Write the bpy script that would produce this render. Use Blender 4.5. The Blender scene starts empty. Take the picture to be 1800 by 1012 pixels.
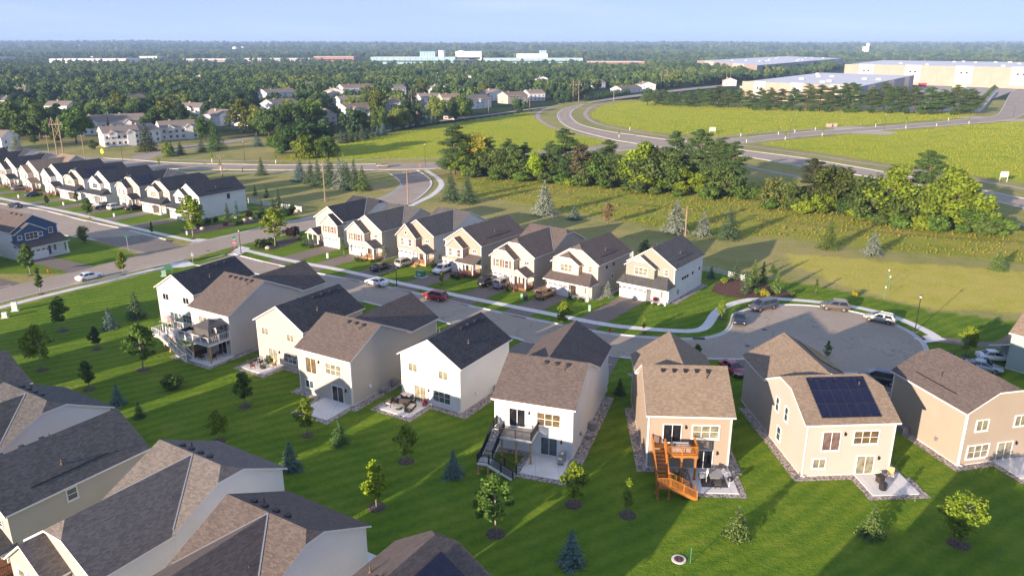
import bpy, math, random
from mathutils import Vector, noise

random.seed(7)
R = math.radians
scene = bpy.context.scene
col = scene.collection

# ------------------------------------------------------------------ camera
cam_data = bpy.data.cameras.new('camera')
cam_data.sensor_width = 36.0
cam_data.lens = 26.6
cam_data.clip_end = 60000
cam = bpy.data.objects.new('camera', cam_data)
col.objects.link(cam)
cam.location = (0, 0, 42)
cam.rotation_euler = (R(90 - 17.682), 0, 0)
scene.camera = cam

# ------------------------------------------------------------------ sky, sun, exposure
SUN_EL, SUN_AZ = 11.6, 222.5
world = bpy.data.worlds.new('World')
scene.world = world
world.use_nodes = True
wn = world.node_tree
sky = wn.nodes.new('ShaderNodeTexSky')
sky.sky_type = 'NISHITA'
sky.sun_disc = False
sky.sun_elevation = R(SUN_EL)
sky.sun_rotation = R(SUN_AZ)
sky.altitude = 200
sky.air_density = 0.32
sky.dust_density = 0.0
sky.ozone_density = 3.5
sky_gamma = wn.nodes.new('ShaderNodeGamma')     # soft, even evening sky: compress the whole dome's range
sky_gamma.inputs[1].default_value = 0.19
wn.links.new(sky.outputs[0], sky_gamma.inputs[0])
sky_tint = wn.nodes.new('ShaderNodeMix'); sky_tint.data_type = 'RGBA'; sky_tint.blend_type = 'MULTIPLY'
sky_tint.inputs[0].default_value = 1.0
sky_tint.inputs[7].default_value = (0.63, 0.71, 0.98, 1)
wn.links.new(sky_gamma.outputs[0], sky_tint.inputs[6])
# thin high cloud, all round the sky
ctc = wn.nodes.new('ShaderNodeTexCoord')
cmp_ = wn.nodes.new('ShaderNodeMapping'); cmp_.inputs['Scale'].default_value = (1.0, 1.0, 9.0)
wn.links.new(ctc.outputs['Generated'], cmp_.inputs[0])
cnz = wn.nodes.new('ShaderNodeTexNoise'); cnz.inputs['Scale'].default_value = 3.2; cnz.inputs['Detail'].default_value = 7; cnz.inputs['Roughness'].default_value = 0.6
wn.links.new(cmp_.outputs[0], cnz.inputs['Vector'])
crm = wn.nodes.new('ShaderNodeValToRGB'); crm.color_ramp.elements[0].position = 0.48; crm.color_ramp.elements[1].position = 0.80; crm.color_ramp.elements[1].color = (0.22, 0.22, 0.22, 1)
wn.links.new(cnz.outputs[0], crm.inputs[0])
cmx = wn.nodes.new('ShaderNodeMix'); cmx.data_type = 'RGBA'
cmx.inputs[7].default_value = (1.35, 1.42, 1.6, 1)
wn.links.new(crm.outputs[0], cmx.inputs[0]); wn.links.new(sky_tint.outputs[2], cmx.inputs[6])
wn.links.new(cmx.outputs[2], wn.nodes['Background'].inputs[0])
wn.nodes['Background'].inputs[1].default_value = 0.15
sd = bpy.data.lights.new('sun', 'SUN')
sd.energy = 2.2
sd.angle = R(0.6)
sd.color = (1.0, 0.81, 0.64)
sun = bpy.data.objects.new('sun', sd)
col.objects.link(sun)
_d = Vector((math.sin(R(SUN_AZ - 180)) * math.cos(R(SUN_EL)), math.cos(R(SUN_AZ - 180)) * math.cos(R(SUN_EL)), -math.sin(R(SUN_EL))))
sun.rotation_euler = _d.to_track_quat('-Z', 'Y').to_euler()
sun.location = (-60, -80, 120)
vs = scene.view_settings
vs.view_transform = 'Standard'
vs.look = 'None'
vs.exposure = 2.42
vs.gamma = 1.0
vs.use_curve_mapping = False
scene.cycles.use_denoising = True
scene.cycles.max_bounces = 5
scene.cycles.diffuse_bounces = 3
scene.cycles.transparent_max_bounces = 8
scene.cycles.volume_bounces = 1

# ------------------------------------------------------------------ materials
MATS = {}
def new_mat(name):
    m = bpy.data.materials.new(name)
    m.use_nodes = True
    MATS[name] = m
    nt = m.node_tree
    return m, nt, nt.nodes['Principled BSDF']
def nd(nt, t, **kw):
    n = nt.nodes.new(t)
    for k, v in kw.items():
        setattr(n, k, v)
    return n
def ramp(nt, fac, stops):
    r = nd(nt, 'ShaderNodeValToRGB')
    e = r.color_ramp.elements
    while len(e) < len(stops):
        e.new(0.5)
    for i, (p, c) in enumerate(stops):
        e[i].position = p
        e[i].color = (*c, 1)
    nt.links.new(fac, r.inputs[0])
    return r.outputs[0]
def mixc(nt, fac, a, b, mode='MIX'):
    m = nd(nt, 'ShaderNodeMix', data_type='RGBA', blend_type=mode)
    for sock, v in ((m.inputs[0], fac), (m.inputs[6], a), (m.inputs[7], b)):
        if isinstance(v, (int, float)):
            sock.default_value = v
        elif isinstance(v, tuple):
            sock.default_value = (*v, 1) if len(v) == 3 else v
        else:
            nt.links.new(v, sock)
    return m.outputs[2]
def math_n(nt, op, a, b=None):
    m = nd(nt, 'ShaderNodeMath', operation=op)
    for i, v in enumerate((a, b)):
        if v is None:
            continue
        if isinstance(v, (int, float)):
            m.inputs[i].default_value = v
        else:
            nt.links.new(v, m.inputs[i])
    return m.outputs[0]
def noise_n(nt, scale, detail=4, vec=None, rough=0.55):
    n = nd(nt, 'ShaderNodeTexNoise')
    n.inputs['Scale'].default_value = scale
    n.inputs['Detail'].default_value = detail
    n.inputs['Roughness'].default_value = rough
    if vec is not None:
        nt.links.new(vec, n.inputs['Vector'])
    return n.outputs[0]
def bump_n(nt, h, strength, dist=0.05):
    b = nd(nt, 'ShaderNodeBump')
    b.inputs['Strength'].default_value = strength
    b.inputs['Distance'].default_value = dist
    nt.links.new(h, b.inputs['Height'])
    return b.outputs[0]
def geo_pos(nt):
    return nd(nt, 'ShaderNodeNewGeometry').outputs['Position']
def sc(c, k):
    return tuple(max(0.0, min(1.0, v * k)) for v in c)

def plain(name, c, rough=0.6, metal=0.0, var=0.12, nscale=1.5, spec=0.5):
    m, nt, b = new_mat(name)
    n = noise_n(nt, nscale, 5, nd(nt, 'ShaderNodeTexCoord').outputs['Object'])
    nt.links.new(ramp(nt, n, [(0.3, sc(c, 1 - var)), (0.7, sc(c, 1 + var))]), b.inputs['Base Color'])
    b.inputs['Roughness'].default_value = rough
    b.inputs['Metallic'].default_value = metal
    b.inputs['Specular IOR Level'].default_value = spec
    return m
def siding(name, c, vertical=False):
    """lap siding: UV is in metres, boards every 0.18 m (or battens every 0.4 m)"""
    m, nt, b = new_mat(name)
    uv = nd(nt, 'ShaderNodeUVMap').outputs[0]
    sp = nd(nt, 'ShaderNodeSeparateXYZ')
    nt.links.new(uv, sp.inputs[0])
    co = sp.outputs[0] if vertical else sp.outputs[1]
    fr = math_n(nt, 'FRACT', math_n(nt, 'MULTIPLY', co, 1 / 0.42 if vertical else 1 / 0.2))
    line = math_n(nt, 'LESS_THAN', fr, 0.13)
    n1 = noise_n(nt, 0.35, 4, uv)
    n2 = noise_n(nt, 6.0, 2, uv)
    base = ramp(nt, math_n(nt, 'ADD', math_n(nt, 'MULTIPLY', n1, 0.7), math_n(nt, 'MULTIPLY', n2, 0.3)),
                [(0.3, sc(c, 0.92)), (0.72, sc(c, 1.05))])
    base = mixc(nt, math_n(nt, 'MULTIPLY', line, 0.34), base, sc(c, 0.42))
    nt.links.new(base, b.inputs['Base Color'])
    nt.links.new(bump_n(nt, fr, 0.35, 0.02), b.inputs['Normal'])
    b.inputs['Roughness'].default_value = 0.62
    return m
def shingle(name, c1, c2):
    m, nt, b = new_mat(name)
    uv = nd(nt, 'ShaderNodeUVMap').outputs[0]
    br = nd(nt, 'ShaderNodeTexBrick')
    br.offset = 0.37
    nt.links.new(uv, br.inputs['Vector'])
    br.inputs['Color1'].default_value = (0.0, 0.0, 0.0, 1)
    br.inputs['Color2'].default_value = (1, 1, 1, 1)
    br.inputs['Mortar'].default_value = (0.25, 0.25, 0.25, 1)
    br.inputs['Scale'].default_value = 1.0
    br.inputs['Mortar Size'].default_value = 0.014
    br.inputs['Brick Width'].default_value = 0.33
    br.inputs['Row Height'].default_value = 0.145
    n1 = noise_n(nt, 0.45, 5, uv)
    n2 = noise_n(nt, 9.0, 2, uv)
    f = math_n(nt, 'ADD', math_n(nt, 'MULTIPLY', br.outputs[0], 0.42), math_n(nt, 'ADD', math_n(nt, 'MULTIPLY', n1, 0.28), math_n(nt, 'MULTIPLY', n2, 0.4)))
    nt.links.new(ramp(nt, f, [(0.2, c1), (0.85, c2)]), b.inputs['Base Color'])
    nt.links.new(bump_n(nt, math_n(nt, 'ADD', br.outputs[1], n2), 0.45, 0.02), b.inputs['Normal'])
    b.inputs['Roughness'].default_value = 0.9
    b.inputs['Specular IOR Level'].default_value = 0.25
    return m
def glass_mat(name, c, rough=0.08):
    m, nt, b = new_mat(name)
    n = noise_n(nt, 1.3, 3, nd(nt, 'ShaderNodeTexCoord').outputs['Object'])
    nt.links.new(ramp(nt, n, [(0.35, sc(c, 0.6)), (0.65, sc(c, 1.4))]), b.inputs['Base Color'])
    b.inputs['Roughness'].default_value = rough
    b.inputs['Specular IOR Level'].default_value = 0.8
    return m
def leaf_mat(name, rough=0.65, trans=0.3):
    """leaf colour = object's own colour x the tint stored on each leaf"""
    m, nt, b = new_mat(name)
    oi = nd(nt, 'ShaderNodeObjectInfo')
    at = nd(nt, 'ShaderNodeAttribute', attribute_name='tint')
    c = mixc(nt, 1.0, oi.outputs['Color'], at.outputs['Color'], 'MULTIPLY')
    nt.links.new(c, b.inputs['Base Color'])
    b.inputs['Roughness'].default_value = rough
    b.inputs['Specular IOR Level'].default_value = 0.25
    tr = nd(nt, 'ShaderNodeBsdfTranslucent')
    nt.links.new(c, tr.inputs[0])
    mx = nd(nt, 'ShaderNodeMixShader')
    mx.inputs[0].default_value = trans
    nt.links.new(b.outputs[0], mx.inputs[1])
    nt.links.new(tr.outputs[0], mx.inputs[2])
    nt.links.new(mx.outputs[0], nt.nodes['Material Output'].inputs[0])
    return m
def asphalt(name, c, var=0.18):
    m, nt, b = new_mat(name)
    p = geo_pos(nt)
    n1 = noise_n(nt, 0.06, 5, p)
    n2 = noise_n(nt, 1.4, 4, p)
    n3 = noise_n(nt, 14, 2, p)
    f = math_n(nt, 'ADD', math_n(nt, 'MULTIPLY', n1, 0.55), math_n(nt, 'ADD', math_n(nt, 'MULTIPLY', n2, 0.3), math_n(nt, 'MULTIPLY', n3, 0.15)))
    vo = nd(nt, 'ShaderNodeTexVoronoi', feature='DISTANCE_TO_EDGE')
    vo.inputs['Scale'].default_value = 0.16
    wob = nd(nt, 'ShaderNodeVectorMath', operation='ADD')
    nz = nd(nt, 'ShaderNodeTexNoise'); nz.inputs['Scale'].default_value = 0.5; nt.links.new(p, nz.inputs['Vector'])
    sv = nd(nt, 'ShaderNodeVectorMath', operation='SCALE'); sv.inputs['Scale'].default_value = 4.0; nt.links.new(nz.outputs['Color'], sv.inputs[0])
    nt.links.new(p, wob.inputs[0]); nt.links.new(sv.outputs[0], wob.inputs[1]); nt.links.new(wob.outputs[0], vo.inputs['Vector'])
    crack = math_n(nt, 'MULTIPLY', math_n(nt, 'LESS_THAN', vo.outputs['Distance'], 0.010), math_n(nt, 'GREATER_THAN', n1, 0.5))
    base = ramp(nt, f, [(0.33, sc(c, 1 - var)), (0.67, sc(c, 1 + var))])
    nt.links.new(mixc(nt, math_n(nt, 'MULTIPLY', crack, 0.45), base, sc(c, 0.3)), b.inputs['Base Color'])
    nt.links.new(bump_n(nt, n3, 0.3, 0.01), b.inputs['Normal'])
    b.inputs['Roughness'].default_value = 0.85
    b.inputs['Specular IOR Level'].default_value = 0.3
    return m
def concrete(name, c, joint=1.5):
    m, nt, b = new_mat(name)
    uv = nd(nt, 'ShaderNodeUVMap').outputs[0]
    sp = nd(nt, 'ShaderNodeSeparateXYZ')
    nt.links.new(uv, sp.inputs[0])
    fr = math_n(nt, 'FRACT', math_n(nt, 'MULTIPLY', sp.outputs[0], 1 / joint))
    line = math_n(nt, 'LESS_THAN', fr, 0.03)
    p = geo_pos(nt)
    n = math_n(nt, 'ADD', math_n(nt, 'MULTIPLY', noise_n(nt, 0.5, 5, p), 0.6), math_n(nt, 'MULTIPLY', noise_n(nt, 7, 3, p), 0.4))
    base = ramp(nt, n, [(0.32, sc(c, 0.84)), (0.68, sc(c, 1.1))])
    nt.links.new(mixc(nt, math_n(nt, 'MULTIPLY', line, 0.45), base, sc(c, 0.5)), b.inputs['Base Color'])
    b.inputs['Roughness'].default_value = 0.85
    return m
def stones(name, c1, c2, size=0.14):
    m, nt, b = new_mat(name)
    v = nd(nt, 'ShaderNodeTexVoronoi')
    nt.links.new(geo_pos(nt), v.inputs['Vector'])
    v.inputs['Scale'].default_value = 1 / size
    bw = nd(nt, 'ShaderNodeRGBToBW')
    nt.links.new(v.outputs['Color'], bw.inputs[0])
    base = ramp(nt, bw.outputs[0], [(0.2, c1), (0.8, c2)])
    nt.links.new(mixc(nt, math_n(nt, 'GREATER_THAN', v.outputs['Distance'], 0.62), base, sc(c1, 0.55)), b.inputs['Base Color'])
    nt.links.new(bump_n(nt, math_n(nt, 'SUBTRACT', 1.0, v.outputs['Distance']), 0.8, 0.06), b.inputs['Normal'])
    b.inputs['Roughness'].default_value = 0.85
    return m

SID = dict(white=(0.74, 0.725, 0.705), cream=(0.45, 0.39, 0.33), tan=(0.36, 0.285, 0.215), beige=(0.47, 0.41, 0.355), grey=(0.33, 0.32, 0.31),
           greige=(0.46, 0.42, 0.36), taupe=(0.34, 0.28, 0.22), sage=(0.27, 0.27, 0.215), blue=(0.045, 0.095, 0.20), teal=(0.34, 0.40, 0.36),
           offwhite=(0.56, 0.52, 0.475), gold=(0.385, 0.315, 0.245))
for k, c in SID.items():
    siding('siding_' + k, c)
    siding('batten_' + k, c, True)
shingle('shingle_black', (0.018, 0.019, 0.023), (0.070, 0.073, 0.082))
shingle('shingle_brown', (0.078, 0.061, 0.052), (0.165, 0.132, 0.114))
shingle('shingle_tan', (0.155, 0.115, 0.080), (0.305, 0.235, 0.168))
shingle('shingle_wood', (0.100, 0.086, 0.075), (0.215, 0.188, 0.164))
shingle('shingle_grey', (0.052, 0.050, 0.048), (0.140, 0.133, 0.126))
shingle('shingle_old', (0.170, 0.138, 0.115), (0.300, 0.250, 0.212))
plain('trim_white', (0.74, 0.72, 0.69), 0.5, var=0.05)
plain('trim_tan', (0.50, 0.38, 0.26), 0.6)
plain('frame_dark', (0.03, 0.03, 0.03), 0.4)
plain('door_white', (0.72, 0.70, 0.67), 0.5, var=0.04)
plain('shutter_brown', (0.16, 0.09, 0.06), 0.6)
plain('shutter_white', (0.74, 0.72, 0.69), 0.6)
glass_mat('glass_dark', (0.012, 0.014, 0.018))
glass_mat('glass_blind', (0.22, 0.205, 0.14), 0.2)
glass_mat('glass_warm_reflection', (0.13, 0.095, 0.05), 0.12)  # brown-yellow reflection painted into the pane colour
glass_mat('glass_teal', (0.05, 0.085, 0.09))
glass_mat('glass_curtain', (0.15, 0.10, 0.09), 0.3)
glass_mat('car_glass', (0.010, 0.014, 0.018), 0.05)
stones('stone_veneer', (0.18, 0.15, 0.12), (0.42, 0.36, 0.30), 0.3)
stones('river_rock', (0.27, 0.225, 0.19), (0.52, 0.45, 0.39), 0.2)
stones('mulch_dark', (0.05, 0.036, 0.027), (0.14, 0.105, 0.08), 0.12)
stones('mulch_red', (0.075, 0.030, 0.018), (0.20, 0.085, 0.050), 0.12)
concrete('concrete_walk', (0.70, 0.665, 0.62))
concrete('concrete_kerb', (0.60, 0.565, 0.52), 3.0)
concrete('concrete_patio', (0.68, 0.66, 0.62), 2.4)
asphalt('asphalt_street', (0.365, 0.300, 0.232), 0.17)
asphalt('asphalt_new', (0.215, 0.188, 0.157), 0.14)
asphalt('asphalt_drive', (0.20, 0.162, 0.130))
asphalt('asphalt_main', (0.36, 0.297, 0.232))
asphalt('asphalt_path', (0.40, 0.34, 0.29))
asphalt('gravel_pad', (0.44, 0.38, 0.32))
plain('paint_white', (0.70, 0.69, 0.66), 0.7, var=0.15, nscale=3)
plain('paint_yellow', (0.55, 0.33, 0.10), 0.7, var=0.2, nscale=3)
plain('tactile_red', (0.22, 0.06, 0.04), 0.8)
plain('bark', (0.11, 0.08, 0.055), 0.9, var=0.3, nscale=8)
plain('bark_pale', (0.36, 0.31, 0.26), 0.9, var=0.25, nscale=8)
plain('wood_pole', (0.26, 0.18, 0.12), 0.85, var=0.25, nscale=4)
plain('wood_pale', (0.46, 0.29, 0.13), 0.7, var=0.2, nscale=5)
plain('wood_orange', (0.40, 0.15, 0.026), 0.55, var=0.22, nscale=6)
plain('wood_deck_red', (0.20, 0.085, 0.045), 0.7, var=0.2, nscale=6)
plain('deck_grey', (0.30, 0.29, 0.28), 0.7, var=0.12, nscale=4)
plain('metal_black', (0.012, 0.012, 0.013), 0.45)
plain('metal_grey', (0.38, 0.38, 0.38), 0.45, 0.6)
plain('plastic_white', (0.72, 0.71, 0.68), 0.5, var=0.04)
plain('plastic_green', (0.06, 0.20, 0.12), 0.5)
plain('plastic_mint', (0.35, 0.55, 0.42), 0.5)
plain('sign_green', (0.02, 0.28, 0.16), 0.4, var=0.04)
plain('sign_red', (0.45, 0.02, 0.03), 0.4, var=0.04)
plain('sign_yellow', (0.75, 0.72, 0.02), 0.4, var=0.04)
plain('hydrant_red', (0.45, 0.03, 0.02), 0.4)
plain('tyre', (0.012, 0.012, 0.012), 0.8)
plain('rim', (0.45, 0.45, 0.46), 0.3, 0.8)
plain('lamp_red', (0.35, 0.01, 0.01), 0.2)
plain('lamp_clear', (0.75, 0.75, 0.72), 0.1)
plain('cushion_cream', (0.60, 0.52, 0.42), 0.9)
plain('wicker_dark', (0.035, 0.026, 0.022), 0.8)
plain('canvas_grey', (0.075, 0.070, 0.068), 0.8)
plain('canvas_pink', (0.55, 0.40, 0.34), 0.9)
plain('grill_black', (0.02, 0.02, 0.02), 0.35)
plain('steel', (0.45, 0.45, 0.44), 0.3, 0.9)
plain('boulder', (0.48, 0.40, 0.31), 0.9, var=0.25, nscale=2)
plain('warehouse_tan', (0.40, 0.30, 0.235), 0.8, var=0.08, nscale=0.1)
plain('warehouse_white', (0.52, 0.475, 0.43), 0.8, var=0.05, nscale=0.1)
plain('warehouse_grey', (0.33, 0.32, 0.32), 0.8, var=0.06, nscale=0.1)
plain('membrane', (0.62, 0.63, 0.64), 0.8, var=0.06, nscale=0.05)
plain('factory_teal', (0.28, 0.42, 0.44), 0.7, var=0.05, nscale=0.05)
plain('brick_red', (0.34, 0.17, 0.12), 0.8, var=0.15, nscale=0.2)
plain('solar_cell', (0.006, 0.007, 0.028), 0.25, var=0.25, nscale=0.6)
plain('solar_frame', (0.05, 0.05, 0.06), 0.4, 0.5)
plain('flower_purple', (0.20, 0.02, 0.10), 0.9)
plain('cloth_dark', (0.02, 0.025, 0.05), 0.9)
plain('skin', (0.45, 0.27, 0.19), 0.6)
plain('hair', (0.03, 0.02, 0.015), 0.8)
plain('fabric_red', (0.40, 0.06, 0.04), 0.9)
plain('truck_red', (0.40, 0.05, 0.05), 0.5)
leaf_mat('leaf')
leaf_mat('needle', 0.7, 0.12)
leaf_mat('grass_blade', 0.75, 0.3)

# ------------------------------------------------------------------ mesh helpers
class MB:
    """collects faces; build() makes ONE mesh object, UV in metres along each face"""
    def __init__(s):
        s.v, s.f, s.m = [], [], []
    def poly(s, pts, m=0):
        i = len(s.v)
        s.v += [tuple(p) for p in pts]
        s.f.append(tuple(range(i, i + len(pts))))
        s.m.append(m)
        return s
    def box(s, x0, y0, z0, x1, y1, z1, m=0):
        i = len(s.v)
        s.v += [(x0, y0, z0), (x1, y0, z0), (x1, y1, z0), (x0, y1, z0), (x0, y0, z1), (x1, y0, z1), (x1, y1, z1), (x0, y1, z1)]
        for q in ((0, 3, 2, 1), (4, 5, 6, 7), (0, 1, 5, 4), (1, 2, 6, 5), (2, 3, 7, 6), (3, 0, 4, 7)):
            s.f.append(tuple(i + k for k in q))
            s.m.append(m)
        return s
    def obox(s, c, ux, uy, uz, m=0):
        """box from centre and three half-axis vectors"""
        c, ux, uy, uz = Vector(c), Vector(ux), Vector(uy), Vector(uz)
        i = len(s.v)
        for a, b, d in ((-1, -1, -1), (1, -1, -1), (1, 1, -1), (-1, 1, -1), (-1, -1, 1), (1, -1, 1), (1, 1, 1), (-1, 1, 1)):
            s.v.append(tuple(c + ux * a + uy * b + uz * d))
        for q in ((0, 3, 2, 1), (4, 5, 6, 7), (0, 1, 5, 4), (1, 2, 6, 5), (2, 3, 7, 6), (3, 0, 4, 7)):
            s.f.append(tuple(i + k for k in q))
            s.m.append(m)
        return s
    def beam(s, p0, p1, w, h, m=0):
        """rectangular bar between two points (w across, h up)"""
        p0, p1 = Vector(p0), Vector(p1)
        d = (p1 - p0)
        t = d.normalized()
        up = Vector((0, 0, 1)) if abs(t.z) < 0.95 else Vector((0, 1, 0))
        sx = t.cross(up).normalized()
        sy = sx.cross(t).normalized()
        return s.obox((p0 + p1) / 2, d / 2, sx * w / 2, sy * h / 2, m)
    def prism(s, pts, z0, z1, m=0, mtop=None):
        i = len(s.v)
        n = len(pts)
        s.v += [(p[0], p[1], z0) for p in pts] + [(p[0], p[1], z1) for p in pts]
        s.f.append(tuple(i + n + k for k in range(n)))
        s.m.append(m if mtop is None else mtop)
        s.f.append(tuple(i + k for k in reversed(range(n))))
        s.m.append(m)
        for k in range(n):
            k2 = (k + 1) % n
            s.f.append((i + k, i + k2, i + n + k2, i + n + k))
            s.m.append(m)
        return s
    def tube(s, pts, rad, n=6, m=0, cap=True):
        """tube along points with a radius per point"""
        rings = []
        for k, p in enumerate(pts):
            p = Vector(p)
            a = Vector(pts[max(0, k - 1)])
            b = Vector(pts[min(len(pts) - 1, k + 1)])
            t = (b - a).normalized()
            up = Vector((0, 0, 1)) if abs(t.z) < 0.9 else Vector((1, 0, 0))
            sx = t.cross(up).normalized()
            sy = sx.cross(t).normalized()
            r = rad[k] if isinstance(rad, (list, tuple)) else rad
            i = len(s.v)
            for j in range(n):
                an = 2 * math.pi * j / n
                s.v.append(tuple(p + sx * (r * math.cos(an)) + sy * (r * math.sin(an))))
            rings.append(i)
        for a, b in zip(rings, rings[1:]):
            for j in range(n):
                j2 = (j + 1) % n
                s.f.append((a + j, a + j2, b + j2, b + j))
                s.m.append(m)
        if cap:
            s.f.append(tuple(rings[0] + j for j in reversed(range(n))))
            s.m.append(m)
            s.f.append(tuple(rings[-1] + j for j in range(n)))
            s.m.append(m)
        return s
    def lathe(s, prof, n=10, c=(0, 0), m=0):
        """profile [(r, z)...] turned about a vertical axis"""
        i0 = len(s.v)
        for r, z in prof:
            for j in range(n):
                a = 2 * math.pi * j / n
                s.v.append((c[0] + r * math.cos(a), c[1] + r * math.sin(a), z))
        for k in range(len(prof) - 1):
            for j in range(n):
                j2 = (j + 1) % n
                s.f.append((i0 + k * n + j, i0 + k * n + j2, i0 + (k + 1) * n + j2, i0 + (k + 1) * n + j))
                s.m.append(m)
        s.f.append(tuple(i0 + j for j in reversed(range(n))))
        s.m.append(m)
        s.f.append(tuple(i0 + (len(prof) - 1) * n + j for j in range(n)))
        s.m.append(m)
        return s
    def mesh(s, name, mats, smooth=False):
        me = bpy.data.meshes.new(name)
        me.from_pydata(s.v, [], s.f)
        for mm in ([mats] if isinstance(mats, str) else mats):
            me.materials.append(MATS[mm])
        me.polygons.foreach_set('material_index', s.m)
        uvl = me.uv_layers.new(name='UVMap')
        data = [0.0] * (2 * len(me.loops))
        vs_ = me.vertices
        for p in me.polygons:
            nrm = p.normal
            if abs(nrm.z) > 0.985:
                t, b = Vector((1, 0, 0)), Vector((0, 1, 0))
            else:
                t = Vector((0, 0, 1)).cross(nrm).normalized()
                b = nrm.cross(t)
            for li in p.loop_indices:
                co = vs_[me.loops[li].vertex_index].co
                data[2 * li] = co.dot(t)
                data[2 * li + 1] = co.dot(b)
        uvl.data.foreach_set('uv', data)
        if smooth:
            me.polygons.foreach_set('use_smooth', [True] * len(me.polygons))
        me.update()
        return me
    def build(s, name, mats, parent=None, loc=(0, 0, 0), rz=0.0, smooth=False):
        return link(s.mesh(name, mats, smooth), name, parent, loc, rz)

def link(me, name, parent=None, loc=(0, 0, 0), rz=0.0):
    o = bpy.data.objects.new(name, me)
    col.objects.link(o)
    o.parent = parent
    o.location = loc
    o.rotation_euler = (0, 0, rz)
    return o
def tag(o, label=None, cat=None, group=None, kind=None):
    if label: o['label'] = label
    if cat: o['category'] = cat
    if group: o['group'] = group
    if kind: o['kind'] = kind
    return o
def thing(name, label, cat, loc=(0, 0, 0), rz=0.0, group=None):
    o = bpy.data.objects.new(name, None)
    o.empty_display_size = 0.3
    col.objects.link(o)
    o.location = loc if len(loc) == 3 else (loc[0], loc[1], 0)
    o.rotation_euler = (0, 0, rz)
    return tag(o, label, cat, group)
def copy_tree(o, parent=None):
    c = o.copy()
    col.objects.link(c)
    c.parent = parent
    for ch in list(o.children):
        copy_tree(ch, c)
    return c
def smooth_line(pts, step=1.5):
    """Catmull-Rom through the points"""
    P = [Vector(p[:2]) for p in pts]
    P = [P[0] * 2 - P[1]] + P + [P[-1] * 2 - P[-2]]
    out = []
    for i in range(1, len(P) - 2):
        a, b, c, d = P[i - 1], P[i], P[i + 1], P[i + 2]
        n = max(2, int((c - b).length / step))
        for k in range(n):
            t = k / n
            out.append(0.5 * ((2 * b) + (c - a) * t + (2 * a - 5 * b + 4 * c - d) * t * t + (3 * b - a - 3 * c + d) * t ** 3))
    out.append(P[-2])
    return out
def offset_line(line, d):
    out = []
    for i, p in enumerate(line):
        t = (line[min(i + 1, len(line) - 1)] - line[max(i - 1, 0)]).normalized()
        out.append(p + Vector((-t.y, t.x)) * d)
    return out
def strip(mb, A, B, z, m=0):
    """flat strip between two lines with equal point counts"""
    for i in range(len(A) - 1):
        mb.poly([(*B[i], z), (*B[i + 1], z), (*A[i + 1], z), (*A[i], z)], m)
def ribbon(mb, line, a, b, z, m=0):
    strip(mb, offset_line(line, b), offset_line(line, a), z, m)
def kerb(mb, line, w=0.35, h=0.12, m=0):
    """raised strip with two side faces"""
    A, B = offset_line(line, w / 2), offset_line(line, -w / 2)
    strip(mb, A, B, h, m)
    for L, s_ in ((A, 1), (B, -1)):
        for i in range(len(L) - 1):
            q = [(*L[i], 0), (*L[i + 1], 0), (*L[i + 1], h), (*L[i], h)]
            mb.poly(q if s_ < 0 else q[::-1], m)

# ------------------------------------------------------------------ the ground: one sheet to the horizon
def in_poly(x, y, P):
    c = False
    j = len(P) - 1
    for i in range(len(P)):
        xi, yi = P[i]
        xj, yj = P[j]
        if (yi > y) != (yj > y) and x < (xj - xi) * (y - yi) / (yj - yi) + xi:
            c = not c
        j = i
    return c
def smoothstep(a, b, t):
    t = max(0.0, min(1.0, (t - a) / (b - a)))
    return t * t * (3 - 2 * t)
def hills(x, y):
    """river bluffs far behind the town, flat everywhere nearer"""
    if y < 2600:
        return 0.0
    n = noise.noise(Vector((x / 2600 + 3.1, y / 3800, 0.5)))
    n2 = noise.noise(Vector((x / 700, y / 900, 4.5)))
    ridge = smoothstep(3600, 8200, y)
    return ridge * (44 + 13 * n + 6 * n2 + 10 * smoothstep(0, -5000, x) - 4 * smoothstep(0, 3000, x)) + smoothstep(2600, 4200, y) * (4 + 5 * n2)

LAWN_MAIN = [(-85.69, 119.52), (-68.17, 145.21), (-61.23, 166.54), (-53.01, 181.35), (-36, 176), (-24, 185), (-12, 176), (0, 167), (14, 157), (28, 150), (43, 140), (58, 132), (70, 119), (84, 113), (140, 108), (150, 5), (-170, 5), (-170, 110), (-110, 110)]
LAWN_G = [(-150.85, 220.59), (-112.52, 195.21), (-79.01, 169.21), (-69.44, 168.14), (-53.10, 189.70), (-60.04, 198.81), (-71.65, 204.06), (-66, 212), (-90, 222), (-120, 240), (-160, 262), (-210, 290), (-230, 260)]
LAWN_BLUE = [(-99.68, 141.23), (-87.39, 140.45), (-81.65, 148.98), (-80.07, 155.21), (-97.29, 168.67), (-125, 182), (-150, 190), (-160, 140)]
MEADOWS = [
    [(-91.21, 289.75), (-88.17, 328.48), (-80.39, 348.59), (-58.78, 396.86), (11.50, 521.72), (15.26, 459.97), (24.98, 396.86), (47.51, 355.10), (24.49, 328.48), (-4.54, 303.81), (-26.72, 297.40), (-56.74, 291.25)],
    [(66.12, 578.31), (86.35, 621.01), (112.66, 670.36), (169.55, 578.31), (259.77, 536.05), (308.96, 512.57), (282.13, 478.91), (181.33, 423.04), (99.88, 376.09), (72.98, 394.14), (52.25, 442.44), (49.55, 495.18)],
    [(110.85, 346.48), (171.75, 386.20), (282.92, 445.84), (358.40, 486.91), (167.61, 220.59), (165.31, 243.02), (146.25, 278.26), (127.98, 317.46)],
]
WEEDS = [[(-21.08, 254.16), (18.68, 247.36), (79.65, 245.17), (104.54, 229.84), (124.76, 180.12), (126.83, 158.50), (114.08, 141.23), (104.13, 148.13), (75.14, 161.43), (62.98, 169.76), (46.19, 170.85), (36.04, 180.12), (15.20, 198.81), (-10.06, 220.59)]]
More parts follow.
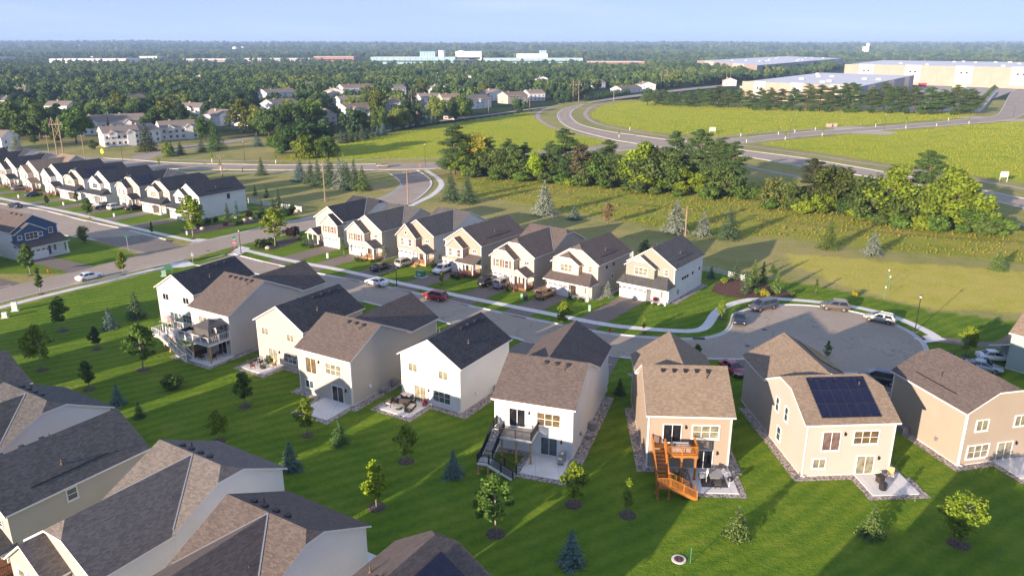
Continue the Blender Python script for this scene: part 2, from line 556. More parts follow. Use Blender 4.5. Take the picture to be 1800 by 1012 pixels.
ROUGH = [[(58.29, 156.13), (100.19, 142.01), (111.29, 137.44), (94.99, 115.35), (85.14, 118.66), (70.46, 119.52), (61.17, 133.83), (56.53, 146.03)]]

# land without wood: meadows, roads, warehouse land
OPEN = [MEADOWS[0], MEADOWS[1], MEADOWS[2], [(14.44, 517.10), (37.47, 601.98), (129.99, 775.55), (279.89, 963.39), (440.83, 1170.02), (696.04, 1606.01), (969.82, 2037.85), (1469.42, 1695.98), (156.51, 168.67), (54.82, 305.46), (23.72, 376.09), (12.69, 452.80)],
        [(-181.99, 268.89), (-236.16, 352.90), (-205.72, 328.48), (-165.90, 317.46), (-146.94, 328.48), (-133.27, 344.38), (-125.55, 376.09), (-89.21, 352.90), (-81.34, 352.90), (-59.57, 402.40), (11.60, 526.41), (36.03, 578.31), (25.32, 402.40), (-60.66, 268.89)]]
def open_land(x, y): return any(in_poly(x, y, P) for P in OPEN)

def axis(a, b, step, far, g):
    v = [a]
    while v[-1] < b:
        v.append(v[-1] + step)
    s = step
    while v[-1] < far:
        s *= g
        v.append(v[-1] + s)
    return v
xr = axis(0, 190, 1.4, 9500, 1.10)
xl = axis(0, 230, 1.4, 9500, 1.10)
xs = [-v for v in reversed(xl[1:])] + xr
ys = [-3000, -900, -250, -60, -20] + axis(0, 300, 1.4, 15000, 1.035)
verts, zone, zone2 = [], [], []
for y in ys:
    for x in xs:
        verts.append((x, y, hills(x, y)))
        r = g = b = 0.0
        forest = field = rough = 0.0
        if 0 <= y < 620 and -260 < x < 460:
            k = 0.6 + y / 180
            px = x + k * noise.noise(Vector((x * 0.13, y * 0.13, 1)))
            py = y + k * noise.noise(Vector((x * 0.13, y * 0.13, 7)))
            if any(in_poly(x, y, P) for P in (LAWN_MAIN, LAWN_G, LAWN_BLUE)):
                r = 1.0
            elif any(in_poly(px, py, P) for P in MEADOWS):
                g = 1.0
            elif any(in_poly(px, py, P) for P in WEEDS):
                b = 1.0
            elif any(in_poly(px, py, P) for P in ROUGH):
                rough = 1.0
        if y < 0:
            r = 1.0
        if y > 315:
            s = smoothstep(330, 420, y)
            if x < 60:
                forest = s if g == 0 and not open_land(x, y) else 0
            if y > 640:
                forest = 1.0
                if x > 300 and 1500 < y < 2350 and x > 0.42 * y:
                    field = 1.0
                f = noise.noise(Vector((x / 900, y / 1500, 9)))
                if y > 3000 and x > 500 and f > 0.42:
                    field = 0.8
        zone.append((r, g, b, 1.0))
        zone2.append((forest, field, rough, 1.0))
nx = len(xs)
faces = [(j * nx + i, j * nx + i + 1, (j + 1) * nx + i + 1, (j + 1) * nx + i) for j in range(len(ys) - 1) for i in range(nx - 1)]
me = bpy.data.meshes.new('ground')
me.from_pydata(verts, [], faces)
for nm, dat in (('zone', zone), ('zone2', zone2)):
    a = me.color_attributes.new(nm, 'FLOAT_COLOR', 'POINT')
    a.data.foreach_set('color', [c for q in dat for c in q])

m, nt, b = new_mat('grass_ground')
p = geo_pos(nt)
z1 = nd(nt, 'ShaderNodeSeparateColor'); nt.links.new(nd(nt, 'ShaderNodeAttribute', attribute_name='zone').outputs['Color'], z1.inputs[0])
z2 = nd(nt, 'ShaderNodeSeparateColor'); nt.links.new(nd(nt, 'ShaderNodeAttribute', attribute_name='zone2').outputs['Color'], z2.inputs[0])
big = noise_n(nt, 0.035, 4, p)
mid = noise_n(nt, 0.22, 5, p)
fine = noise_n(nt, 1.6, 4, p)
tiny = noise_n(nt, 7.0, 3, p)
# mower tracks
mp = nd(nt, 'ShaderNodeMapping'); mp.inputs['Rotation'].default_value = (0, 0, R(-33)); nt.links.new(p, mp.inputs[0])
wv = nd(nt, 'ShaderNodeTexWave', bands_direction='Y'); nt.links.new(mp.outputs[0], wv.inputs[0])
wv.inputs['Scale'].default_value = 0.17; wv.inputs['Distortion'].default_value = 7.0; wv.inputs['Detail'].default_value = 2.0; wv.inputs['Detail Scale'].default_value = 0.25
def wsum(*pairs):
    o = None
    for s, k in pairs:
        t = math_n(nt, 'MULTIPLY', s, k)
        o = t if o is None else math_n(nt, 'ADD', o, t)
    return o
lawn = ramp(nt, wsum((big, 0.12), (mid, 0.30), (fine, 0.24), (tiny, 0.26), (wv.outputs[1], 0.075)), [(0.30, (0.044, 0.102, 0.008)), (0.47, (0.104, 0.184, 0.012)), (0.64, (0.200, 0.255, 0.022))])
bare = ramp(nt, wsum((mid, 0.55), (fine, 0.45)), [(0.60, (0, 0, 0)), (0.72, (1, 1, 1))])
lawn = mixc(nt, math_n(nt, 'MULTIPLY', bare, 0.5), lawn, (0.24, 0.22, 0.085))
dry = ramp(nt, wsum((big, 0.45), (mid, 0.3), (fine, 0.25)), [(0.34, (0.180, 0.215, 0.052)), (0.5, (0.310, 0.285, 0.092)), (0.60, (0.390, 0.310, 0.130)), (0.74, (0.50, 0.37, 0.19))])
meadow = ramp(nt, wsum((big, 0.3), (mid, 0.3), (fine, 0.4)), [(0.32, (0.210, 0.310, 0.020)), (0.5, (0.350, 0.420, 0.030)), (0.72, (0.460, 0.420, 0.065))])
weed = ramp(nt, wsum((big, 0.25), (mid, 0.4), (fine, 0.35)), [(0.32, (0.150, 0.235, 0.022)), (0.46, (0.270, 0.310, 0.038)), (0.57, (0.390, 0.350, 0.075)), (0.70, (0.440, 0.320, 0.140))])
roughg = ramp(nt, wsum((big, 0.3), (mid, 0.35), (fine, 0.35)), [(0.32, (0.270, 0.300, 0.040)), (0.5, (0.430, 0.385, 0.070)), (0.68, (0.520, 0.410, 0.140))])
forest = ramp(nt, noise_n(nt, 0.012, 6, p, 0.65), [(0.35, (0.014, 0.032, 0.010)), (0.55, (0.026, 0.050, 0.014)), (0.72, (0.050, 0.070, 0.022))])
c = mixc(nt, z1.outputs[0], dry, lawn)
c = mixc(nt, z1.outputs[1], c, meadow)
c = mixc(nt, z1.outputs[2], c, weed)
c = mixc(nt, z2.outputs[2], c, roughg)
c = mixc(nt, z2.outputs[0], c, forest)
c = mixc(nt, z2.outputs[1], c, (0.16, 0.19, 0.05))
nt.links.new(c, b.inputs['Base Color'])
tall = math_n(nt, 'ADD', math_n(nt, 'MULTIPLY', math_n(nt, 'ADD', z1.outputs[1], z1.outputs[2]), 0.5), 0.26)
bp = nd(nt, 'ShaderNodeBump'); bp.inputs['Strength'].default_value = 1.0
nt.links.new(tall, bp.inputs['Distance'])
nt.links.new(wsum((fine, 0.6), (tiny, 0.5), (mid, 0.5)), bp.inputs['Height'])
nt.links.new(bp.outputs[0], b.inputs['Normal'])
b.inputs['Roughness'].default_value = 0.95
b.inputs['Specular IOR Level'].default_value = 0.1
me.materials.append(m)
me.polygons.foreach_set('use_smooth', [True] * len(me.polygons))
tag(link(me, 'ground'), 'mown lawns, dry grass and meadow reaching back to wooded bluffs', kind='structure')

def structure(mb, name, mats, label):
    return tag(mb.build(name, mats), label, kind='structure')

# ------------------------------------------------------------------ streets
CUL = Vector((47.3, 107.9)); CUL_R = 14.3
def arc(a0, a1, n=26, c=CUL, r=CUL_R):
    return [(c.x + r * math.cos(R(a0 + (a1 - a0) * k / n)), c.y + r * math.sin(R(a0 + (a1 - a0) * k / n))) for k in range(n + 1)]
far1 = smooth_line([(-59.06, 155.21), (-45.34, 145.62), (-20.70, 131.06), (-7.77, 122.15), (4.40, 114.55), (15.04, 108.71), (22.99, 106.80), (27.76, 106.57), (30.98, 107.75), (33.06, 109.68), (34.69, 112.71)] + arc(140, 96, 6), 1.0)
cul = [Vector(q) for q in arc(94, -128, 60)]
near1 = smooth_line([arc(-128, -130, 1)[1], (34.5, 98.4), (30, 98.6), (24, 98.9), (17.54, 98.90), (14.59, 99.73), (3.38, 104.72), (-0.17, 107.15), (-9.01, 112.45), (-21.82, 121.38), (-27.27, 125.05), (-49, 140.5), (-63.71, 146.86)], 1.0)
ring1 = far1 + cul + near1
mb = MB(); mb.poly([(*q, 0.008) for q in ring1][::-1])
structure(mb, 'street', 'asphalt_street', 'grey residential street ending in a round cul-de-sac')
def edge_kerb(line, name_mb, inward):
    """gutter strip and raised kerb along a street edge; inward = side of the road"""
    ribbon(name_mb, line, 0.0, 0.45 * inward, 0.014) if inward > 0 else ribbon(name_mb, line, 0.45 * inward, 0.0, 0.014)
    kerb(name_mb, offset_line(line, -0.12 * inward), 0.24, 0.11)
mb = MB()
edge_kerb(far1 + cul, mb, -1)
edge_kerb(near1, mb, -1)
structure(mb, 'kerb', 'concrete_kerb', 'pale concrete kerb round the cul-de-sac street')

L2 = smooth_line([(-96.84, 127.43), (-93.57, 131.75), (-87.28, 140.26), (-81.74, 149.15), (-79.06, 153.83), (-74.51, 159.95), (-69.24, 167.60), (-64.78, 174.22), (-60.77, 180.73), (-57.21, 185.76), (-53.13, 190.38), (-46.57, 203.29), (-39.17, 215.37), (-36.59, 224.21), (-35.41, 233.75), (-35.67, 241.95), (-38.19, 251.86), (-42.89, 263.80)], 2)
N2 = smooth_line([(-91.40, 119.52), (-88.17, 123.36), (-84.49, 129.06), (-75.46, 140.84), (-69.60, 148.55), (-66.30, 153.38), (-60.50, 162.93), (-53.75, 171.41), (-47.43, 181.35), (-38.85, 195.21), (-29.12, 209.98), (-26.45, 223.29), (-25.65, 238.81), (-27.13, 249.59), (-30.70, 261.33), (-33.93, 270.19)], 2)
mb = MB(); mb.poly([(*q, 0.012) for q in L2 + N2[::-1]])
structure(mb, 'street', 'asphalt_street', 'through street with worn brownish asphalt bending towards the boulevard')
L3 = smooth_line([(-160.30, 219.71), (-143.75, 209.57), (-127.68, 201.47), (-108.44, 187.91), (-88.98, 175.37), (-77.34, 166.54)], 2)
N3 = smooth_line([(-160, 205), (-128, 183.5), (-97.23, 168.67), (-83.15, 159.08), (-78.08, 154.29)], 2)
mb = MB(); mb.poly([(*q, 0.004) for q in L3 + N3[::-1]])
structure(mb, 'street', 'asphalt_street', 'side street running past the upper left row of houses')
mb = MB()
edge_kerb([q for q in L2 if q.y < 162 and q.x < -92], mb, -1)
edge_kerb([q for q in L2 if q.x > -72], mb, -1)
edge_kerb([q for q in N2 if q.x < -66.5], mb, 1)
edge_kerb([q for q in N2 if q.x > -59], mb, 1)
edge_kerb([q for q in L3 if q.x < -78], mb, -1)
edge_kerb([q for q in N3 if q.x < -93], mb, 1)
structure(mb, 'kerb', 'concrete_kerb', 'pale concrete kerbs along the through street and the side street')
# newer dark paving patches
mb = MB(); mb.poly([(*q, 0.016) for q in ((-96.80, 169.21), (-86.30, 172.52), (-77.85, 166.54), (-73.30, 162.43), (-77.69, 156.60), (-82.49, 158.98))])
structure(mb, 'street_patch', 'asphalt_new', 'newly laid dark grey paving where the side street meets the through street')
mb = MB(); mb.poly([(*q, 0.018) for q in ((-41.52, 261.33), (-33.46, 266.32), (-29.65, 258.90), (-26.71, 247.36), (-35.85, 241.95), (-37.84, 250.72))])
structure(mb, 'street_patch', 'asphalt_new', 'newly laid dark paving at the boulevard junction')

# ------------------------------------------------------------------ boulevard and main road
FB = smooth_line([(-306.90, 376.09), (-229.33, 342.32), (-201.04, 324.73), (-176.56, 307.12), (-161.26, 300.58), (-143.93, 294.30), (-129.65, 288.26), (-107.75, 284.47), (-80.63, 282.04), (-51.07, 284.90), (-26.79, 290.65), (-11.25, 300.58), (11.98, 321.05), (37.79, 338.25), (57.05, 348.59)], 6)
NB = smooth_line([(-278.68, 340.27), (-211.03, 313.94), (-184.79, 297.40), (-165.36, 286.79), (-146.25, 278.26), (-123.02, 272.83), (-102.87, 270.98), (-77.26, 269.67), (-48.55, 270.19), (-25.34, 274.17), (-10.60, 282.46), (11.25, 300.58), (35.55, 317.46), (59.11, 330.39)], 6)
mb = MB(); mb.poly([(*q, 0.020) for q in FB + NB[::-1]])
structure(mb, 'boulevard', 'asphalt_main', 'boulevard crossing behind the houses from left to right')
MO = smooth_line([(249.16, 878.45), (169.55, 775.55), (116.03, 693.93), (77.49, 634.37), (47.47, 578.31), (37.21, 551.17), (30.52, 512.57), (28.57, 478.91), (28.90, 442.44), (31.44, 416.94), (35.21, 399.61), (42.12, 378.57), (49.16, 359.56), (56.36, 347.53), (64.75, 334.28), (91.84, 307.12), (107.09, 276.88), (121.51, 254.16), (134.65, 226.05), (139.70, 203.29), (146.06, 171.96)], 6)
MI = smooth_line([(260.49, 918.99), (177.51, 812.61), (120.90, 723.58), (80.46, 659.15), (58.63, 601.98), (44.08, 546.04), (37.98, 499.42), (37.30, 459.97), (39.79, 430.92), (49.57, 401.00), (61.60, 381.08), (72.48, 364.14), (80.20, 357.32), (95.15, 329.82), (108.58, 310.49), (115.91, 298.98), (125.77, 278.26), (141.46, 238.81), (148.59, 217.09), (155.42, 183.84)], 6)
mb = MB(); mb.poly([(*q, 0.024) for q in MO[::-1] + MI])
structure(mb, 'main_road', 'asphalt_main', 'wide main road sweeping in a curve round the meadow')
U5 = smooth_line([(96.71, 359.56), (133.97, 386.20), (168.99, 406.37), (203.65, 423.97), (241.47, 445.84), (287.10, 476.56), (309.67, 495.18), (348.62, 551.17), (459.19, 719.20), (513.33, 796.31)], 6)
D5 = smooth_line([(94.25, 340.27), (126.96, 365.30), (163.65, 388.81), (194.92, 405.23), (233.95, 426.16), (285.62, 454.57), (309.63, 475.00), (356.60, 536.05), (493.94, 728.02), (555.44, 807.11)], 6)
mb = MB(); mb.poly([(*q, 0.028) for q in U5 + D5[::-1]])
structure(mb, 'access_road', 'asphalt_main', 'access road from the main road to the warehouses')
mb = MB(); mb.poly([(*q, 0.016) for q in ((-148.86, 295.84), (-141.33, 295.84), (-144.57, 317.46), (-131.74, 340.27), (-123.21, 368.83), (-126.95, 376.09), (-138.25, 350.74), (-151.84, 328.48), (-153.48, 308.79))])
structure(mb, 'side_road', 'asphalt_main', 'side road leading off the boulevard into the townhouses')
mb = MB()
for ln in (MO, MI):
    kerb(mb, ln, 0.6, 0.12)
kerb(mb, [q for q in FB if q.x > -165 and q.x < -45], 0.5, 0.12)
kerb(mb, [q for q in NB if q.x < -62 or -48 < q.x < 60], 0.4, 0.12)
kerb(mb, [q for q in U5], 0.5, 0.12)
kerb(mb, [q for q in D5], 0.5, 0.12)
structure(mb, 'kerb', 'concrete_kerb', 'pale concrete kerbs along the boulevard, main road and access road')
# markings
def mid_line(A, B, t):
    n = 140
    def at(L, u):
        f = u * (len(L) - 1)
        i = min(int(f), len(L) - 2)
        return L[i].lerp(L[i + 1], f - i)
    return [at(A, k / n).lerp(at(B, k / n), t) for k in range(n + 1)]
mb = MB()
for t, w in ((0.47, 0.16), (0.53, 0.16)):
    ribbon(mb, mid_line(MO, MI, t), -w, w, 0.032)
structure(mb, 'road_marking', 'paint_yellow', 'double yellow centre line of the main road')
mb = MB()
for t in (0.1, 0.9):
    ribbon(mb, mid_line(MO, MI, t), -0.09, 0.09, 0.032)
structure(mb, 'road_marking', 'paint_white', 'white edge lines of the main road')
mb = MB()
for a, bq in (((-137.81, 285.33), (-134.57, 281.05)), ((-129.48, 283.89), (-126.16, 279.64)), ((-120.59, 282.46), (-117.21, 278.26)), ((-110.94, 281.05), (-107.30, 276.88)), ((-101.18, 279.64), (-97.69, 275.52)), ((83.99, 310.49), (87.24, 310.49)), ((57.50, 368.83), (60.41, 366.47)), ((96.14, 313.94), (99.13, 312.20)), ((140.51, 226.99), (139.91, 224.21)), ((143.39, 218.83), (143.31, 217.09))):
    a, bq = Vector(a), Vector(bq)
    t = (bq - a).normalized(); n_ = Vector((-t.y, t.x)) * 0.35
    mb.poly([(*(a - n_), 0.036), (*(bq - n_), 0.036), (*(bq + n_), 0.036), (*(a + n_), 0.036)])
structure(mb, 'road_marking', 'paint_yellow', 'short yellow turn lane strokes on boulevard and main road')
mb = MB(); ribbon(mb, mid_line(U5, D5, 0.5)[95:], -0.2, 0.2, 0.034)
structure(mb, 'road_marking', 'paint_yellow', 'yellow centre line on the access road by the warehouses')

# ------------------------------------------------------------------ pavements and paths
def path(name, mat, pts, w, label, z=0.03, step=1.5):
    mb = MB()
    ln = smooth_line(pts, step)
    ribbon(mb, ln, -w / 2, w / 2, z)
    return structure(mb, name, mat, label)
path('pavement', 'concrete_walk', [(-57.63, 158.50), (-46.43, 150.71), (-33.65, 143.19), (-21.24, 134.89), (-8.01, 126.31), (6.93, 117.26), (15.92, 112.20), (24.74, 109.93), (28.53, 109.93), (30.55, 111.69), (32.14, 114.81), (33.89, 118.38), (36.99, 122.15), (41.55, 125.05), (45.77, 125.52), (52.15, 123.97), (57.33, 121.56), (60.79, 118.38), (63.05, 114.55), (64.27, 109.68), (64.40, 106.80)], 1.55, 'pale concrete pavement past the middle row front yards and round the cul-de-sac')
path('pavement', 'concrete_walk', [(-89.28, 116.44), (-86.53, 120.82), (-82.96, 126.47), (-78.53, 132.78), (-74.34, 138.55), (-68.70, 146.45)], 1.5, 'pale concrete pavement along the through street at the left')
path('pavement', 'concrete_walk', [(-165.96, 227.93), (-148.59, 217.09), (-130.21, 205.60), (-113.38, 194.86), (-97.33, 183.53), (-81.24, 172.52), (-71.43, 166.28)], 1.5, 'pale concrete pavement past the upper left row of front yards')
path('pavement', 'concrete_walk', [(-30.40, 198.81), (-28.29, 205.99), (-26.03, 213.68), (-23.82, 221.93), (-22.57, 232.76), (-22.68, 241.95), (-25.30, 254.16), (-30.88, 270.19)], 1.8, 'curving pale concrete pavement behind the middle row of houses')
path('bike_path', 'asphalt_path', [(30.36, 567.15), (22.72, 543.00), (17.18, 508.11), (16.19, 472.69), (18.61, 442.44), (22.58, 418.45), (29.29, 399.61), (41.07, 368.83), (48.00, 350.74), (56.96, 332.32), (71.92, 310.49), (86.06, 280.34), (90.78, 267.60), (95.74, 257.70), (106.65, 234.74), (124.47, 187.71), (128.24, 173.09)], 2.6, 'asphalt cycle path outside the curve of the main road', 0.04, 5)
path('bike_path', 'asphalt_path', [(80.97, 614.54), (66.99, 589.92), (57.10, 561.72), (48.73, 513.92), (46.51, 471.15), (49.55, 435.79), (59.98, 405.23), (75.01, 377.32), (89.75, 355.10), (101.69, 341.50), (113.26, 324.73), (125.17, 303.16), (130.68, 290.65), (142.25, 271.50), (151.74, 250.72), (158.70, 232.76), (164.49, 216.23)], 2.6, 'cycle path along the inner side of the main road beside the meadow', 0.05, 5)
path('bike_path', 'asphalt_path', [(96.43, 371.22), (125.54, 390.40), (162.65, 411.00), (180.06, 419.97)], 2.4, 'path along the meadow side of the access road', 0.044, 5)
path('bike_path', 'asphalt_path', [(-244.90, 328.48), (-189.89, 302.19), (-119.50, 266.96), (-100.68, 263.80), (-79.21, 264.43), (-43.18, 265.69)], 2.4, 'path on the near side of the boulevard', 0.044, 5)
path('bike_path', 'asphalt_path', [(-132.91, 295.84), (-116.97, 293.53), (-87.73, 292.77), (-57.45, 295.07), (-29.46, 300.58), (-11.60, 310.49)], 2.4, 'path on the far side of the boulevard', 0.044, 5)
path('bike_path', 'asphalt_path', [(-80.39, 348.59), (-63.41, 408.10), (-43.07, 456.36), (-14.69, 499.42), (16.18, 551.17), (36.03, 578.31)], 4.0, 'old lane between the left meadow and the hedge', 0.05, 5)
path('bike_path', 'asphalt_drive', [(63.89, 106.33), (67.69, 104.72), (70.95, 103.82), (76.92, 102.06)], 2.6, 'asphalt path leading right from the cul-de-sac', 0.034)
mb = MB(); mb.poly([(*q, 0.036) for q in ((60.70, 106.80), (64.60, 108.47), (65.40, 106.10), (61.34, 104.72))])
structure(mb, 'pavement', 'concrete_walk', 'concrete ramp at the right end of the cul-de-sac pavement')
mb = MB(); mb.poly([(*q, 0.042) for q in ((61.54, 107.27), (62.39, 107.75), (62.40, 106.10), (61.62, 105.75))])
structure(mb, 'tactile_strip', 'tactile_red', 'dark red tactile strip on the cul-de-sac ramp')
mb = MB(); mb.poly([(*q, 0.036) for q in ((-63.91, 149.41), (-61.02, 154.29), (-60.08, 157.07), (-60.33, 162.43), (-57.28, 160.44), (-57.15, 157.07), (-58.46, 153.83), (-60.99, 155.21))])
structure(mb, 'pavement', 'concrete_walk', 'concrete corner apron at the stop sign')
mb = MB(); ribbon(mb, smooth_line([(-60.45, 157.07), (-60.59, 159.23), (-60.32, 160.94)], 0.5), -0.4, 0.4, 0.042)
structure(mb, 'tactile_strip', 'tactile_red', 'curved red tactile strip at the stop sign corner')
mb = MB(); mb.poly([(*q, 0.036) for q in ((-69.65, 148.13), (-66.83, 150.27), (-63.71, 146.86), (-65.67, 145.21), (-67.77, 144.80))])
structure(mb, 'pavement', 'concrete_walk', 'concrete corner apron left of the nearest black roof')
mb = MB(); mb.poly([(*q, 0.036) for q in ((-74.01, 167.87), (-72.73, 169.21), (-69.44, 168.14), (-70.48, 165.50))])
structure(mb, 'pavement', 'concrete_walk', 'concrete corner apron at the end of the side street')
for pts, lab in ((((174.47, 419.97), (188.93, 426.16), (193.09, 419.97), (169.78, 402.40)), 'pale gravel apron on the meadow side of the access road'), (((173.70, 394.14), (192.12, 402.40), (198.52, 394.14), (186.50, 381.08), (172.87, 388.81)), 'pale gravel apron on the near side of the access road'),
                 (((291.23, 491.01), (298.62, 482.88), (282.89, 471.15), (273.98, 476.95)), 'pale gravel apron at the warehouse bend'), (((299.62, 467.37), (312.40, 471.15), (300.56, 452.80), (288.05, 456.36)), 'pale gravel apron near the right edge of the access road')):
    mb = MB(); mb.poly([(*q, 0.055) for q in pts])
    structure(mb, 'gravel_apron', 'gravel_pad', lab)
# manhole covers and drains in the cul-de-sac
for q, lab in (((39.29, 110.43), 'dark manhole cover in the cul-de-sac'), ((34.70, 103.60), 'dark manhole cover near the cul-de-sac mouth'), ((-3.83, 113.75), 'dark manhole cover in the street near the red car'), ((-65.57, 158.02), 'dark manhole cover at the junction')):
    mb = MB(); mb.lathe([(0.38, 0.0), (0.38, 0.006), (0.30, 0.012)], 14)
    tag(mb.build('manhole_cover', 'canvas_grey', None, (*q, 0.018)), lab, 'manhole')
for q, a, lab in (((28.19, 106.57), 0, 'black storm drain at the mouth of the cul-de-sac'), ((-77.72, 166.54), -30, 'black storm drain in the side street kerb')):
    mb = MB(); mb.box(-0.9, -0.3, 0, 0.9, 0.3, 0.13)
    tag(mb.build('storm_drain', 'metal_black', None, (*q, 0.0), R(a)), lab, 'drain')

# ------------------------------------------------------------------ houses
class Roof:
    """roof slabs: shingle top, white underside and fascia"""
    def __init__(s, t=0.17):
        s.mb, s.t = MB(), t
    def slab(s, polys, top=0):
        """polys share edges; the outline gets a fascia. Material 0.. shingles, last = trim"""
        t = s.t
        edges = {}
        key = lambda p: (round(p[0], 3), round(p[1], 3), round(p[2], 3))
        for P in polys:
            s.mb.poly(P, top)
            s.mb.poly([(x, y, z - t) for x, y, z in reversed(P)], 1)
            for i in range(len(P)):
                a, b = key(P[i]), key(P[(i + 1) % len(P)])
                if (b, a) in edges:
                    del edges[(b, a)]
                else:
                    edges[(a, b)] = 1
        for a, b in edges:
            s.mb.poly([(a[0], a[1], a[2] - t), (b[0], b[1], b[2] - t), b, a], 1)
    def gable(s, x0, x1, y0, y1, e, rise, axis='y', clip=(0, 0), ov=0.35, ovg=0.3, cut1=None):
        """gable roof over a rectangle; clip = how far (m) each end's peak is cut off by a small hip; cut1: valley run at the far end"""
        if axis == 'x':
            T = lambda u, v, z: (u, v, z)
            u0, u1, v0, v1 = x0, x1, y0, y1
        else:
            T = lambda u, v, z: (v, u, z)
            u0, u1, v0, v1 = y0, y1, x0, x1
        hw = (v1 - v0) / 2
        vm = (v0 + v1) / 2
        k = rise / hw
        z0 = e + s.t - k * ov
        zr = e + s.t + rise
        a, b = u0 - ovg, u1 + ovg
        if cut1 is not None:
            b = u1 + cut1[0]
        ends = []
        for u_end, sgn, c in ((a, 1, clip[0]), (b, -1, clip[1])):
            if c > 0:
                zc = zr - c * k
                ends.append(((u_end, zc, c), u_end + sgn * c * 0.9))
            else:
                ends.append((None, u_end))
        ra, rb = ends[0][1], ends[1][1]
        if cut1 is not None:
            rb = u1 + cut1[1]
        polys = []
        for sg in (-1, 1):
            ve = v0 - ov if sg < 0 else v1 + ov
            P = [T(a, ve, z0), T(b, ve, z0)]
            if ends[1][0]:
                u_, zc, c = ends[1][0]
                P.append(T(u_, vm + sg * c, zc))
            P.append(T(rb, vm, zr))
            P.append(T(ra, vm, zr))
            if ends[0][0]:
                u_, zc, c = ends[0][0]
                P.append(T(u_, vm + sg * c, zc))
            polys.append(P)
        for i, sg in ((0, -1), (1, 1)):
            if ends[i][0]:
                u_, zc, c = ends[i][0]
                polys.append([T(u_, vm - c, zc), T(u_, vm + c, zc), T(ends[i][1], vm, zr)])
        out = []
        for P in polys:
            n = (Vector(P[1]) - Vector(P[0])).cross(Vector(P[2]) - Vector(P[1]))
            out.append(P if n.z > 0 else P[::-1])
        s.slab(out)
    def shed(s, x0, x1, ylo, yhi, zlo, zhi, hipl=0.0, hipr=0.0):
        """single slope rising from ylo to yhi; hipl / hipr taper the ends"""
        polys = [[(x0, ylo, zlo), (x1, ylo, zlo), (x1 - hipr, yhi, zhi), (x0 + hipl, yhi, zhi)]]
        if hipl: polys.append([(x0, ylo, zlo), (x0 + hipl, yhi, zhi), (x0, yhi, zlo)])
        if hipr: polys.append([(x1, ylo, zlo), (x1, yhi, zlo), (x1 - hipr, yhi, zhi)])
        out = []
        for P in polys:
            n = (Vector(P[1]) - Vector(P[0])).cross(Vector(P[2]) - Vector(P[1]))
            out.append(P if n.z > 0 else P[::-1])
        s.slab(out)

def gable_walls(mb, x0, x1, y0, y1, zb, e, rise, axis='y', clip=(0, 0), m=(0, 0, 0, 0)):
    """walls of a gabled block; m = material of front, right, rear, left"""
    if axis == 'x':
        T = lambda u, v, z: (u, v, z)
        u0, u1, v0, v1 = x0, x1, y0, y1
        mm = dict(a=m[3], b=m[1], lo=m[0], hi=m[2])
    else:
        T = lambda u, v, z: (v, u, z)
        u0, u1, v0, v1 = y0, y1, x0, x1
        mm = dict(a=m[0], b=m[2], lo=m[3], hi=m[1])
    vm, hw = (v0 + v1) / 2, (v1 - v0) / 2
    k = rise / hw
    def put(P, mt, out):
        n = (Vector(P[1]) - Vector(P[0])).cross(Vector(P[2]) - Vector(P[1]))
        mb.poly(P if n.dot(Vector(out)) > 0 else P[::-1], mt)
    for u, c, key, sg in ((u0, clip[0], 'a', -1), (u1, clip[1], 'b', 1)):
        P = [T(u, v0, zb), T(u, v1, zb), T(u, v1, e)]
        if c > 0:
            P += [T(u, vm + c, e + rise - c * k), T(u, vm - c, e + rise - c * k)]
        else:
            P.append(T(u, vm, e + rise))
        P.append(T(u, v0, e))
        put(P, mm[key], T(sg, 0, 0))
    put([T(u0, v0, zb), T(u1, v0, zb), T(u1, v0, e), T(u0, v0, e)], mm['lo'], T(0, -1, 0))
    put([T(u0, v1, zb), T(u1, v1, zb), T(u1, v1, e), T(u0, v1, e)], mm['hi'], T(0, 1, 0))

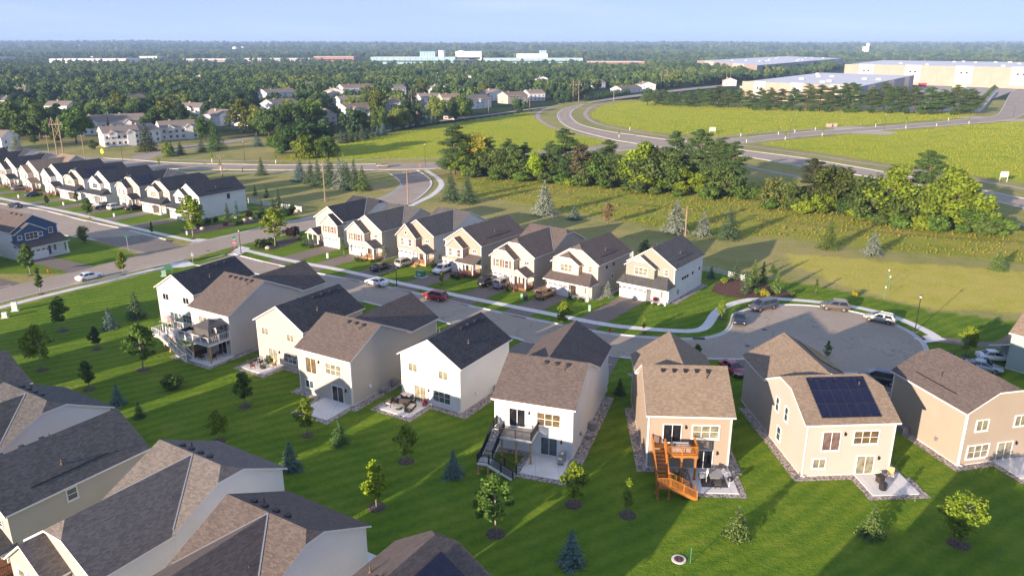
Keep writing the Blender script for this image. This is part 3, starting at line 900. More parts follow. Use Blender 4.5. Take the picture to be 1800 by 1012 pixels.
FACES = {'f': (Vector((1, 0, 0)), Vector((0, -1, 0))), 'b': (Vector((-1, 0, 0)), Vector((0, 1, 0))),
         'r': (Vector((0, 1, 0)), Vector((1, 0, 0))), 'l': (Vector((0, -1, 0)), Vector((-1, 0, 0)))}
_win_cache = {}
def window(parent, face, p, w, h, nx=2, ny=1, frame='trim_white', glass='glass_dark', fr=0.10, name='window', sill=True, detail=True):
    """a window standing on a wall: frame, bars and sill are one part, every pane is its own sub-part. p = bottom centre on the wall"""
    u, n = FACES[face]
    rz = math.atan2(u.y, u.x)
    key = (round(w, 2), round(h, 2), nx, ny, frame, glass, round(fr, 3), detail)
    if key not in _win_cache:
        mb = MB()
        d = 0.07
        mb.box(-w / 2 - fr, -d, -fr, w / 2 + fr, -0.001, 0)
        mb.box(-w / 2 - fr, -d, h, w / 2 + fr, -0.001, h + fr)
        mb.box(-w / 2 - fr, -d, 0, -w / 2, -0.001, h)
        mb.box(w / 2, -d, 0, w / 2 + fr, -0.001, h)
        for i in range(1, nx):
            x = -w / 2 + w * i / nx
            mb.box(x - 0.03, -d + 0.01, 0, x + 0.03, -0.001, h)
        for j in range(1, ny):
            z = h * j / ny
            mb.box(-w / 2, -d + 0.015, z - 0.025, w / 2, -0.001, z + 0.025)
        if detail:
            mb.box(-w / 2 - fr - 0.04, -d - 0.05, -fr - 0.05, w / 2 + fr + 0.04, -0.002, -fr)
        fm = mb.mesh('window', frame)
        pm = []
        for i in range(nx):
            for j in range(ny):
                xa, xb = -w / 2 + w * i / nx + (0.03 if i else 0), -w / 2 + w * (i + 1) / nx - (0.03 if i < nx - 1 else 0)
                za, zb = h * j / ny + (0.025 if j else 0), h * (j + 1) / ny - (0.025 if j < ny - 1 else 0)
                q = MB(); q.box(xa, -0.03, za, xb, -0.004, zb)
                pm.append(q.mesh('pane', glass))
        _win_cache[key] = (fm, pm)
    fm, pm = _win_cache[key]
    o = link(fm, name, parent, p, rz)
    for q in pm:
        link(q, 'pane', o)
    return o
def slider(parent, face, p, glass='glass_dark', w=1.75, h=2.0, frame='trim_white'):
    return window(parent, face, p, w, h, 2, 1, frame, glass, 0.10, 'patio_door')
def shutters(parent, face, p, w, h, mat='shutter_brown', sw=0.4):
    u, n = FACES[face]
    for s_ in (-1, 1):
        c = Vector(p) + u * s_ * (w / 2 + 0.12 + sw / 2)
        mb = MB(); mb.box(-sw / 2, -0.05, 0, sw / 2, -0.001, h)
        for k in range(1, 6):
            mb.box(-sw / 2 + 0.05, -0.06, h * k / 6 - 0.03, sw / 2 - 0.05, -0.05, h * k / 6 + 0.03)
        mb.build('shutter', mat, parent, c, math.atan2(u.y, u.x))
def garage_door(parent, x0, x1, y, h=2.15, face='f', mat='door_white'):
    w = x1 - x0
    mb = MB()
    for k in range(4):
        mb.box(-w / 2, -0.06, h * k / 4 + 0.015, w / 2, -0.001, h * (k + 1) / 4 - 0.01)
    for sx in (-1, 1):
        mb.box(sx * w / 2 - 0.07, -0.09, 0, sx * w / 2 + 0.07, -0.001, h + 0.12, 1)
    mb.box(-w / 2 + 0.07, -0.09, h, w / 2 - 0.07, -0.001, h + 0.12, 1)
    o = mb.build('garage_door', [mat, 'trim_white'], parent, ((x0 + x1) / 2, y, 0.02))
    n = 4
    for i in range(n):
        q = MB()
        cx = -w / 2 + w * (i + 0.5) / n
        for j in range(4):
            q.box(cx - w / n * 0.36 + w / n * 0.18 * j, -0.075, h * 0.79, cx - w / n * 0.36 + w / n * 0.18 * j + w / n * 0.14, -0.06, h * 0.93)
        q.build('pane', 'glass_dark', o)
    return o
def entry_door(parent, face, p, w=0.95, h=2.1, mat='frame_dark'):
    u, n = FACES[face]
    mb = MB(); mb.box(-w / 2, -0.05, 0, w / 2, -0.001, h)
    for s_ in (-1, 1):
        mb.box(s_ * w / 2 - 0.06, -0.08, 0, s_ * w / 2 + 0.06, -0.001, h + 0.1, 1)
    mb.box(-w / 2 + 0.06, -0.08, h, w / 2 - 0.06, -0.001, h + 0.1, 1)
    o = mb.build('door', [mat, 'trim_white'], parent, p, math.atan2(u.y, u.x))
    k = MB(); k.box(w * 0.32, -0.12, h * 0.46, w * 0.40, -0.05, h * 0.54); k.build('handle', 'steel', o)
    return o
def roof_vents(roof, pts, slope_axis='y'):
    for (x, y, z) in pts:
        mb = MB(); mb.box(-0.17, -0.17, -0.18, 0.17, 0.17, 0.10); mb.box(-0.22, -0.22, 0.101, 0.22, 0.22, 0.15)
        mb.build('roof_vent', 'metal_black', roof, (x, y, z))
def roof_pipes(roof, pts, mat='bark'):
    for (x, y, z) in pts:
        mb = MB(); mb.tube([(0, 0, -0.2), (0, 0, 0.45)], 0.06, 8); mb.lathe([(0.16, -0.1), (0.1, 0.06)], 8)
        mb.build('vent_pipe', mat, roof, (x, y, z))
def wall_lamp(h, face, p):
    u, n = FACES[face]
    mb = MB(); mb.box(-0.08, -0.16, 0, 0.08, -0.001, 0.3); mb.box(-0.05, -0.05, 0.301, 0.05, -0.001, 0.4)
    mb.build('wall_lamp', 'metal_black', h, p, math.atan2(u.y, u.x))
def solar(h, origin, ux, uy, cols, rows, skip=()):
    """black solar panels on a slope, every panel its own part; origin = lower left corner on the roof plane"""
    ux, uy = Vector(ux).normalized(), Vector(uy).normalized()
    n = ux.cross(uy)
    pw, ph = 1.03, 1.72
    for i in range(cols):
        for j in range(rows):
            if (i, j) in skip:
                continue
            c = Vector(origin) + ux * (pw * (i + 0.5)) + uy * (ph * (j + 0.5)) + n * 0.10
            mb = MB()
            mb.obox((0, 0, 0), ux * (pw / 2 - 0.015), uy * (ph / 2 - 0.015), n * 0.02, 1)
            mb.obox(n * 0.022, ux * (pw / 2 - 0.05), uy * (ph / 2 - 0.05), n * 0.002, 0)
            mb.build('solar_panel', ['solar_cell', 'solar_frame'], h, c)
def posts_rail(mb, p0, p1, z0, z1=None, h=0.95, gap=0.14, mp=0, mbz=0, post=0.1, ends=(1, 1)):
    """railing from p0 to p1 (deck heights z0, z1): posts, two rails, balusters"""
    z1 = z0 if z1 is None else z1
    a, b = Vector((*p0, z0)), Vector((*p1, z1))
    L = (b - a).length
    up = Vector((0, 0, 1))
    n = max(1, int(L / 1.8 + 0.5))
    for i in range(n + 1):
        if (i == 0 and not ends[0]) or (i == n and not ends[1]):
            continue
        q = a.lerp(b, i / n)
        mb.box(q.x - post / 2, q.y - post / 2, q.z - 0.02, q.x + post / 2, q.y + post / 2, q.z + h + 0.08, mp)
    mb.beam(a + up * h, b + up * h, 0.09, 0.05, mp)
    mb.beam(a + up * 0.12, b + up * 0.12, 0.05, 0.05, mp)
    k = max(2, int(L / gap))
    for i in range(1, k):
        q = a.lerp(b, i / k)
        mb.box(q.x - 0.018, q.y - 0.018, q.z + 0.12, q.x + 0.018, q.y + 0.018, q.z + h, mbz)
def steps(parent, p_top, direction, width, z_top, n, mat, rise=None, run=0.28, name='step', risers=True):
    """each tread its own part, going down along direction (2D unit)"""
    d = Vector((*direction, 0)); s_ = Vector((-d.y, d.x, 0))
    rise = rise or z_top / n
    me = None
    for i in range(n):
        c = Vector((*p_top, 0)) + d * run * (i + 0.5)
        z = z_top - rise * (i + 1)
        if me is None:
            mb = MB()
            mb.obox((0, 0, -0.03), d * (run / 2 + 0.01), s_ * width / 2, (0, 0, 0.03))
            me = mb.mesh(name, mat)
        link(me, name, parent, (c.x, c.y, max(z, 0.07)))
def stringers(mb, p_top, direction, width, z_top, z_bot, run, m=0):
    d = Vector((*direction, 0)); s_ = Vector((-d.y, d.x, 0))
    for sg in (-1, 1):
        a = Vector((*p_top, z_top - 0.2)) + s_ * sg * width / 2
        b = Vector((*p_top, z_bot + 0.02)) + s_ * sg * width / 2 + d * run
        mb.beam(a, b, 0.06, 0.3, m)

def front_style1(h, W, wm, roof, wall_mat, o):
    """upper bump gable over the garage, small gabled porch with wooden stairs at the other end"""
    bx = o.get('bx', (0.1, 5.3)); gx = o.get('gx', (0.3, 5.0))
    px0, px1 = o.get('porch', (5.0, W + 0.05))
    yb, yg = -1.6, -1.15
    gable_walls(wm, bx[0], bx[1], yb, 0.3, 2.62, 5.35, o.get('brise', 2.0), 'y', (o.get('bclip', 0), 0), (1, 1, 1, 1))
    wm.box(gx[0] - 0.35, yg, 0, gx[1] + 0.15, 0.1, 2.62, 2)
    roof.gable(bx[0], bx[1], yb, 0.5, 5.35, o.get('brise', 2.0), 'y', (o.get('bclip', 0), 0), 0.3, 0.3)
    garage_door(h, gx[0] + 0.05, gx[1] - 0.1, yg)
    cx = (bx[0] + bx[1]) / 2
    for xx, g in ((cx - 1.05, 'glass_blind'), (cx + 1.05, 'glass_curtain')):
        window(h, 'f', (xx, yb, 3.45), 0.85, 1.35, 1, 2, glass=g)
        shutters(h, 'f', (xx, yb, 3.45), 0.95, 1.4, o.get('shut', 'shutter_brown'), 0.34)
    if o.get('attic'):
        window(h, 'f', (cx, yb, 5.85), 0.5, 0.5, 1, 1)
    # porch
    pz, pd = 0.55, -2.6
    pm = (px0 + px1) / 2
    if o.get('porch_roof') == 'shed':
        roof.shed(px0 - 0.6, px1 + 0.3, pd - 0.35, 0.05, 2.75, 3.85)
    else:
        roof.gable(px0, px1, pd, 0.05, 2.75, o.get('prise', 1.1), 'y', (o.get('pclip', 0), 0), 0.3, 0.25)
        gable_walls(wm, px0, px1, pd, 0.1, 2.60, 2.75, o.get('prise', 1.1), 'y', (o.get('pclip', 0), 0), (1, 1, 1, 1))
    deck = MB(); deck.box(px0 + 0.1, pd, 0.15, px1 - 0.05, -0.02, pz)
    dk = deck.build('porch_deck', o.get('deck', 'wood_deck_red'), h)
    pc = MB(); pc.box(-0.11, 0.05, pz, 0.11, 0.27, 2.66)
    pcm = pc.mesh('porch_post', 'trim_white')
    for xx in (px0 + 0.2, pm, px1 - 0.2) if px1 - px0 > 3 else (px0 + 0.2, px1 - 0.2):
        link(pcm, 'porch_post', h, (xx, pd, 0))
    rl = MB()
    posts_rail(rl, (px1 - 0.15, pd + 0.2), (px1 - 0.15, -0.1), pz, h=0.85, gap=0.16)
    posts_rail(rl, (pm, pd + 0.12), (px1 - 0.15, pd + 0.12), pz, h=0.85, gap=0.16)
    rl.build('railing', o.get('deck', 'wood_deck_red'), h)
    sx = px0 + 0.15 + (pm - px0) / 2
    steps(h, (sx, pd), (0, -1), pm - px0, pz, 4, o.get('deck', 'wood_deck_red'), run=0.3)
    for xx in (px0 + 0.15, pm):
        sr = MB()
        posts_rail(sr, (xx, pd - 0.05), (xx, pd - 1.15), pz, 0.1, 0.85, 0.18)
        sr.build('stair_railing', o.get('deck', 'wood_deck_red'), h)
    entry_door(h, 'f', (pm - 0.3, -0.0, pz), mat=o.get('door', 'frame_dark'))
    window(h, 'f', (o.get('wx', (bx[1] + W) / 2 + 0.1), 0.0, 4.25), 0.95, 0.55, 2, 2)
    wall_lamp(h, 'f', (gx[0] - 0.12, yg, 1.6))
    if o.get('flag'):
        f = MB(); f.box(pm + 0.9, pd - 0.03, 0.95, pm + 1.5, pd + 0.02, 1.4); f.build('bunting', 'fabric_red', h)

def front_style3(h, W, wm, roof, wall_mat, o):
    """single storey front with garage and recessed porch under one broad sloping roof, upper gable set back"""
    yg = -3.0
    bx = o.get('bx', (0.1, 5.6))
    gable_walls(wm, bx[0], bx[1], -1.1, 0.3, 2.5, 5.5, o.get('brise', 1.75), 'y', (o.get('bclip', 0), 0), (1, 1, 1, 1))
    roof.gable(bx[0], bx[1], -1.1, 0.6, 5.5, o.get('brise', 1.75), 'y', (o.get('bclip', 0), 0), 0.3, 0.3)
    gw = o.get('gw', 5.2)
    wm.box(0.0, yg, 0, gw, 0.05, 2.62, 2)
    wm.box(gw, -1.5, 0, W, 0.05, 2.62, 0)
    roof.shed(-0.4, W + 0.35, yg - 0.45, 0.06, 2.72, 4.05, 0.0, o.get('hipr', 1.6))
    garage_door(h, 0.45, gw - 0.45, yg)
    lam = o.get('glass', 'glass_blind')
    cx = (bx[0] + bx[1]) / 2
    window(h, 'f', (cx + 0.2, -1.1, 4.02), 2.4, 1.25, 3, 2, glass=lam)
    if o.get('shut'):
        shutters(h, 'f', (cx + 0.2, -1.1, 4.02), 2.55, 1.3, o['shut'], 0.36)
    window(h, 'f', ((bx[1] + W) / 2 + 0.1, 0.0, 4.35), 0.75, 1.0, 1, 2, glass=o.get('glass2', 'glass_blind'))
    slab = MB(); slab.box(gw + 0.01, yg - 0.25, 0, W + 0.1, -1.51, 0.16)
    slab.build('porch_slab', 'concrete_patio', h)
    pc = MB(); pc.box(W - 0.35, yg - 0.05, 0.16, W - 0.05, yg + 0.25, 2.6)
    pc.box(W - 0.42, yg - 0.12, 0.16, W + 0.02, yg + 0.32, 0.75)
    pc.build('porch_post', 'trim_white', h)
    bm_ = MB(); bm_.box(gw + 0.02, yg, 2.35, W, yg + 0.2, 2.6); bm_.build('porch_beam', 'trim_white', h)
    entry_door(h, 'f', (gw + 0.9, -1.5, 0.17), mat=o.get('door', 'siding_beige'))
    window(h, 'f', (gw + 2.2, -1.5, 0.75), 0.5, 1.4, 1, 1, glass='glass_blind')
    wall_lamp(h, 'f', (0.2, yg, 1.6)); wall_lamp(h, 'f', (gw - 0.2, yg, 1.6))
    if o.get('brackets'):
        b_ = MB(); zz = 6.42
        b_.beam((cx - 1.25, -1.16, zz - 0.05), (cx + 1.25, -1.16, zz - 0.05), 0.1, 0.16)
        b_.beam((cx, -1.16, zz), (cx, -1.16, zz + 0.7), 0.1, 0.14)
        b_.beam((cx - 0.6, -1.16, zz), (cx, -1.16, zz + 0.45), 0.09, 0.1); b_.beam((cx + 0.6, -1.16, zz), (cx, -1.16, zz + 0.45), 0.09, 0.1)
        b_.build('gable_bracket', 'trim_white', h)

def house(name, label, p, ang, kind, o=None, facing='camera'):
    """p = front right corner (facing='camera') or rear left corner as seen from the camera (facing='away').
    kind A: one block, ridge front to back; B: front wing plus a rear block whose ridge runs sideways"""
    o = o or {}
    W = o.get('W', 8.8)
    e = o.get('e', 5.9)
    rise = o.get('rise', 2.75)
    Df, Dr = o.get('Df', 6.3), o.get('Dr', 11.0)
    D = o.get('D', 12.0) if kind == 'A' else Df + Dr
    a = R(ang)
    u, v = Vector((math.cos(a), math.sin(a))), Vector((-math.sin(a), math.cos(a)))
    P = Vector(p)
    if facing == 'camera':
        org, rz = P - u * W, a
    else:
        org, rz = P + u * W + v * D, a + math.pi
    h = thing(name, label, 'house', (org.x, org.y, 0), rz)
    wall = o.get('wall', 'siding_white'); front = o.get('front', wall); low = o.get('low', wall)
    wm, roof = MB(), Roof()
    clip = o.get('clip', (0, 0))
    trim = o.get('trim', 'trim_white')
    if kind == 'A':
        gable_walls(wm, 0, W, 0, D, 0, e, rise, 'y', clip, (1 if o.get('front') else 0, 0, 0, 0))
        roof.gable(0, W, 0, D, e, rise, 'y', clip)
    else:
        rr = o.get('rrise', 2.75)
        gable_walls(wm, 0, W, Df, D, 0, e, rr, 'x', clip)
        roof.gable(0, W, Df, D, e, rr, 'x', clip)
        fc = o.get('fclip', 0)
        fr = min(o.get('frise', rise), rr - 0.05)
        gable_walls(wm, 0.02, W - 0.02, 0, Df + 1, 0, e, fr, 'y', (fc, 0), (1 if o.get('front') else 0, 0, 0, 0))
        yv = Dr / 2 * fr / rr
        roof.gable(0.02, W - 0.02, 0, Df, e, fr, 'y', (fc, 0), cut1=(-0.05, yv))
    st = o.get('style', 0)
    if st == 1: front_style1(h, W, wm, roof, wall, o)
    elif st == 3: front_style3(h, W, wm, roof, wall, o)
    elif st == 0:
        # plain front, seen only from behind: garage block under a low roof
        wm.box(0.3, -2.0, 0, 6.0, 0.1, 2.62, 0)
        roof.shed(0.0, W + 0.3, -2.4, 0.05, 2.75, 3.6)
        garage_door(h, 0.8, 5.6, -2.0)
        window(h, 'f', (2.8, 0, 4.2), 1.8, 1.2, 2, 2)
    wl = wm.build('wall', [wall, front, low], h)
    rf = roof.mb.build('roof', [o.get('roof', 'shingle_black'), trim], h)
    if kind == 'B' and o.get('flash', True):
        fm = MB()
        k_e = e + roof.t
        fr = min(o.get('frise', rise), o.get('rrise', 2.75) - 0.05)
        yv = Dr / 2 * fr / o.get('rrise', 2.75)
        for x0, sg in ((W - 0.02, -1), (0.02, 1)):
            A_ = Vector((x0 - sg * 0.0, Df, k_e + 0.05)); B_ = Vector((W / 2, Df + yv, k_e + fr + 0.05))
            fm.beam(A_, B_, 0.11, 0.05)
        fm.build('valley_flashing', 'metal_grey', rf)
    if o.get('corner'):
        for (x, y) in ((0, 0), (W, 0), (0, D), (W, D)):
            cm = MB()
            sx, sy = (-1 if x == 0 else 1), (-1 if y == 0 else 1)
            cm.box(min(x, x + sx * 0.025) - (0.12 if sx > 0 else 0), min(y, y + sy * 0.025) - (0.12 if sy > 0 else 0), 0.1,
                   max(x, x + sx * 0.025) + (0.12 if sx < 0 else 0), max(y, y + sy * 0.025) + (0.12 if sy < 0 else 0), e - 0.05)
            cm.build('corner_board', 'trim_white', h)
    fnd = MB(); fnd.box(-0.03, -0.03, 0, W + 0.03, D + 0.03, 0.14); fnd.build('foundation', 'concrete_kerb', h)
    # ridge vents and pipes
    if kind == 'B':
        rr = o.get('rrise', 2.75)
        side = o.get('vent_side', 1)
        yy = Df + Dr / 2 + side * 0.7
        zz = e + roof.t + rr - 0.7 * rr / (Dr / 2) + 0.05
        roof_vents(rf, [(W * (0.22 + 0.14 * i), yy, zz) for i in range(o.get('vents', 4))])
        roof_pipes(rf, [(W * 0.25, yy + side * 0.7, zz - 0.4), (W * 0.75, Df + 1.6, e + roof.t + 1.6 * rr / (Dr / 2) + 0.2)])
    else:
        k = rise / (W / 2)
        roof_vents(rf, [(W / 2 - 0.7, D * (0.2 + 0.14 * i), e + roof.t + rise - 0.7 * k + 0.05) for i in range(o.get('vents', 3))])
        roof_pipes(rf, [(W * 0.82, D * 0.45, e + roof.t + 0.18 * W * k + 0.15), (W * 0.2, D * 0.6, e + roof.t + 0.2 * W * k + 0.15)])
        # low snow rail line on the slope
        q = MB(); x_ = W * 0.9; q.beam((x_, D * 0.2, e + roof.t + (W - x_) * k + 0.03), (x_, D * 0.75, e + roof.t + (W - x_) * k + 0.03), 0.12, 0.05); q.build('ridge_strip', 'metal_black', rf)
    for x in (0.1, W - 0.1):
        gut = MB(); gut.box(x - 0.05, D + 0.002, 0.2, x + 0.05, D + 0.07, e); gut.box(x - 0.05, D + 0.071, 0.2, x + 0.05, D + 0.5, 0.28)
        gut.build('downspout', trim, h)
    return h, dict(W=W, D=D, e=e, org=org, rz=rz, Df=Df, Dr=Dr)
def local(info, x, y):
    """house-local point -> world"""
    c, s_ = math.cos(info['rz']), math.sin(info['rz'])
    return (info['org'].x + c * x - s_ * y, info['org'].y + s_ * x + c * y)

# ------------------------------------------------------------------ the houses themselves
RINGS = [ring1, L2 + N2[::-1], L3 + N3[::-1]]
def driveway(info, x0, x1, y0, label, mat='asphalt_drive', ymax=32):
    """sheet from the garage to the street edge"""
    d = 1.0
    while d < ymax:
        q = local(info, (x0 + x1) / 2, y0 - d)
        if any(in_poly(q[0], q[1], r_) for r_ in RINGS):
            break
        d += 0.2
    mb = MB()
    P = [local(info, x0, y0), local(info, x0 - 0.1, y0 - d - 0.3), local(info, x1 + 0.1, y0 - d - 0.3), local(info, x1, y0)]
    mb.poly([(*q, 0.022) for q in P])
    structure(mb, 'driveway', mat, label)
    return d
def sheet(info, pts, z, name, mat, label):
    mb = MB(); mb.poly([(*local(info, *q), z) for q in pts])
    o = mb.build(name, mat)
    if o.data.polygons[0].normal.z < 0:
        o.data.flip_normals()
    return tag(o, label, kind='structure')
def slab(info, x0, y0, x1, y1, label, z=0.10):
    mb = MB(); P = [local(info, x0, y0), local(info, x1, y0), local(info, x1, y1), local(info, x0, y1)]
    mb.prism(P, 0.0, z)
    return tag(mb.build('patio', 'concrete_patio'), label, kind='structure')
def bush(p, r, label, color=(0.045, 0.085, 0.02), group=None, hh=None): pass   # replaced below, once plants exist

HOUSES = {}
# middle row, fronts to the camera
o = dict(W=8.9, D=11.8, style=3, front='batten_sage', wall='siding_white', low='siding_white', roof='shingle_grey', brackets=True, corner=True, rise=2.8)
HOUSES['F7'] = house('house', 'white house with sage green front gables, rightmost of the middle row', (27.9, 124.2), -36.6, 'A', o)
o = dict(W=8.9, D=11.6, style=3, front='siding_cream', wall='siding_cream', low='stone_veneer', roof='shingle_brown', clip=(1.3, 0), bclip=1.3, shut='shutter_white', rise=2.8)
HOUSES['F6'] = house('house', 'cream house with clipped brown gables behind the gold car', (15.0, 126.4), -36.3, 'A', o)
o = dict(W=8.7, style=1, front='siding_cream', wall='siding_cream', roof='shingle_brown', fclip=1.2, clip=(0, 1.2), bclip=1.0, frise=2.7)
HOUSES['F5'] = house('house', 'cream house with brown shutters behind the silver minivan', (4.0, 131.3), -36.0, 'B', o)
o = dict(W=8.8, D=14.4, style=1, front='siding_taupe', wall='siding_greige', roof='shingle_brown', porch_roof='shed', bx=(1.6, 5.6), gx=(0.3, 5.2), rise=2.8, brise=1.6, corner=True, shut='shutter_white')
HOUSES['F4'] = house('house', 'taupe fronted house with a sloping porch roof behind the white SUV', (-5.9, 139.6), -35.8, 'A', o)
o = dict(W=8.7, style=1, front='siding_taupe', wall='siding_white', roof='shingle_grey', attic=True, shut='shutter_white', brise=2.5, frise=2.7, flag=True, deck='wood_pale')
HOUSES['F3'] = house('house', 'brown fronted house with white shutters and a small attic window', (-15.7, 147.4), -35.6, 'B', o)
o = dict(W=8.8, style=1, front='siding_cream', wall='siding_greige', roof='shingle_grey', frise=2.7, deck='wood_pale')
HOUSES['F2'] = house('house', 'cream house with brown shutters, second from the left in the middle row', (-26.8, 151.6), -35.5, 'B', o)
o = dict(W=8.9, style=1, front='siding_cream', wall='siding_white', roof='shingle_black', bx=(3.6, 8.8), gx=(3.9, 8.6), porch=(-0.2, 3.4), clip=(0, 1.2), frise=2.7, wx=1.7, deck='canvas_grey')
HOUSES['F1'] = house('house', 'off-white house with its porch at the left end of the middle row', (-36.6, 160.4), -35.5, 'B', o)
DRV = dict(F7=(0.4, 5.0, -3.0, 'dark asphalt driveway of the sage gabled house'), F6=(0.4, 5.0, -3.0, 'dark asphalt driveway under the gold car'), F5=(0.2, 5.0, -1.2, 'dark asphalt driveway under the silver minivan'),
           F4=(0.2, 5.0, -1.2, 'dark asphalt driveway under the white SUV'), F3=(0.2, 5.0, -1.2, 'dark asphalt driveway under the silver SUV'), F2=(0.2, 4.8, -1.2, 'brownish asphalt driveway of the second house from the left'), F1=(3.8, 8.6, -1.2, 'brownish asphalt driveway at the left end of the middle row'))
for k, (x0, x1, y0, lab) in DRV.items():
    driveway(HOUSES[k][1], x0, x1, y0, lab)
for k, zs in dict(F7=((3.4, 3.1), (4.4, 3.1), (5.4, 3.1), (7.6, 3.1), (10.5, 3.3)), F6=((3.0, 4.6), (5.5, 4.6)), F5=((9.5, 3.6),), F3=((10.0, 3.8),)).items():
    h, i_ = HOUSES[k]
    for y, z in zs:
        window(h, 'r', (i_['W'], y, z), 0.5, 0.4, 1, 1, frame='frame_dark', fr=0.05, detail=False)
h, i_ = HOUSES['F6']; window(h, 'r', (8.9, 5.2, 2.3), 0.7, 0.7, 1, 1)
for k in ('F7', 'F6', 'F5', 'F4', 'F3', 'F2'):
    h, i_ = HOUSES[k]
    mb = MB(); mb.box(0, 0, 0, 0.14, 0.5, 0.8); mb.build('electric_meter', 'metal_grey', h, (i_['W'] + 0.002, 1.4, 0.9))
    sheet(i_, ((i_['W'], -1.0), (i_['W'] + 1.2, -1.4), (i_['W'] + 1.2, i_['D'] + 0.6), (i_['W'], i_['D'] + 0.6)), 0.024, 'gravel_bed', 'river_rock', 'strip of river rock beside house ' + {'F7': 'with sage gables', 'F6': 'with clipped brown gables', 'F5': 'behind the minivan', 'F4': 'behind the white SUV', 'F3': 'with the attic window', 'F2': 'second from the left'}[k])

# upper left row
GROW = [
    ('G8', (-79.1, 189.0), 'A', dict(W=8.8, D=13.9, style=3, wall='siding_white', roof='shingle_black', door='frame_dark', bx=(0.1, 5.0), shut=None, glass='glass_dark'), 'white house with long black roof at the near end of the upper left row'),
    ('G7', (-90.0, 197.0), 'A', dict(D=13, style=3, wall='siding_greige', front='siding_cream', low='siding_cream', roof='shingle_black', clip=(1.2, 1.2), bclip=1.2), 'cream fronted house with clipped gables beside the long black roof'),
    ('G6', (-101.0, 203.6), 'B', dict(style=1, wall='siding_greige', front='siding_cream', roof='shingle_black', bclip=1.0, fclip=1.2, shut='shutter_white'), 'beige house with a small gabled porch behind the white SUV on its drive'),
    ('G5', (-112.2, 209.8), 'A', dict(D=14, style=3, wall='siding_white', roof='shingle_black', glass='glass_dark'), 'white house behind the white pickup truck'),
    ('G4', (-122.8, 216.0), 'A', dict(D=14, style=3, wall='siding_white', front='siding_cream', low='siding_cream', roof='shingle_black', clip=(1.3, 0), bclip=1.2), 'beige fronted house with black solar panels on its roof'),
    ('G3', (-133.0, 222.9), 'A', dict(D=14, style=1, wall='siding_white', roof='shingle_black', shut='shutter_white'), 'white house with a black roof behind the dark parked car'),
    ('G2', (-143.8, 229.5), 'B', dict(style=1, wall='siding_greige', front='siding_offwhite', roof='shingle_tan', rrise=3.4, shut='shutter_white'), 'house with the broad tan roof in the upper left row'),
    ('G1', (-155.0, 236.7), 'B', dict(style=1, wall='siding_white', front='siding_offwhite', roof='shingle_black', frise=2.7), 'white house with a black roof beside the tan roofed one'),
    ('G0', (-167.0, 244.0), 'B', dict(style=1, wall='siding_white', roof='shingle_black', frise=2.7), 'white house with blue-black roof at the left edge of the photo'),
    ('G9', (-179.0, 252.0), 'A', dict(style=1, wall='siding_white', roof='shingle_black'), 'black roofed house cut off by the left edge'),
]
for k, p, kind, o, lab in GROW:
    HOUSES[k] = house('house', lab, p, -34.0, kind, o)
    s3 = o.get('style') == 3
    driveway(HOUSES[k][1], 0.3, 5.0, -3.0 if s3 else -1.2, 'driveway of the ' + lab, 'asphalt_new' if k == 'G7' else 'asphalt_drive')
h, i_ = HOUSES['G8']
window(h, 'r', (8.8, 8.6, 4.2), 0.7, 1.1, 1, 2, frame='frame_dark', fr=0.06)
h, i_ = HOUSES['G4']
k_ = 2.75 / 4.4
solar(h, (8.4, 2.0, 5.9 + 0.17 + 0.4 * k_), (0, 1, 0), (-1, 0, k_), 8, 2)
h, i_ = HOUSES['G6']
solar(h, (8.2, 0.8, 5.9 + 0.17 + 0.5 * k_), (0, 1, 0), (-1, 0, k_), 4, 2)
# blue house and its neighbour at the left
o = dict(W=9.4, D=13.0, style=3, wall='siding_white', front='siding_blue', low='siding_white', roof='shingle_brown', bx=(0.1, 6.2), glass='glass_dark', glass2='glass_dark', door='siding_blue', corner=True, hipr=0.0)
HOUSES['B1'] = house('house', 'blue fronted white house beside the through street', (-97.6, 158.6), 60.0, 'A', o)
driveway(HOUSES['B1'][1], 0.4, 5.2, -3.0, 'grey driveway of the blue fronted house')
h, i_ = HOUSES['B1']
window(h, 'f', (1.0, -1.1, 4.35), 0.7, 0.7, 1, 1, glass='glass_teal'); window(h, 'f', (5.2, -1.1, 4.35), 0.7, 0.7, 1, 1, glass='glass_teal')
o = dict(W=9.0, D=13.0, style=1, wall='siding_white', roof='shingle_black', bx=(0.1, 5.0))
HOUSES['B2'] = house('house', 'white house cut off by the left edge next to the blue fronted one', (-104.4, 146.6), 60.0, 'A', o)
driveway(HOUSES['B2'][1], 0.4, 4.8, -1.2, 'grey driveway at the left edge of the photo')

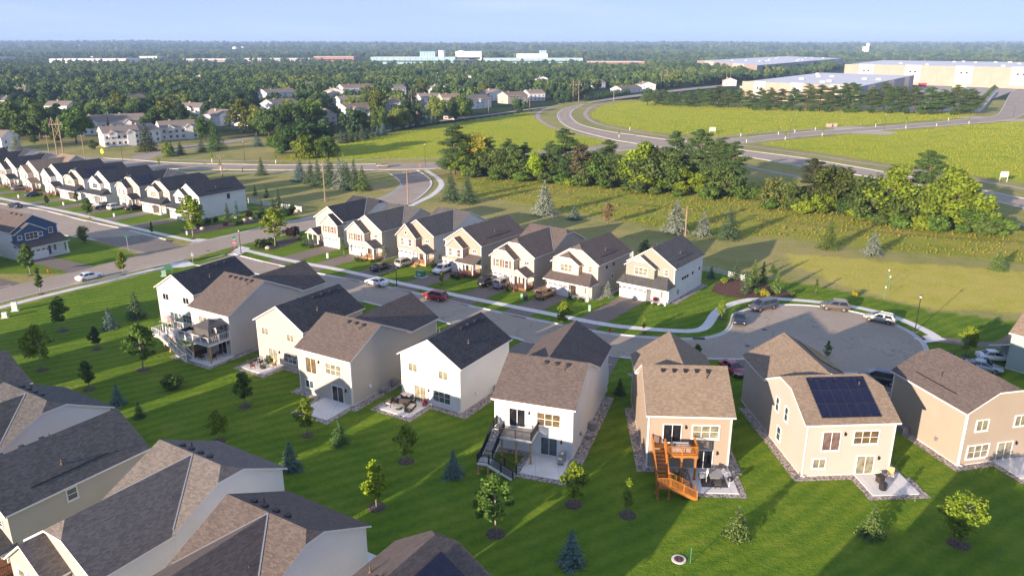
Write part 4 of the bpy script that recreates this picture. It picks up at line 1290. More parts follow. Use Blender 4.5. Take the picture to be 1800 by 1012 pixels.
# near row, backs to the camera
HROW = [
    ('H0', (-56.1, 113.85), -28.0, 'A', dict(W=8.3, e=5.95, rise=2.45, D=12.0, wall='siding_offwhite', roof='shingle_black'), 'off-white house with black roof behind the white deck stairs'),
    ('H1', (-46.8, 104.0), -30.9, 'B', dict(W=8.2, e=6.1, rrise=3.3, rise=2.8, Dr=13.6, Df=5.0, wall='siding_offwhite', roof='shingle_brown', vents=5), 'off-white house with brown roof and a big white raised deck'),
    ('H2', (-35.6, 98.9), -32.1, 'A', dict(W=9.2, e=5.95, rise=2.63, D=11.4, wall='siding_cream', roof='shingle_black'), 'cream house with black roof and a patio of dark chairs'),
    ('H3', (-27.0, 88.3), -30.2, 'B', dict(W=8.7, e=6.04, rrise=2.75, rise=2.75, Dr=11.4, wall='siding_greige', roof='shingle_brown', corner=True, vents=3), 'grey-beige house with brown roof and an empty concrete patio'),
    ('H4', (-13.8, 86.7), -31.4, 'A', dict(W=9.0, e=5.96, rise=2.6, D=11.0, wall='siding_white', roof='shingle_black'), 'white house with black roof and a round sofa on its patio'),
    ('H5', (-1.9, 74.2), -18.6, 'B', dict(W=8.8, e=6.0, rrise=2.8, rise=2.8, Dr=11.2, Df=7.0, wall='siding_white', roof='shingle_brown', vents=3), 'white house with brown roof and black railed deck stairs'),
    ('H6', (14.0, 69.9), -3.0, 'B', dict(W=8.5, e=6.2, rrise=3.1, rise=2.9, Dr=10.4, Df=5.2, wall='siding_tan', roof='shingle_tan', corner=True, vents=5), 'tan house with an orange wooden deck'),
    ('H7', (29.6, 68.1), 3.4, 'B', dict(W=9.3, e=6.0, rrise=2.75, rise=2.7, Dr=10.6, Df=7.0, wall='siding_beige', roof='shingle_tan', clip=(1.5, 1.5), vents=5), 'beige house with black solar panels on its tan roof'),
    ('H8', (46.8, 70.1), 13.0, 'A', dict(W=9.3, e=6.25, rise=2.65, D=10.8, wall='siding_gold', roof='shingle_brown', clip=(1.4, 1.4), corner=True), 'gold-beige house with clipped brown gable at the right edge'),
    ('H9', (75.0, 85.5), 36.0, 'A', dict(W=9.0, e=5.2, rise=2.7, D=12.5, wall='siding_teal', roof='shingle_tan'), 'pale teal house with tan roof cut off by the right edge'),
]
for k, p, ang, kind, o, lab in HROW:
    HOUSES[k] = house('house', lab, p, ang, kind, o, 'away')
    if k != 'H9':
        driveway(HOUSES[k][1], 0.6, 5.7, -2.0, 'driveway of the ' + lab)
def rw(k, s, z, w, h_, nx=2, ny=1, glass='glass_dark', fr=0.10, frame='trim_white'):
    h, i_ = HOUSES[k]
    return window(h, 'b', (i_['W'] - s, i_['D'], z), w, h_, nx, ny, frame, glass, fr)
def rdoor(k, s, z, glass='glass_dark'):
    h, i_ = HOUSES[k]
    wall_lamp(h, 'b', (i_['W'] - s - 1.35, i_['D'], z + 1.6))
    return slider(h, 'b', (i_['W'] - s, i_['D'], z), glass)
rw('H0', 1.9, 4.1, 1.25, 0.95, fr=0.06); rw('H0', 6.5, 4.1, 1.25, 0.95, fr=0.06); rdoor('H0', 3.3, 0.15, 'glass_teal'); rw('H0', 6.3, 0.95, 2.0, 1.2, 3, 2, 'glass_teal', 0.06)
rdoor('H1', 2.6, 2.95, 'glass_blind'); rw('H1', 5.6, 3.7, 2.6, 1.2, 3, 1, 'glass_teal'); rdoor('H1', 6.2, 0.15)
rw('H2', 1.7, 4.0, 1.25, 1.0, glass='glass_blind', fr=0.06); rw('H2', 6.7, 4.0, 1.25, 1.0, glass='glass_blind', fr=0.06); rdoor('H2', 2.9, 0.15, 'glass_blind'); rw('H2', 6.3, 0.8, 2.4, 1.25, 3, 2, 'glass_teal', 0.06)
rdoor('H3', 2.2, 3.05, 'glass_warm_reflection'); rw('H3', 5.9, 3.6, 2.5, 1.35, 3, 2, 'glass_blind', 0.14); rw('H3', 1.7, 0.95, 1.25, 0.95, 2, 1, 'glass_teal', 0.14); rdoor('H3', 6.4, 0.15)
rw('H4', 1.9, 3.95, 1.3, 1.0, glass='glass_blind', fr=0.06); rw('H4', 6.5, 3.95, 1.3, 1.0, glass='glass_blind', fr=0.06); rdoor('H4', 2.9, 0.15, 'glass_blind'); rw('H4', 6.2, 0.8, 2.5, 1.4, 3, 2, 'glass_teal', 0.06)
rdoor('H5', 2.6, 3.0); rw('H5', 6.1, 3.6, 2.5, 1.4, 3, 2, 'glass_warm_reflection', 0.08); rdoor('H5', 6.2, 0.15, 'glass_teal')
rdoor('H6', 2.5, 3.05); rw('H6', 5.9, 3.65, 2.6, 1.35, 3, 2, 'glass_blind', 0.14); rdoor('H6', 5.9, 0.15)
rdoor('H7', 2.7, 3.0, 'glass_curtain'); rw('H7', 6.3, 3.65, 2.5, 1.35, 3, 2, 'glass_warm_reflection', 0.12); rw('H7', 1.75, 1.0, 1.25, 0.95, 2, 1, 'glass_blind', 0.14); rdoor('H7', 6.6, 0.15, 'glass_blind')
rw('H8', 2.1, 4.0, 1.35, 1.1, 2, 1, 'glass_blind', 0.13); rw('H8', 6.9, 4.0, 1.35, 1.1, 2, 1, 'glass_blind', 0.13); rw('H8', 2.2, 0.8, 2.5, 1.4, 3, 2, 'glass_blind', 0.15); rdoor('H8', 5.6, 0.15, 'glass_blind')
h, i_ = HOUSES['H7']
for y, z, w_ in ((i_['Df'] + 5.8, 3.9, 0.75), (i_['Df'] + 3.4, 3.9, 0.75), (i_['Df'] + 4.5, 0.9, 0.9)):
    window(h, 'r', (i_['W'], y, z), w_, 1.5, 1, 2, glass='glass_teal')
k_ = 2.75 / 5.3
yb = i_['D'] - 0.35; zb = 6.0 + 0.17 + 0.35 * k_
solar(h, (i_['W'] - 1.6, yb, zb), (-1, 0, 0), (0, -1, k_), 6, 3)
solar(h, (i_['W'] - 1.6 - 3.09, yb - 3 * 1.72 * math.cos(math.atan(k_)), zb + 3 * 1.72 * math.sin(math.atan(k_))), (-1, 0, 0), (0, -1, k_), 3, 0)
kf = 2.65 / 4.63
solar(h, (0.3, 6.6, 6.0 + 0.17 + 0.28 * kf), (0, -1, 0), (1, 0, kf), 6, 2)
for k, s_ in (('H3', 'l'), ('H4', 'l'), ('H5', 'l'), ('H6', 'l'), ('H7', 'l'), ('H8', 'r')):
    h, i_ = HOUSES[k]
    x = i_['W'] if s_ == 'r' else 0.0
    mb = MB(); mb.box(-0.2, -0.16, 0, 0.2, -0.001, 0.3); mb.box(-0.1, -0.24, -0.12, 0.1, -0.161, 0.1)
    mb.build('dryer_vent', 'plastic_white' if k in ('H3', 'H4') else 'metal_grey', h, (x, i_['D'] - 3.2, 1.4), math.atan2(FACES[s_][0].y, FACES[s_][0].x))
    mb = MB(); mb.box(-0.45, -0.95, 0, 0.45, -0.15, 0.8); mb.box(-0.4, -0.9, 0.801, 0.4, -0.2, 0.86)
    mb.build('air_conditioner', 'metal_grey', h, (x, i_['D'] - 7.5, 0.0), math.atan2(FACES[s_][0].y, FACES[s_][0].x))
# gravel beds and patios of the near row
def bed(k, lx0, lx1, lab, front=2.0, rear=0.9, px=None):
    """river rock round the sides and back; px = patio (s0, s1, depth)"""
    h, i_ = HOUSES[k]
    W, D = i_['W'], i_['D']
    P = [(-lx1, front), (-lx1, D + rear)]
    if px:
        s0, s1, d = px
        P += [(W - s1 - 0.7, D + rear), (W - s1 - 0.7, D + d + 0.7), (W - s0 + 0.7, D + d + 0.7), (W - s0 + 0.7, D + rear)]
    P += [(W + lx0, D + rear), (W + lx0, front)]
    sheet(i_, P, 0.03, 'gravel_bed', 'river_rock', 'river rock bed round the ' + lab)
    if px:
        slab(i_, W - s1, D + 0.02, W - s0, D + d, 'concrete patio of the ' + lab)
PAT = dict(H1=(1.2, 8.6, 4.2), H2=(0.2, 5.0, 3.6), H3=(4.0, 8.5, 4.4), H4=(-0.4, 4.4, 4.2), H5=(4.3, 8.6, 4.4), H6=(4.3, 8.6, 4.6), H7=(5.6, 10.4, 3.9), H8=(4.4, 8.8, 3.6))
for k, pz in PAT.items():
    nm = dict(H1='house with the white deck', H2='cream house', H3='grey-beige house', H4='white house with the round sofa', H5='white house with the black railed deck', H6='tan house', H7='house with rear solar panels', H8='gold-beige house')[k]
    bed(k, 0.7 if k in ('H2', 'H4') else 1.0, 1.3, nm, px=pz)

# bottom left row, seen from behind and above
LROW = [
    ('L5', (-60.9, 68.0), 'A', dict(wall='siding_white', roof='shingle_grey'), 'dark grey roof at the left edge below the lawn'),
    ('L4', (-51.3, 57.2), 'B', dict(wall='siding_white', roof='shingle_grey', rrise=2.75, frise=2.65, clip=(0, 1.2)), 'white house with grey roof at the left edge of the bottom row'),
    ('L3', (-41.1, 53.0), 'A', dict(W=8.6, D=12.4, wall='siding_greige', front='siding_cream', roof='shingle_grey', style=1), 'house with one long grey roof between two white gable walls'),
    ('L2', (-29.7, 45.1), 'B', dict(wall='siding_white', front='siding_cream', roof='shingle_wood', style=1, clip=(0, 1.3), fclip=1.2, shut='shutter_white'), 'house with the tan and grey crossing roof in the bottom row'),
    ('L1', (-20.6, 36.5), 'B', dict(wall='siding_white', roof='shingle_brown', clip=(0, 0.9)), 'white walled house with brown and black roof at the bottom edge'),
    ('L0', (-7.6, 34.3), 'A', dict(wall='siding_white', roof='shingle_brown', clip=(0, 1.2)), 'brown roof with black solar panels at the bottom edge'),
]
for k, p, kind, o, lab in LROW:
    HOUSES[k] = house('house', lab, p, -31.5, kind, o)
# the row goes on round the bend just below the photo's bottom edge; only its long evening shadows reach the lawn
for p, ang, lab in (((-72.5, 76.0), -31.5, 'house beyond the left edge of the bottom row'), ((-84.0, 86.0), -31.5, 'second house beyond the left edge of the bottom row'),
                    ((16.0, 21.0), 34.0, 'house just below the bottom edge, shading the right lawn'), ((29.5, 30.0), 34.0, 'second house just below the bottom edge, shading the right lawn')):
    house('house', lab, p, ang, 'A', dict(wall='siding_white', roof='shingle_grey', D=13.0))
h, i_ = HOUSES['L0']
solar(h, (8.3, 6.4, 5.9 + 0.17 + 0.5 * 0.625), (0, 1, 0), (-1, 0, 0.625), 4, 2)
h, i_ = HOUSES['L3']
window(h, 'r', (8.6, 5.2, 4.4), 0.8, 1.0, 1, 2, glass='glass_teal')
for k in ('L4', 'L2', 'L1'):
    h, i_ = HOUSES[k]
    sheet(i_, ((i_['W'] - 0.2, 8), (i_['W'] + 1.0, 8), (i_['W'] + 1.0, i_['D'] + 1.2), (-1, i_['D'] + 1.2), (-1, i_['D']), (i_['W'] - 0.2, i_['D'])), 0.03, 'gravel_bed', 'river_rock', 'river rock behind the ' + dict(L4='white house at the left edge', L2='tan and grey crossing roof', L1='brown and black roof at the bottom')[k])
    slab(i_, 4.4, i_['D'] + 0.02, 8.4, i_['D'] + 3.4, 'concrete patio behind the ' + dict(L4='white house at the left edge', L2='tan and grey crossing roof', L1='brown and black roof at the bottom')[k])

# ------------------------------------------------------------------ decks
def deck_stairs(k, s0, s1, dep, zd, boards, rail, post_mat, label_rail_mats, ls=None):
    """raised deck with an upper flight along its left side, a landing and a lower flight turning right. s measured from the viewer's left"""
    h, i_ = HOUSES[k]
    W, D = i_['W'], i_['D']
    X = lambda s: W - s
    dk = MB()
    n = int(dep / 0.15)
    dk.box(X(s1), D + 0.03, zd - 0.28, X(s0), D + dep, zd - 0.04, 1)
    for j in range(n):
        y = D + 0.03 + dep * j / n
        dk.box(X(s1), y, zd - 0.039, X(s0 - 1.2), y + dep / n - 0.012, zd) if j < 7 else dk.box(X(s1), y, zd - 0.039, X(s0), y + dep / n - 0.012, zd)
    dko = dk.build('deck', [boards, post_mat if rail != 'metal_black' else 'trim_white'], h)
    for s in (s0 + 0.15, (s0 + s1) / 2, s1 - 0.15):
        p_ = MB(); p_.box(-0.09, -0.09, 0, 0.09, 0.09, zd - 0.28); p_.box(-0.16, -0.16, 0, 0.16, 0.16, 0.12)
        p_.box(-0.2, -0.08, zd - 0.5, 0.2, 0.08, zd - 0.281); p_.build('deck_post', post_mat, h, (X(s), D + dep - 0.3, 0))
    zl = zd * 0.47
    lw = 1.25
    run1 = 3.6
    sx = s0 - 0.65
    steps(h, (X(sx), D + 1.05), (0, 1), 1.15, zd, 8, boards, rise=(zd - zl) / 8, run=run1 / 8)
    ly0 = D + 1.05 + run1
    ld = MB(); ld.box(X(sx + 0.62), ly0, zl - 0.22, X(sx - 0.68), ly0 + lw, zl - 0.001)
    ld.build('landing', boards if rail != 'metal_black' else 'trim_white', h)
    for ss, yy in ((sx + 0.5, ly0 + lw - 0.15), (sx - 0.55, ly0 + lw - 0.15), (sx - 0.55, ly0 + 0.15)):
        p_ = MB(); p_.box(-0.08, -0.08, 0, 0.08, 0.08, zl - 0.22); p_.box(-0.15, -0.15, 0, 0.15, 0.15, 0.1); p_.build('deck_post', post_mat, h, (X(ss), yy, 0))
    run2 = 2.6
    steps(h, (X(sx + 0.62), ly0 + lw / 2), (-1, 0), 1.1, zl, 7, boards, rise=zl / 7, run=run2 / 7)
    st = MB()
    stringers(st, (X(sx), D + 1.05), (0, 1), 1.2, zd, zl, run1); stringers(st, (X(sx + 0.62), ly0 + lw / 2), (-1, 0), 1.15, zl, 0, run2)
    st.build('stringer', boards if rail != 'metal_black' else 'trim_white', h)
    rl = MB()
    pr = lambda a, b, za, zb=None: posts_rail(rl, a, b, za, zb, 0.95, 0.13, 0, 0, 0.11)
    pr((X(s0), D + dep - 0.06), (X(s1 - 0.05), D + dep - 0.06), zd)
    pr((X(s1 - 0.05), D + dep - 0.06), (X(s1 - 0.05), D + 0.1), zd)
    pr((X(s0), D + dep - 0.06), (X(s0), D + 1.1), zd)
    pr((X(s0 - 1.22), D + 0.1), (X(s0 - 1.22), D + 1.05), zd)
    for e_ in (-0.6, 0.6):
        pr((X(sx + e_), D + 1.05), (X(sx + e_), ly0), zd, zl)
    pr((X(sx - 0.64), ly0), (X(sx - 0.64), ly0 + lw - 0.06), zl)
    pr((X(sx - 0.64), ly0 + lw - 0.06), (X(sx + 0.6), ly0 + lw - 0.06), zl)
    for e_ in (0.06, lw - 0.06):
        pr((X(sx + 0.62), ly0 + e_), (X(sx + 0.62 + run2), ly0 + e_), zl, 0.05)
    rl.build('railing', rail, h)
deck_stairs('H5', 1.5, 5.0, 2.6, 2.9, 'deck_grey', 'metal_black', 'wood_pale', None)
deck_stairs('H6', 1.7, 4.8, 2.5, 2.95, 'wood_orange', 'wood_orange', 'wood_orange', None)
# white deck of H1: platform over the patio, side landing, long straight flight
h, i_ = HOUSES['H1']
W, D = i_['W'], i_['D']
X = lambda s: W - s
zd = 2.85
dk = MB(); dk.box(X(8.1), D + 0.03, zd - 0.3, X(0.2), D + 3.6, zd - 0.03, 1)
for j in range(24):
    y = D + 0.03 + 3.57 * j / 24
    dk.box(X(8.1), y, zd - 0.029, X(0.2), y + 3.57 / 24 - 0.012, zd)
dk.box(X(0.19), D + 1.4, zd - 0.3, X(-2.4), D + 3.6, zd - 0.03, 1); dk.box(X(0.19), D + 1.4, zd - 0.029, X(-2.4), D + 3.6, zd)
dk.build('deck', ['deck_grey', 'trim_white'], h)
for s, y in ((0.6, 3.4), (4.2, 3.4), (7.9, 3.4), (-2.2, 3.4), (-2.2, 1.7), (-0.9, 3.4)):
    p_ = MB(); p_.box(-0.1, -0.1, 0, 0.1, 0.1, zd - 0.3); p_.box(-0.17, -0.17, 0, 0.17, 0.17, 0.12); p_.build('deck_post', 'wood_pale', h, (X(s), D + y, 0))
steps(h, (X(-0.9), D + 4.25), (-1, 0), 1.15, zd, 15, 'deck_grey', run=0.36)
st = MB(); stringers(st, (X(-0.9), D + 4.25), (-1, 0), 1.25, zd, 0, 5.4); st.build('stringer', 'trim_white', h)
ld = MB(); ld.box(X(-0.91), D + 3.62, zd - 0.3, X(-2.4), D + 4.9, zd - 0.001); ld.build('landing', 'trim_white', h)
rl = MB()
pr = lambda a, b, za, zb=None: posts_rail(rl, a, b, za, zb, 1.0, 0.3, 0, 0, 0.14)
pr((X(-0.2), D + 3.55), (X(8.05), D + 3.55), zd); pr((X(8.05), D + 3.55), (X(8.05), D + 0.1), zd); pr((X(-2.35), D + 1.45), (X(-2.35), D + 4.85), zd)
pr((X(-2.35), D + 4.85), (X(-0.9), D + 4.85), zd); pr((X(-2.35), D + 1.45), (X(-0.1), D + 1.45), zd)
for e_ in (3.68, 4.85):
    pr((X(-0.9), D + e_), (X(4.5), D + e_), zd, 0.05)
rl.build('railing', 'trim_white', h)

# ------------------------------------------------------------------ plants: shared leaf and trunk meshes
def leaf_mesh(name, leaves, mat='leaf'):
    """leaves: (centre, normal, size, aspect, tint rgb) -> one mesh of small quads with a tint on every leaf"""
    v, f, t = [], [], []
    for c, n, s_, asp, tint in leaves:
        n = Vector(n).normalized() if Vector(n).length > 1e-4 else Vector((0, 0, 1))
        a = n.orthogonal().normalized()
        ang = random.random() * 6.283
        b = n.cross(a)
        ux = a * math.cos(ang) + b * math.sin(ang)
        uy = n.cross(ux)
        c = Vector(c)
        i = len(v)
        for sx, sy in ((-1, -0.25), (0.1, -1), (1, 0.25), (-0.1, 1)):
            v.append(tuple(c + ux * (sx * s_ * asp) + uy * (sy * s_)))
        f.append((i, i + 1, i + 2, i + 3))
        t += [(*tint, 1.0)] * 4
    me = bpy.data.meshes.new(name)
    me.from_pydata(v, [], f)
    a = me.color_attributes.new('tint', 'FLOAT_COLOR', 'POINT')
    a.data.foreach_set('color', [q for c in t for q in c])
    me.materials.append(MATS[mat])
    return me
def rnd_unit():
    while True:
        q = Vector((random.uniform(-1, 1), random.uniform(-1, 1), random.uniform(-1, 1)))
        if 0.05 < q.length < 1:
            return q.normalized()
def tint_of(k, warm=0.0):
    g = random.uniform(0.78, 1.22) * k
    w = random.uniform(0, warm)
    return (g * (1 + w), g, g * (1 - 0.4 * w))
def crown_clusters(clusters, n_each, size, out=0.55, warm=0.25, centre=None):
    """leaves spread near the skin of every cluster sphere, facing roughly outwards"""
    L = []
    for c, r in clusters:
        c = Vector(c)
        k = random.uniform(0.82, 1.18)
        n = max(6, int(n_each * (r * r)))
        for _ in range(n):
            d = rnd_unit()
            d.z = d.z * 0.85 + 0.12
            q = c + d * r * (random.random() ** 0.35)
            nrm = d * out + rnd_unit() * (1 - out * 0.6)
            nrm.z += 0.25
            L.append((q, nrm, size * random.uniform(0.7, 1.35), 0.75, tint_of(k, warm)))
    return L
def limb_trunk(name, height, r0, limbs, mat='bark', top=0.75, lean=0.0):
    mb = MB()
    pts = [(random.uniform(-lean, lean) * k, random.uniform(-lean, lean) * k, height * top * k / 4) for k in range(5)]
    mb.tube(pts, [r0 * (1 - 0.18 * k) for k in range(5)], 7)
    for q in limbs:
        q = Vector(q)
        z = max(0.15 * height, q.z * random.uniform(0.45, 0.7))
        f = min(1.0, z / (height * top))
        p0 = Vector((pts[0][0] * (1 - f) + pts[4][0] * f, pts[0][1] * (1 - f) + pts[4][1] * f, z))
        mid = p0.lerp(q, 0.5) + Vector((0, 0, 0.04 * height))
        mb.tube([p0, mid, q], [r0 * 0.42, r0 * 0.26, r0 * 0.08], 5, cap=False)
    return mb.mesh(name, mat, True)

PLANTS = {}
def make_deciduous(key, h=10.0, rx=3.8, zc=0.58, rz=0.40, ncl=42, cr=(0.9, 1.6), n_each=70, size=0.30, warm=0.14, lob=0.35, bark='bark', r0=0.26):
    """rounded, uneven crown: clusters on a lumpy ellipsoid with gaps between them"""
    cl = []
    ph = [random.uniform(0, 6.28) for _ in range(4)]
    for i in range(ncl):
        d = rnd_unit()
        an = math.atan2(d.y, d.x)
        lump = 1 + lob * (0.5 * math.sin(2 * an + ph[0]) + 0.5 * math.sin(3 * an + ph[1] + 2 * d.z))
        k = random.uniform(0.45, 0.95)
        taper = 1.0 - 0.25 * max(0, d.z)
        q = (d.x * rx * k * lump * taper, d.y * rx * k * lump * taper, h * zc + d.z * h * rz * k)
        cl.append((q, random.uniform(*cr)))
    cl.append(((0, 0, h * (zc + rz) - cr[0] * 0.8), cr[0] * 0.8))
    L = crown_clusters(cl, n_each, size, warm=warm)
    limbs = [c for c, r in random.sample(cl, min(9, len(cl)))]
    PLANTS[key] = (leaf_mesh('crown', L), limb_trunk('trunk', h, r0, limbs, bark, 0.7, 0.12), h)
def make_young(key, h=4.6, rx=1.15, z0=0.30, shape='oval', n=2700, size=0.105, warm=0.2, bark='bark_pale'):
    """slim street or yard tree"""
    cl = []
    for i in range(64):
        t = random.random()
        z = h * (z0 + (1 - z0) * t)
        prof = {'oval': math.sin(math.pi * min(1, 0.12 + 0.88 * t) ** 0.8), 'cone': (1 - t) ** 0.75 * (0.4 + 0.6 * min(1, t * 6)), 'vase': math.sin(math.pi * (0.1 + 0.8 * t)) * (0.6 + 0.5 * t)}[shape]
        a = random.uniform(0, 6.283)
        r = rx * prof * random.uniform(0.1, 1.0)
        cl.append(((r * math.cos(a), r * math.sin(a), z), rx * random.uniform(0.2, 0.36)))
    cl.append(((0, 0, h * 0.96), rx * 0.2))
    tot = sum(r * r for c, r in cl)
    L = crown_clusters(cl, n / tot, size, 0.45, warm)
    mb = MB()
    mb.tube([(0, 0, 0), (0.02, 0, h * 0.4), (0, 0.02, h * 0.9)], [0.055, 0.042, 0.012], 6)
    for c, r in random.sample(cl, 14):
        z = max(h * z0 * 0.85, c[2] * 0.8)
        mb.tube([(0, 0, z), c], [0.022, 0.006], 4, cap=False)
    PLANTS[key] = (leaf_mesh('crown', L), mb.mesh('trunk', bark, True), h)
def make_spruce(key, h=8.0, rx=2.2, n_whorl=26, n_br=15, size=0.15, droop=0.25, irregular=0.15, skirt=0.05):
    L = []
    tr = MB()
    tr.tube([(0, 0, 0), (0, 0, h * 0.97)], [0.03 * h * 0.6, 0.01], 6)
    for w in range(n_whorl):
        t = (w + random.uniform(-0.3, 0.3)) / n_whorl
        t = max(0.0, min(0.985, t))
        z = h * (skirt + (1 - skirt) * t)
        R_ = rx * (1 - t) ** 0.92 * random.uniform(1 - irregular, 1 + irregular) + 0.06
        for b in range(max(5, int(n_br * (1 - t * 0.6)))):
            a = random.uniform(0, 6.283)
            ln = R_ * random.uniform(0.72, 1.08)
            k = random.uniform(0.75, 1.2)
            m_ = max(4, int(ln / (size * 0.85)))
            dr = droop * random.uniform(0.6, 1.4) - 0.5 * t * droop
            for j in range(m_):
                f = (j + random.random()) / m_
                r = ln * (0.15 + 0.85 * f)
                wd = 0.32 * ln * (1 - f) + 0.05
                off = random.uniform(-wd, wd)
                x = r * math.cos(a) - off * math.sin(a)
                y = r * math.sin(a) + off * math.cos(a)
                zz = z - dr * r * f + random.uniform(-0.05, 0.08) * size * 4
                nrm = Vector((math.cos(a) * 0.5, math.sin(a) * 0.5, 0.85)) + rnd_unit() * 0.7
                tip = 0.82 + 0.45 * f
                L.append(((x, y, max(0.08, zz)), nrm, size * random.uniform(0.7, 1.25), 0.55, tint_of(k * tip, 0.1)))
    L.append(((0, 0, h * 0.985), (1, 0, 0.1), size * 1.4, 0.4, (1.2, 1.2, 1.1)))
    PLANTS[key] = (leaf_mesh('crown', L, 'needle'), tr.mesh('trunk', 'bark', True), h)
def make_pine(key, h=13.0, rx=3.9, z0=0.22, n_tier=15, size=0.17):
    """white pine: horizontal plumes in loose tiers, ragged outline, trunk showing"""
    cl = []
    limbs = []
    for w in range(n_tier):
        t = w / (n_tier - 1)
        z = h * (z0 + (0.97 - z0) * t)
        R_ = rx * (0.55 + 0.45 * math.sin(math.pi * (0.25 + 0.6 * (1 - t)))) * (1 - 0.75 * t ** 1.6) * random.uniform(0.7, 1.15)
        for b in range(random.randint(3, 5)):
            a = random.uniform(0, 6.283)
            ln = R_ * random.uniform(0.55, 1.1)
            q = Vector((ln * math.cos(a), ln * math.sin(a), z + 0.12 * ln + random.uniform(-0.3, 0.3)))
            cl.append((q, ln * 0.33 + 0.5))
            cl.append((Vector((q.x * 0.55, q.y * 0.55, q.z - 0.1)), ln * 0.24 + 0.35))
            limbs.append(q)
    L = []
    for c, r in cl:
        k = random.uniform(0.8, 1.2)
        for _ in range(int(125 * r * r) + 40):
            d = rnd_unit()
            q = c + Vector((d.x * r * 1.15, d.y * r * 1.15, d.z * r * 0.36)) * (random.random() ** 0.4)
            L.append((q, Vector((d.x * 0.5, d.y * 0.5, 0.5 + d.z)) + rnd_unit() * 0.7, size * random.uniform(0.7, 1.3), 0.5, tint_of(k, 0.1)))
    mb = MB()
    mb.tube([(0, 0, 0), (0.1, 0.05, h * 0.5), (0, 0, h * 0.96)], [0.24, 0.17, 0.03], 7)
    for q in limbs:
        mb.tube([(0, 0, q.z - 0.25), q], [0.07, 0.02], 4, cap=False)
    PLANTS[key] = (leaf_mesh('crown', L, 'needle'), mb.mesh('trunk', 'bark', True), h)
def make_bush(key, h=1.0, rx=0.7, n=900, size=0.09):
    cl = []
    for i in range(16):
        d = rnd_unit()
        cl.append(((d.x * rx * 0.6, d.y * rx * 0.6, h * 0.5 + d.z * h * 0.28), rx * random.uniform(0.28, 0.45)))
    tot = sum(r * r for c, r in cl)
    L = [q for q in crown_clusters(cl, n / tot, size, 0.6, 0.25) if q[0].z > 0.02]
    mb = MB()
    for i in range(5):
        a = i * 1.26
        mb.tube([(0.05 * math.cos(a), 0.05 * math.sin(a), 0), (0.4 * rx * math.cos(a), 0.4 * rx * math.sin(a), h * 0.6)], [0.02, 0.008], 4)
    PLANTS[key] = (leaf_mesh('foliage', L), mb.mesh('stem', 'bark'), h)

random.seed(21)
make_deciduous('maple1', n_each=90, size=0.26); make_deciduous('maple2', n_each=90, size=0.26, rx=3.2, rz=0.43, ncl=38, lob=0.5)
make_deciduous('maple3', rx=4.2, zc=0.55, rz=0.36, ncl=48, lob=0.4, warm=0.2)
make_deciduous('oak1', n_each=95, size=0.25, rx=4.4, zc=0.52, rz=0.42, ncl=56, cr=(0.8, 1.4), lob=0.55, warm=0.15)
make_deciduous('thicket1', h=8, rx=3.4, zc=0.46, rz=0.46, ncl=52, cr=(0.6, 1.2), lob=0.5, n_each=120, size=0.19, warm=0.22)
make_deciduous('thicket2', h=8, rx=2.8, zc=0.48, rz=0.48, ncl=46, cr=(0.6, 1.1), lob=0.5, n_each=120, size=0.19, warm=0.18)
make_deciduous('far1', rx=4.3, zc=0.5, rz=0.42, ncl=22, cr=(1.2, 2.0), n_each=16, size=0.62, r0=0.3)
make_deciduous('far2', rx=3.6, zc=0.5, rz=0.46, ncl=18, cr=(1.2, 1.9), n_each=16, size=0.62, r0=0.3)
make_young('young1'); make_young('young2', rx=1.0, shape='cone', n=2700); make_young('young3', h=4.2, rx=0.95, shape='oval', n=2200, z0=0.32)
make_young('young4', h=4.6, rx=0.6, shape='cone', n=1400, z0=0.28); make_young('young5', h=4.4, rx=1.5, shape='vase', n=2600, z0=0.14, size=0.10)
make_young('staked', h=3.6, rx=0.55, shape='oval', n=300, z0=0.42, size=0.09)
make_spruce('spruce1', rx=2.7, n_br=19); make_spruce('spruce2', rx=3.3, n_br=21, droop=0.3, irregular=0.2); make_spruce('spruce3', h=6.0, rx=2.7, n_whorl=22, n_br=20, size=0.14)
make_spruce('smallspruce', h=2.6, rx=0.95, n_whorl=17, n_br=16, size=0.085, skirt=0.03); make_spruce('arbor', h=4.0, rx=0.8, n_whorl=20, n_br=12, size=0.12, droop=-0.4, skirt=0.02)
make_pine('pine1'); make_pine('pine2', rx=3.6, n_tier=14, z0=0.26); make_pine('pine3', rx=4.6, n_tier=17, z0=0.10)
make_bush('bush1'); make_bush('bush2', h=0.8, rx=0.8, n=1000); make_bush('bush3', h=1.6, rx=1.0, n=1300, size=0.12)

def plant(key, p, h, label, color, cat='tree', group=None, wide=1.0, mulch=None, name='tree', z=0.0):
    crown, trunk, h0 = PLANTS[key]
    k = h / h0
    t = thing(name, label, cat, (p[0], p[1], z), random.uniform(0, 6.283), group)
    t.scale = (k * wide, k * wide, k)
    a = link(trunk, 'stem' if cat == 'bush' else 'trunk', t)
    b = link(crown, 'foliage' if cat == 'bush' else 'crown', t)
    j = random.uniform(0.9, 1.1)
    b.color = (color[0] * j, color[1] * random.uniform(0.95, 1.05) * j, color[2] * j, 1)
    if mulch:
        mb = MB(); r = mulch / k / wide
        mb.lathe([(r, 0.01 / k), (r * 0.8, 0.06 / k), (0.1 * r, 0.09 / k)], 14)
        mb.build('mulch_ring', 'mulch_dark', t)
    return t
GRN = (0.090, 0.175, 0.028); DGRN = (0.050, 0.110, 0.026); YGRN = (0.185, 0.275, 0.022); LIME = (0.230, 0.340, 0.020)
BLUE = (0.085, 0.145, 0.125); SPR = (0.066, 0.112, 0.052); PINE = (0.074, 0.132, 0.034); OLIVE = (0.095, 0.155, 0.034); SILV = (0.190, 0.235, 0.180); GOLD = (0.29, 0.29, 0.028)
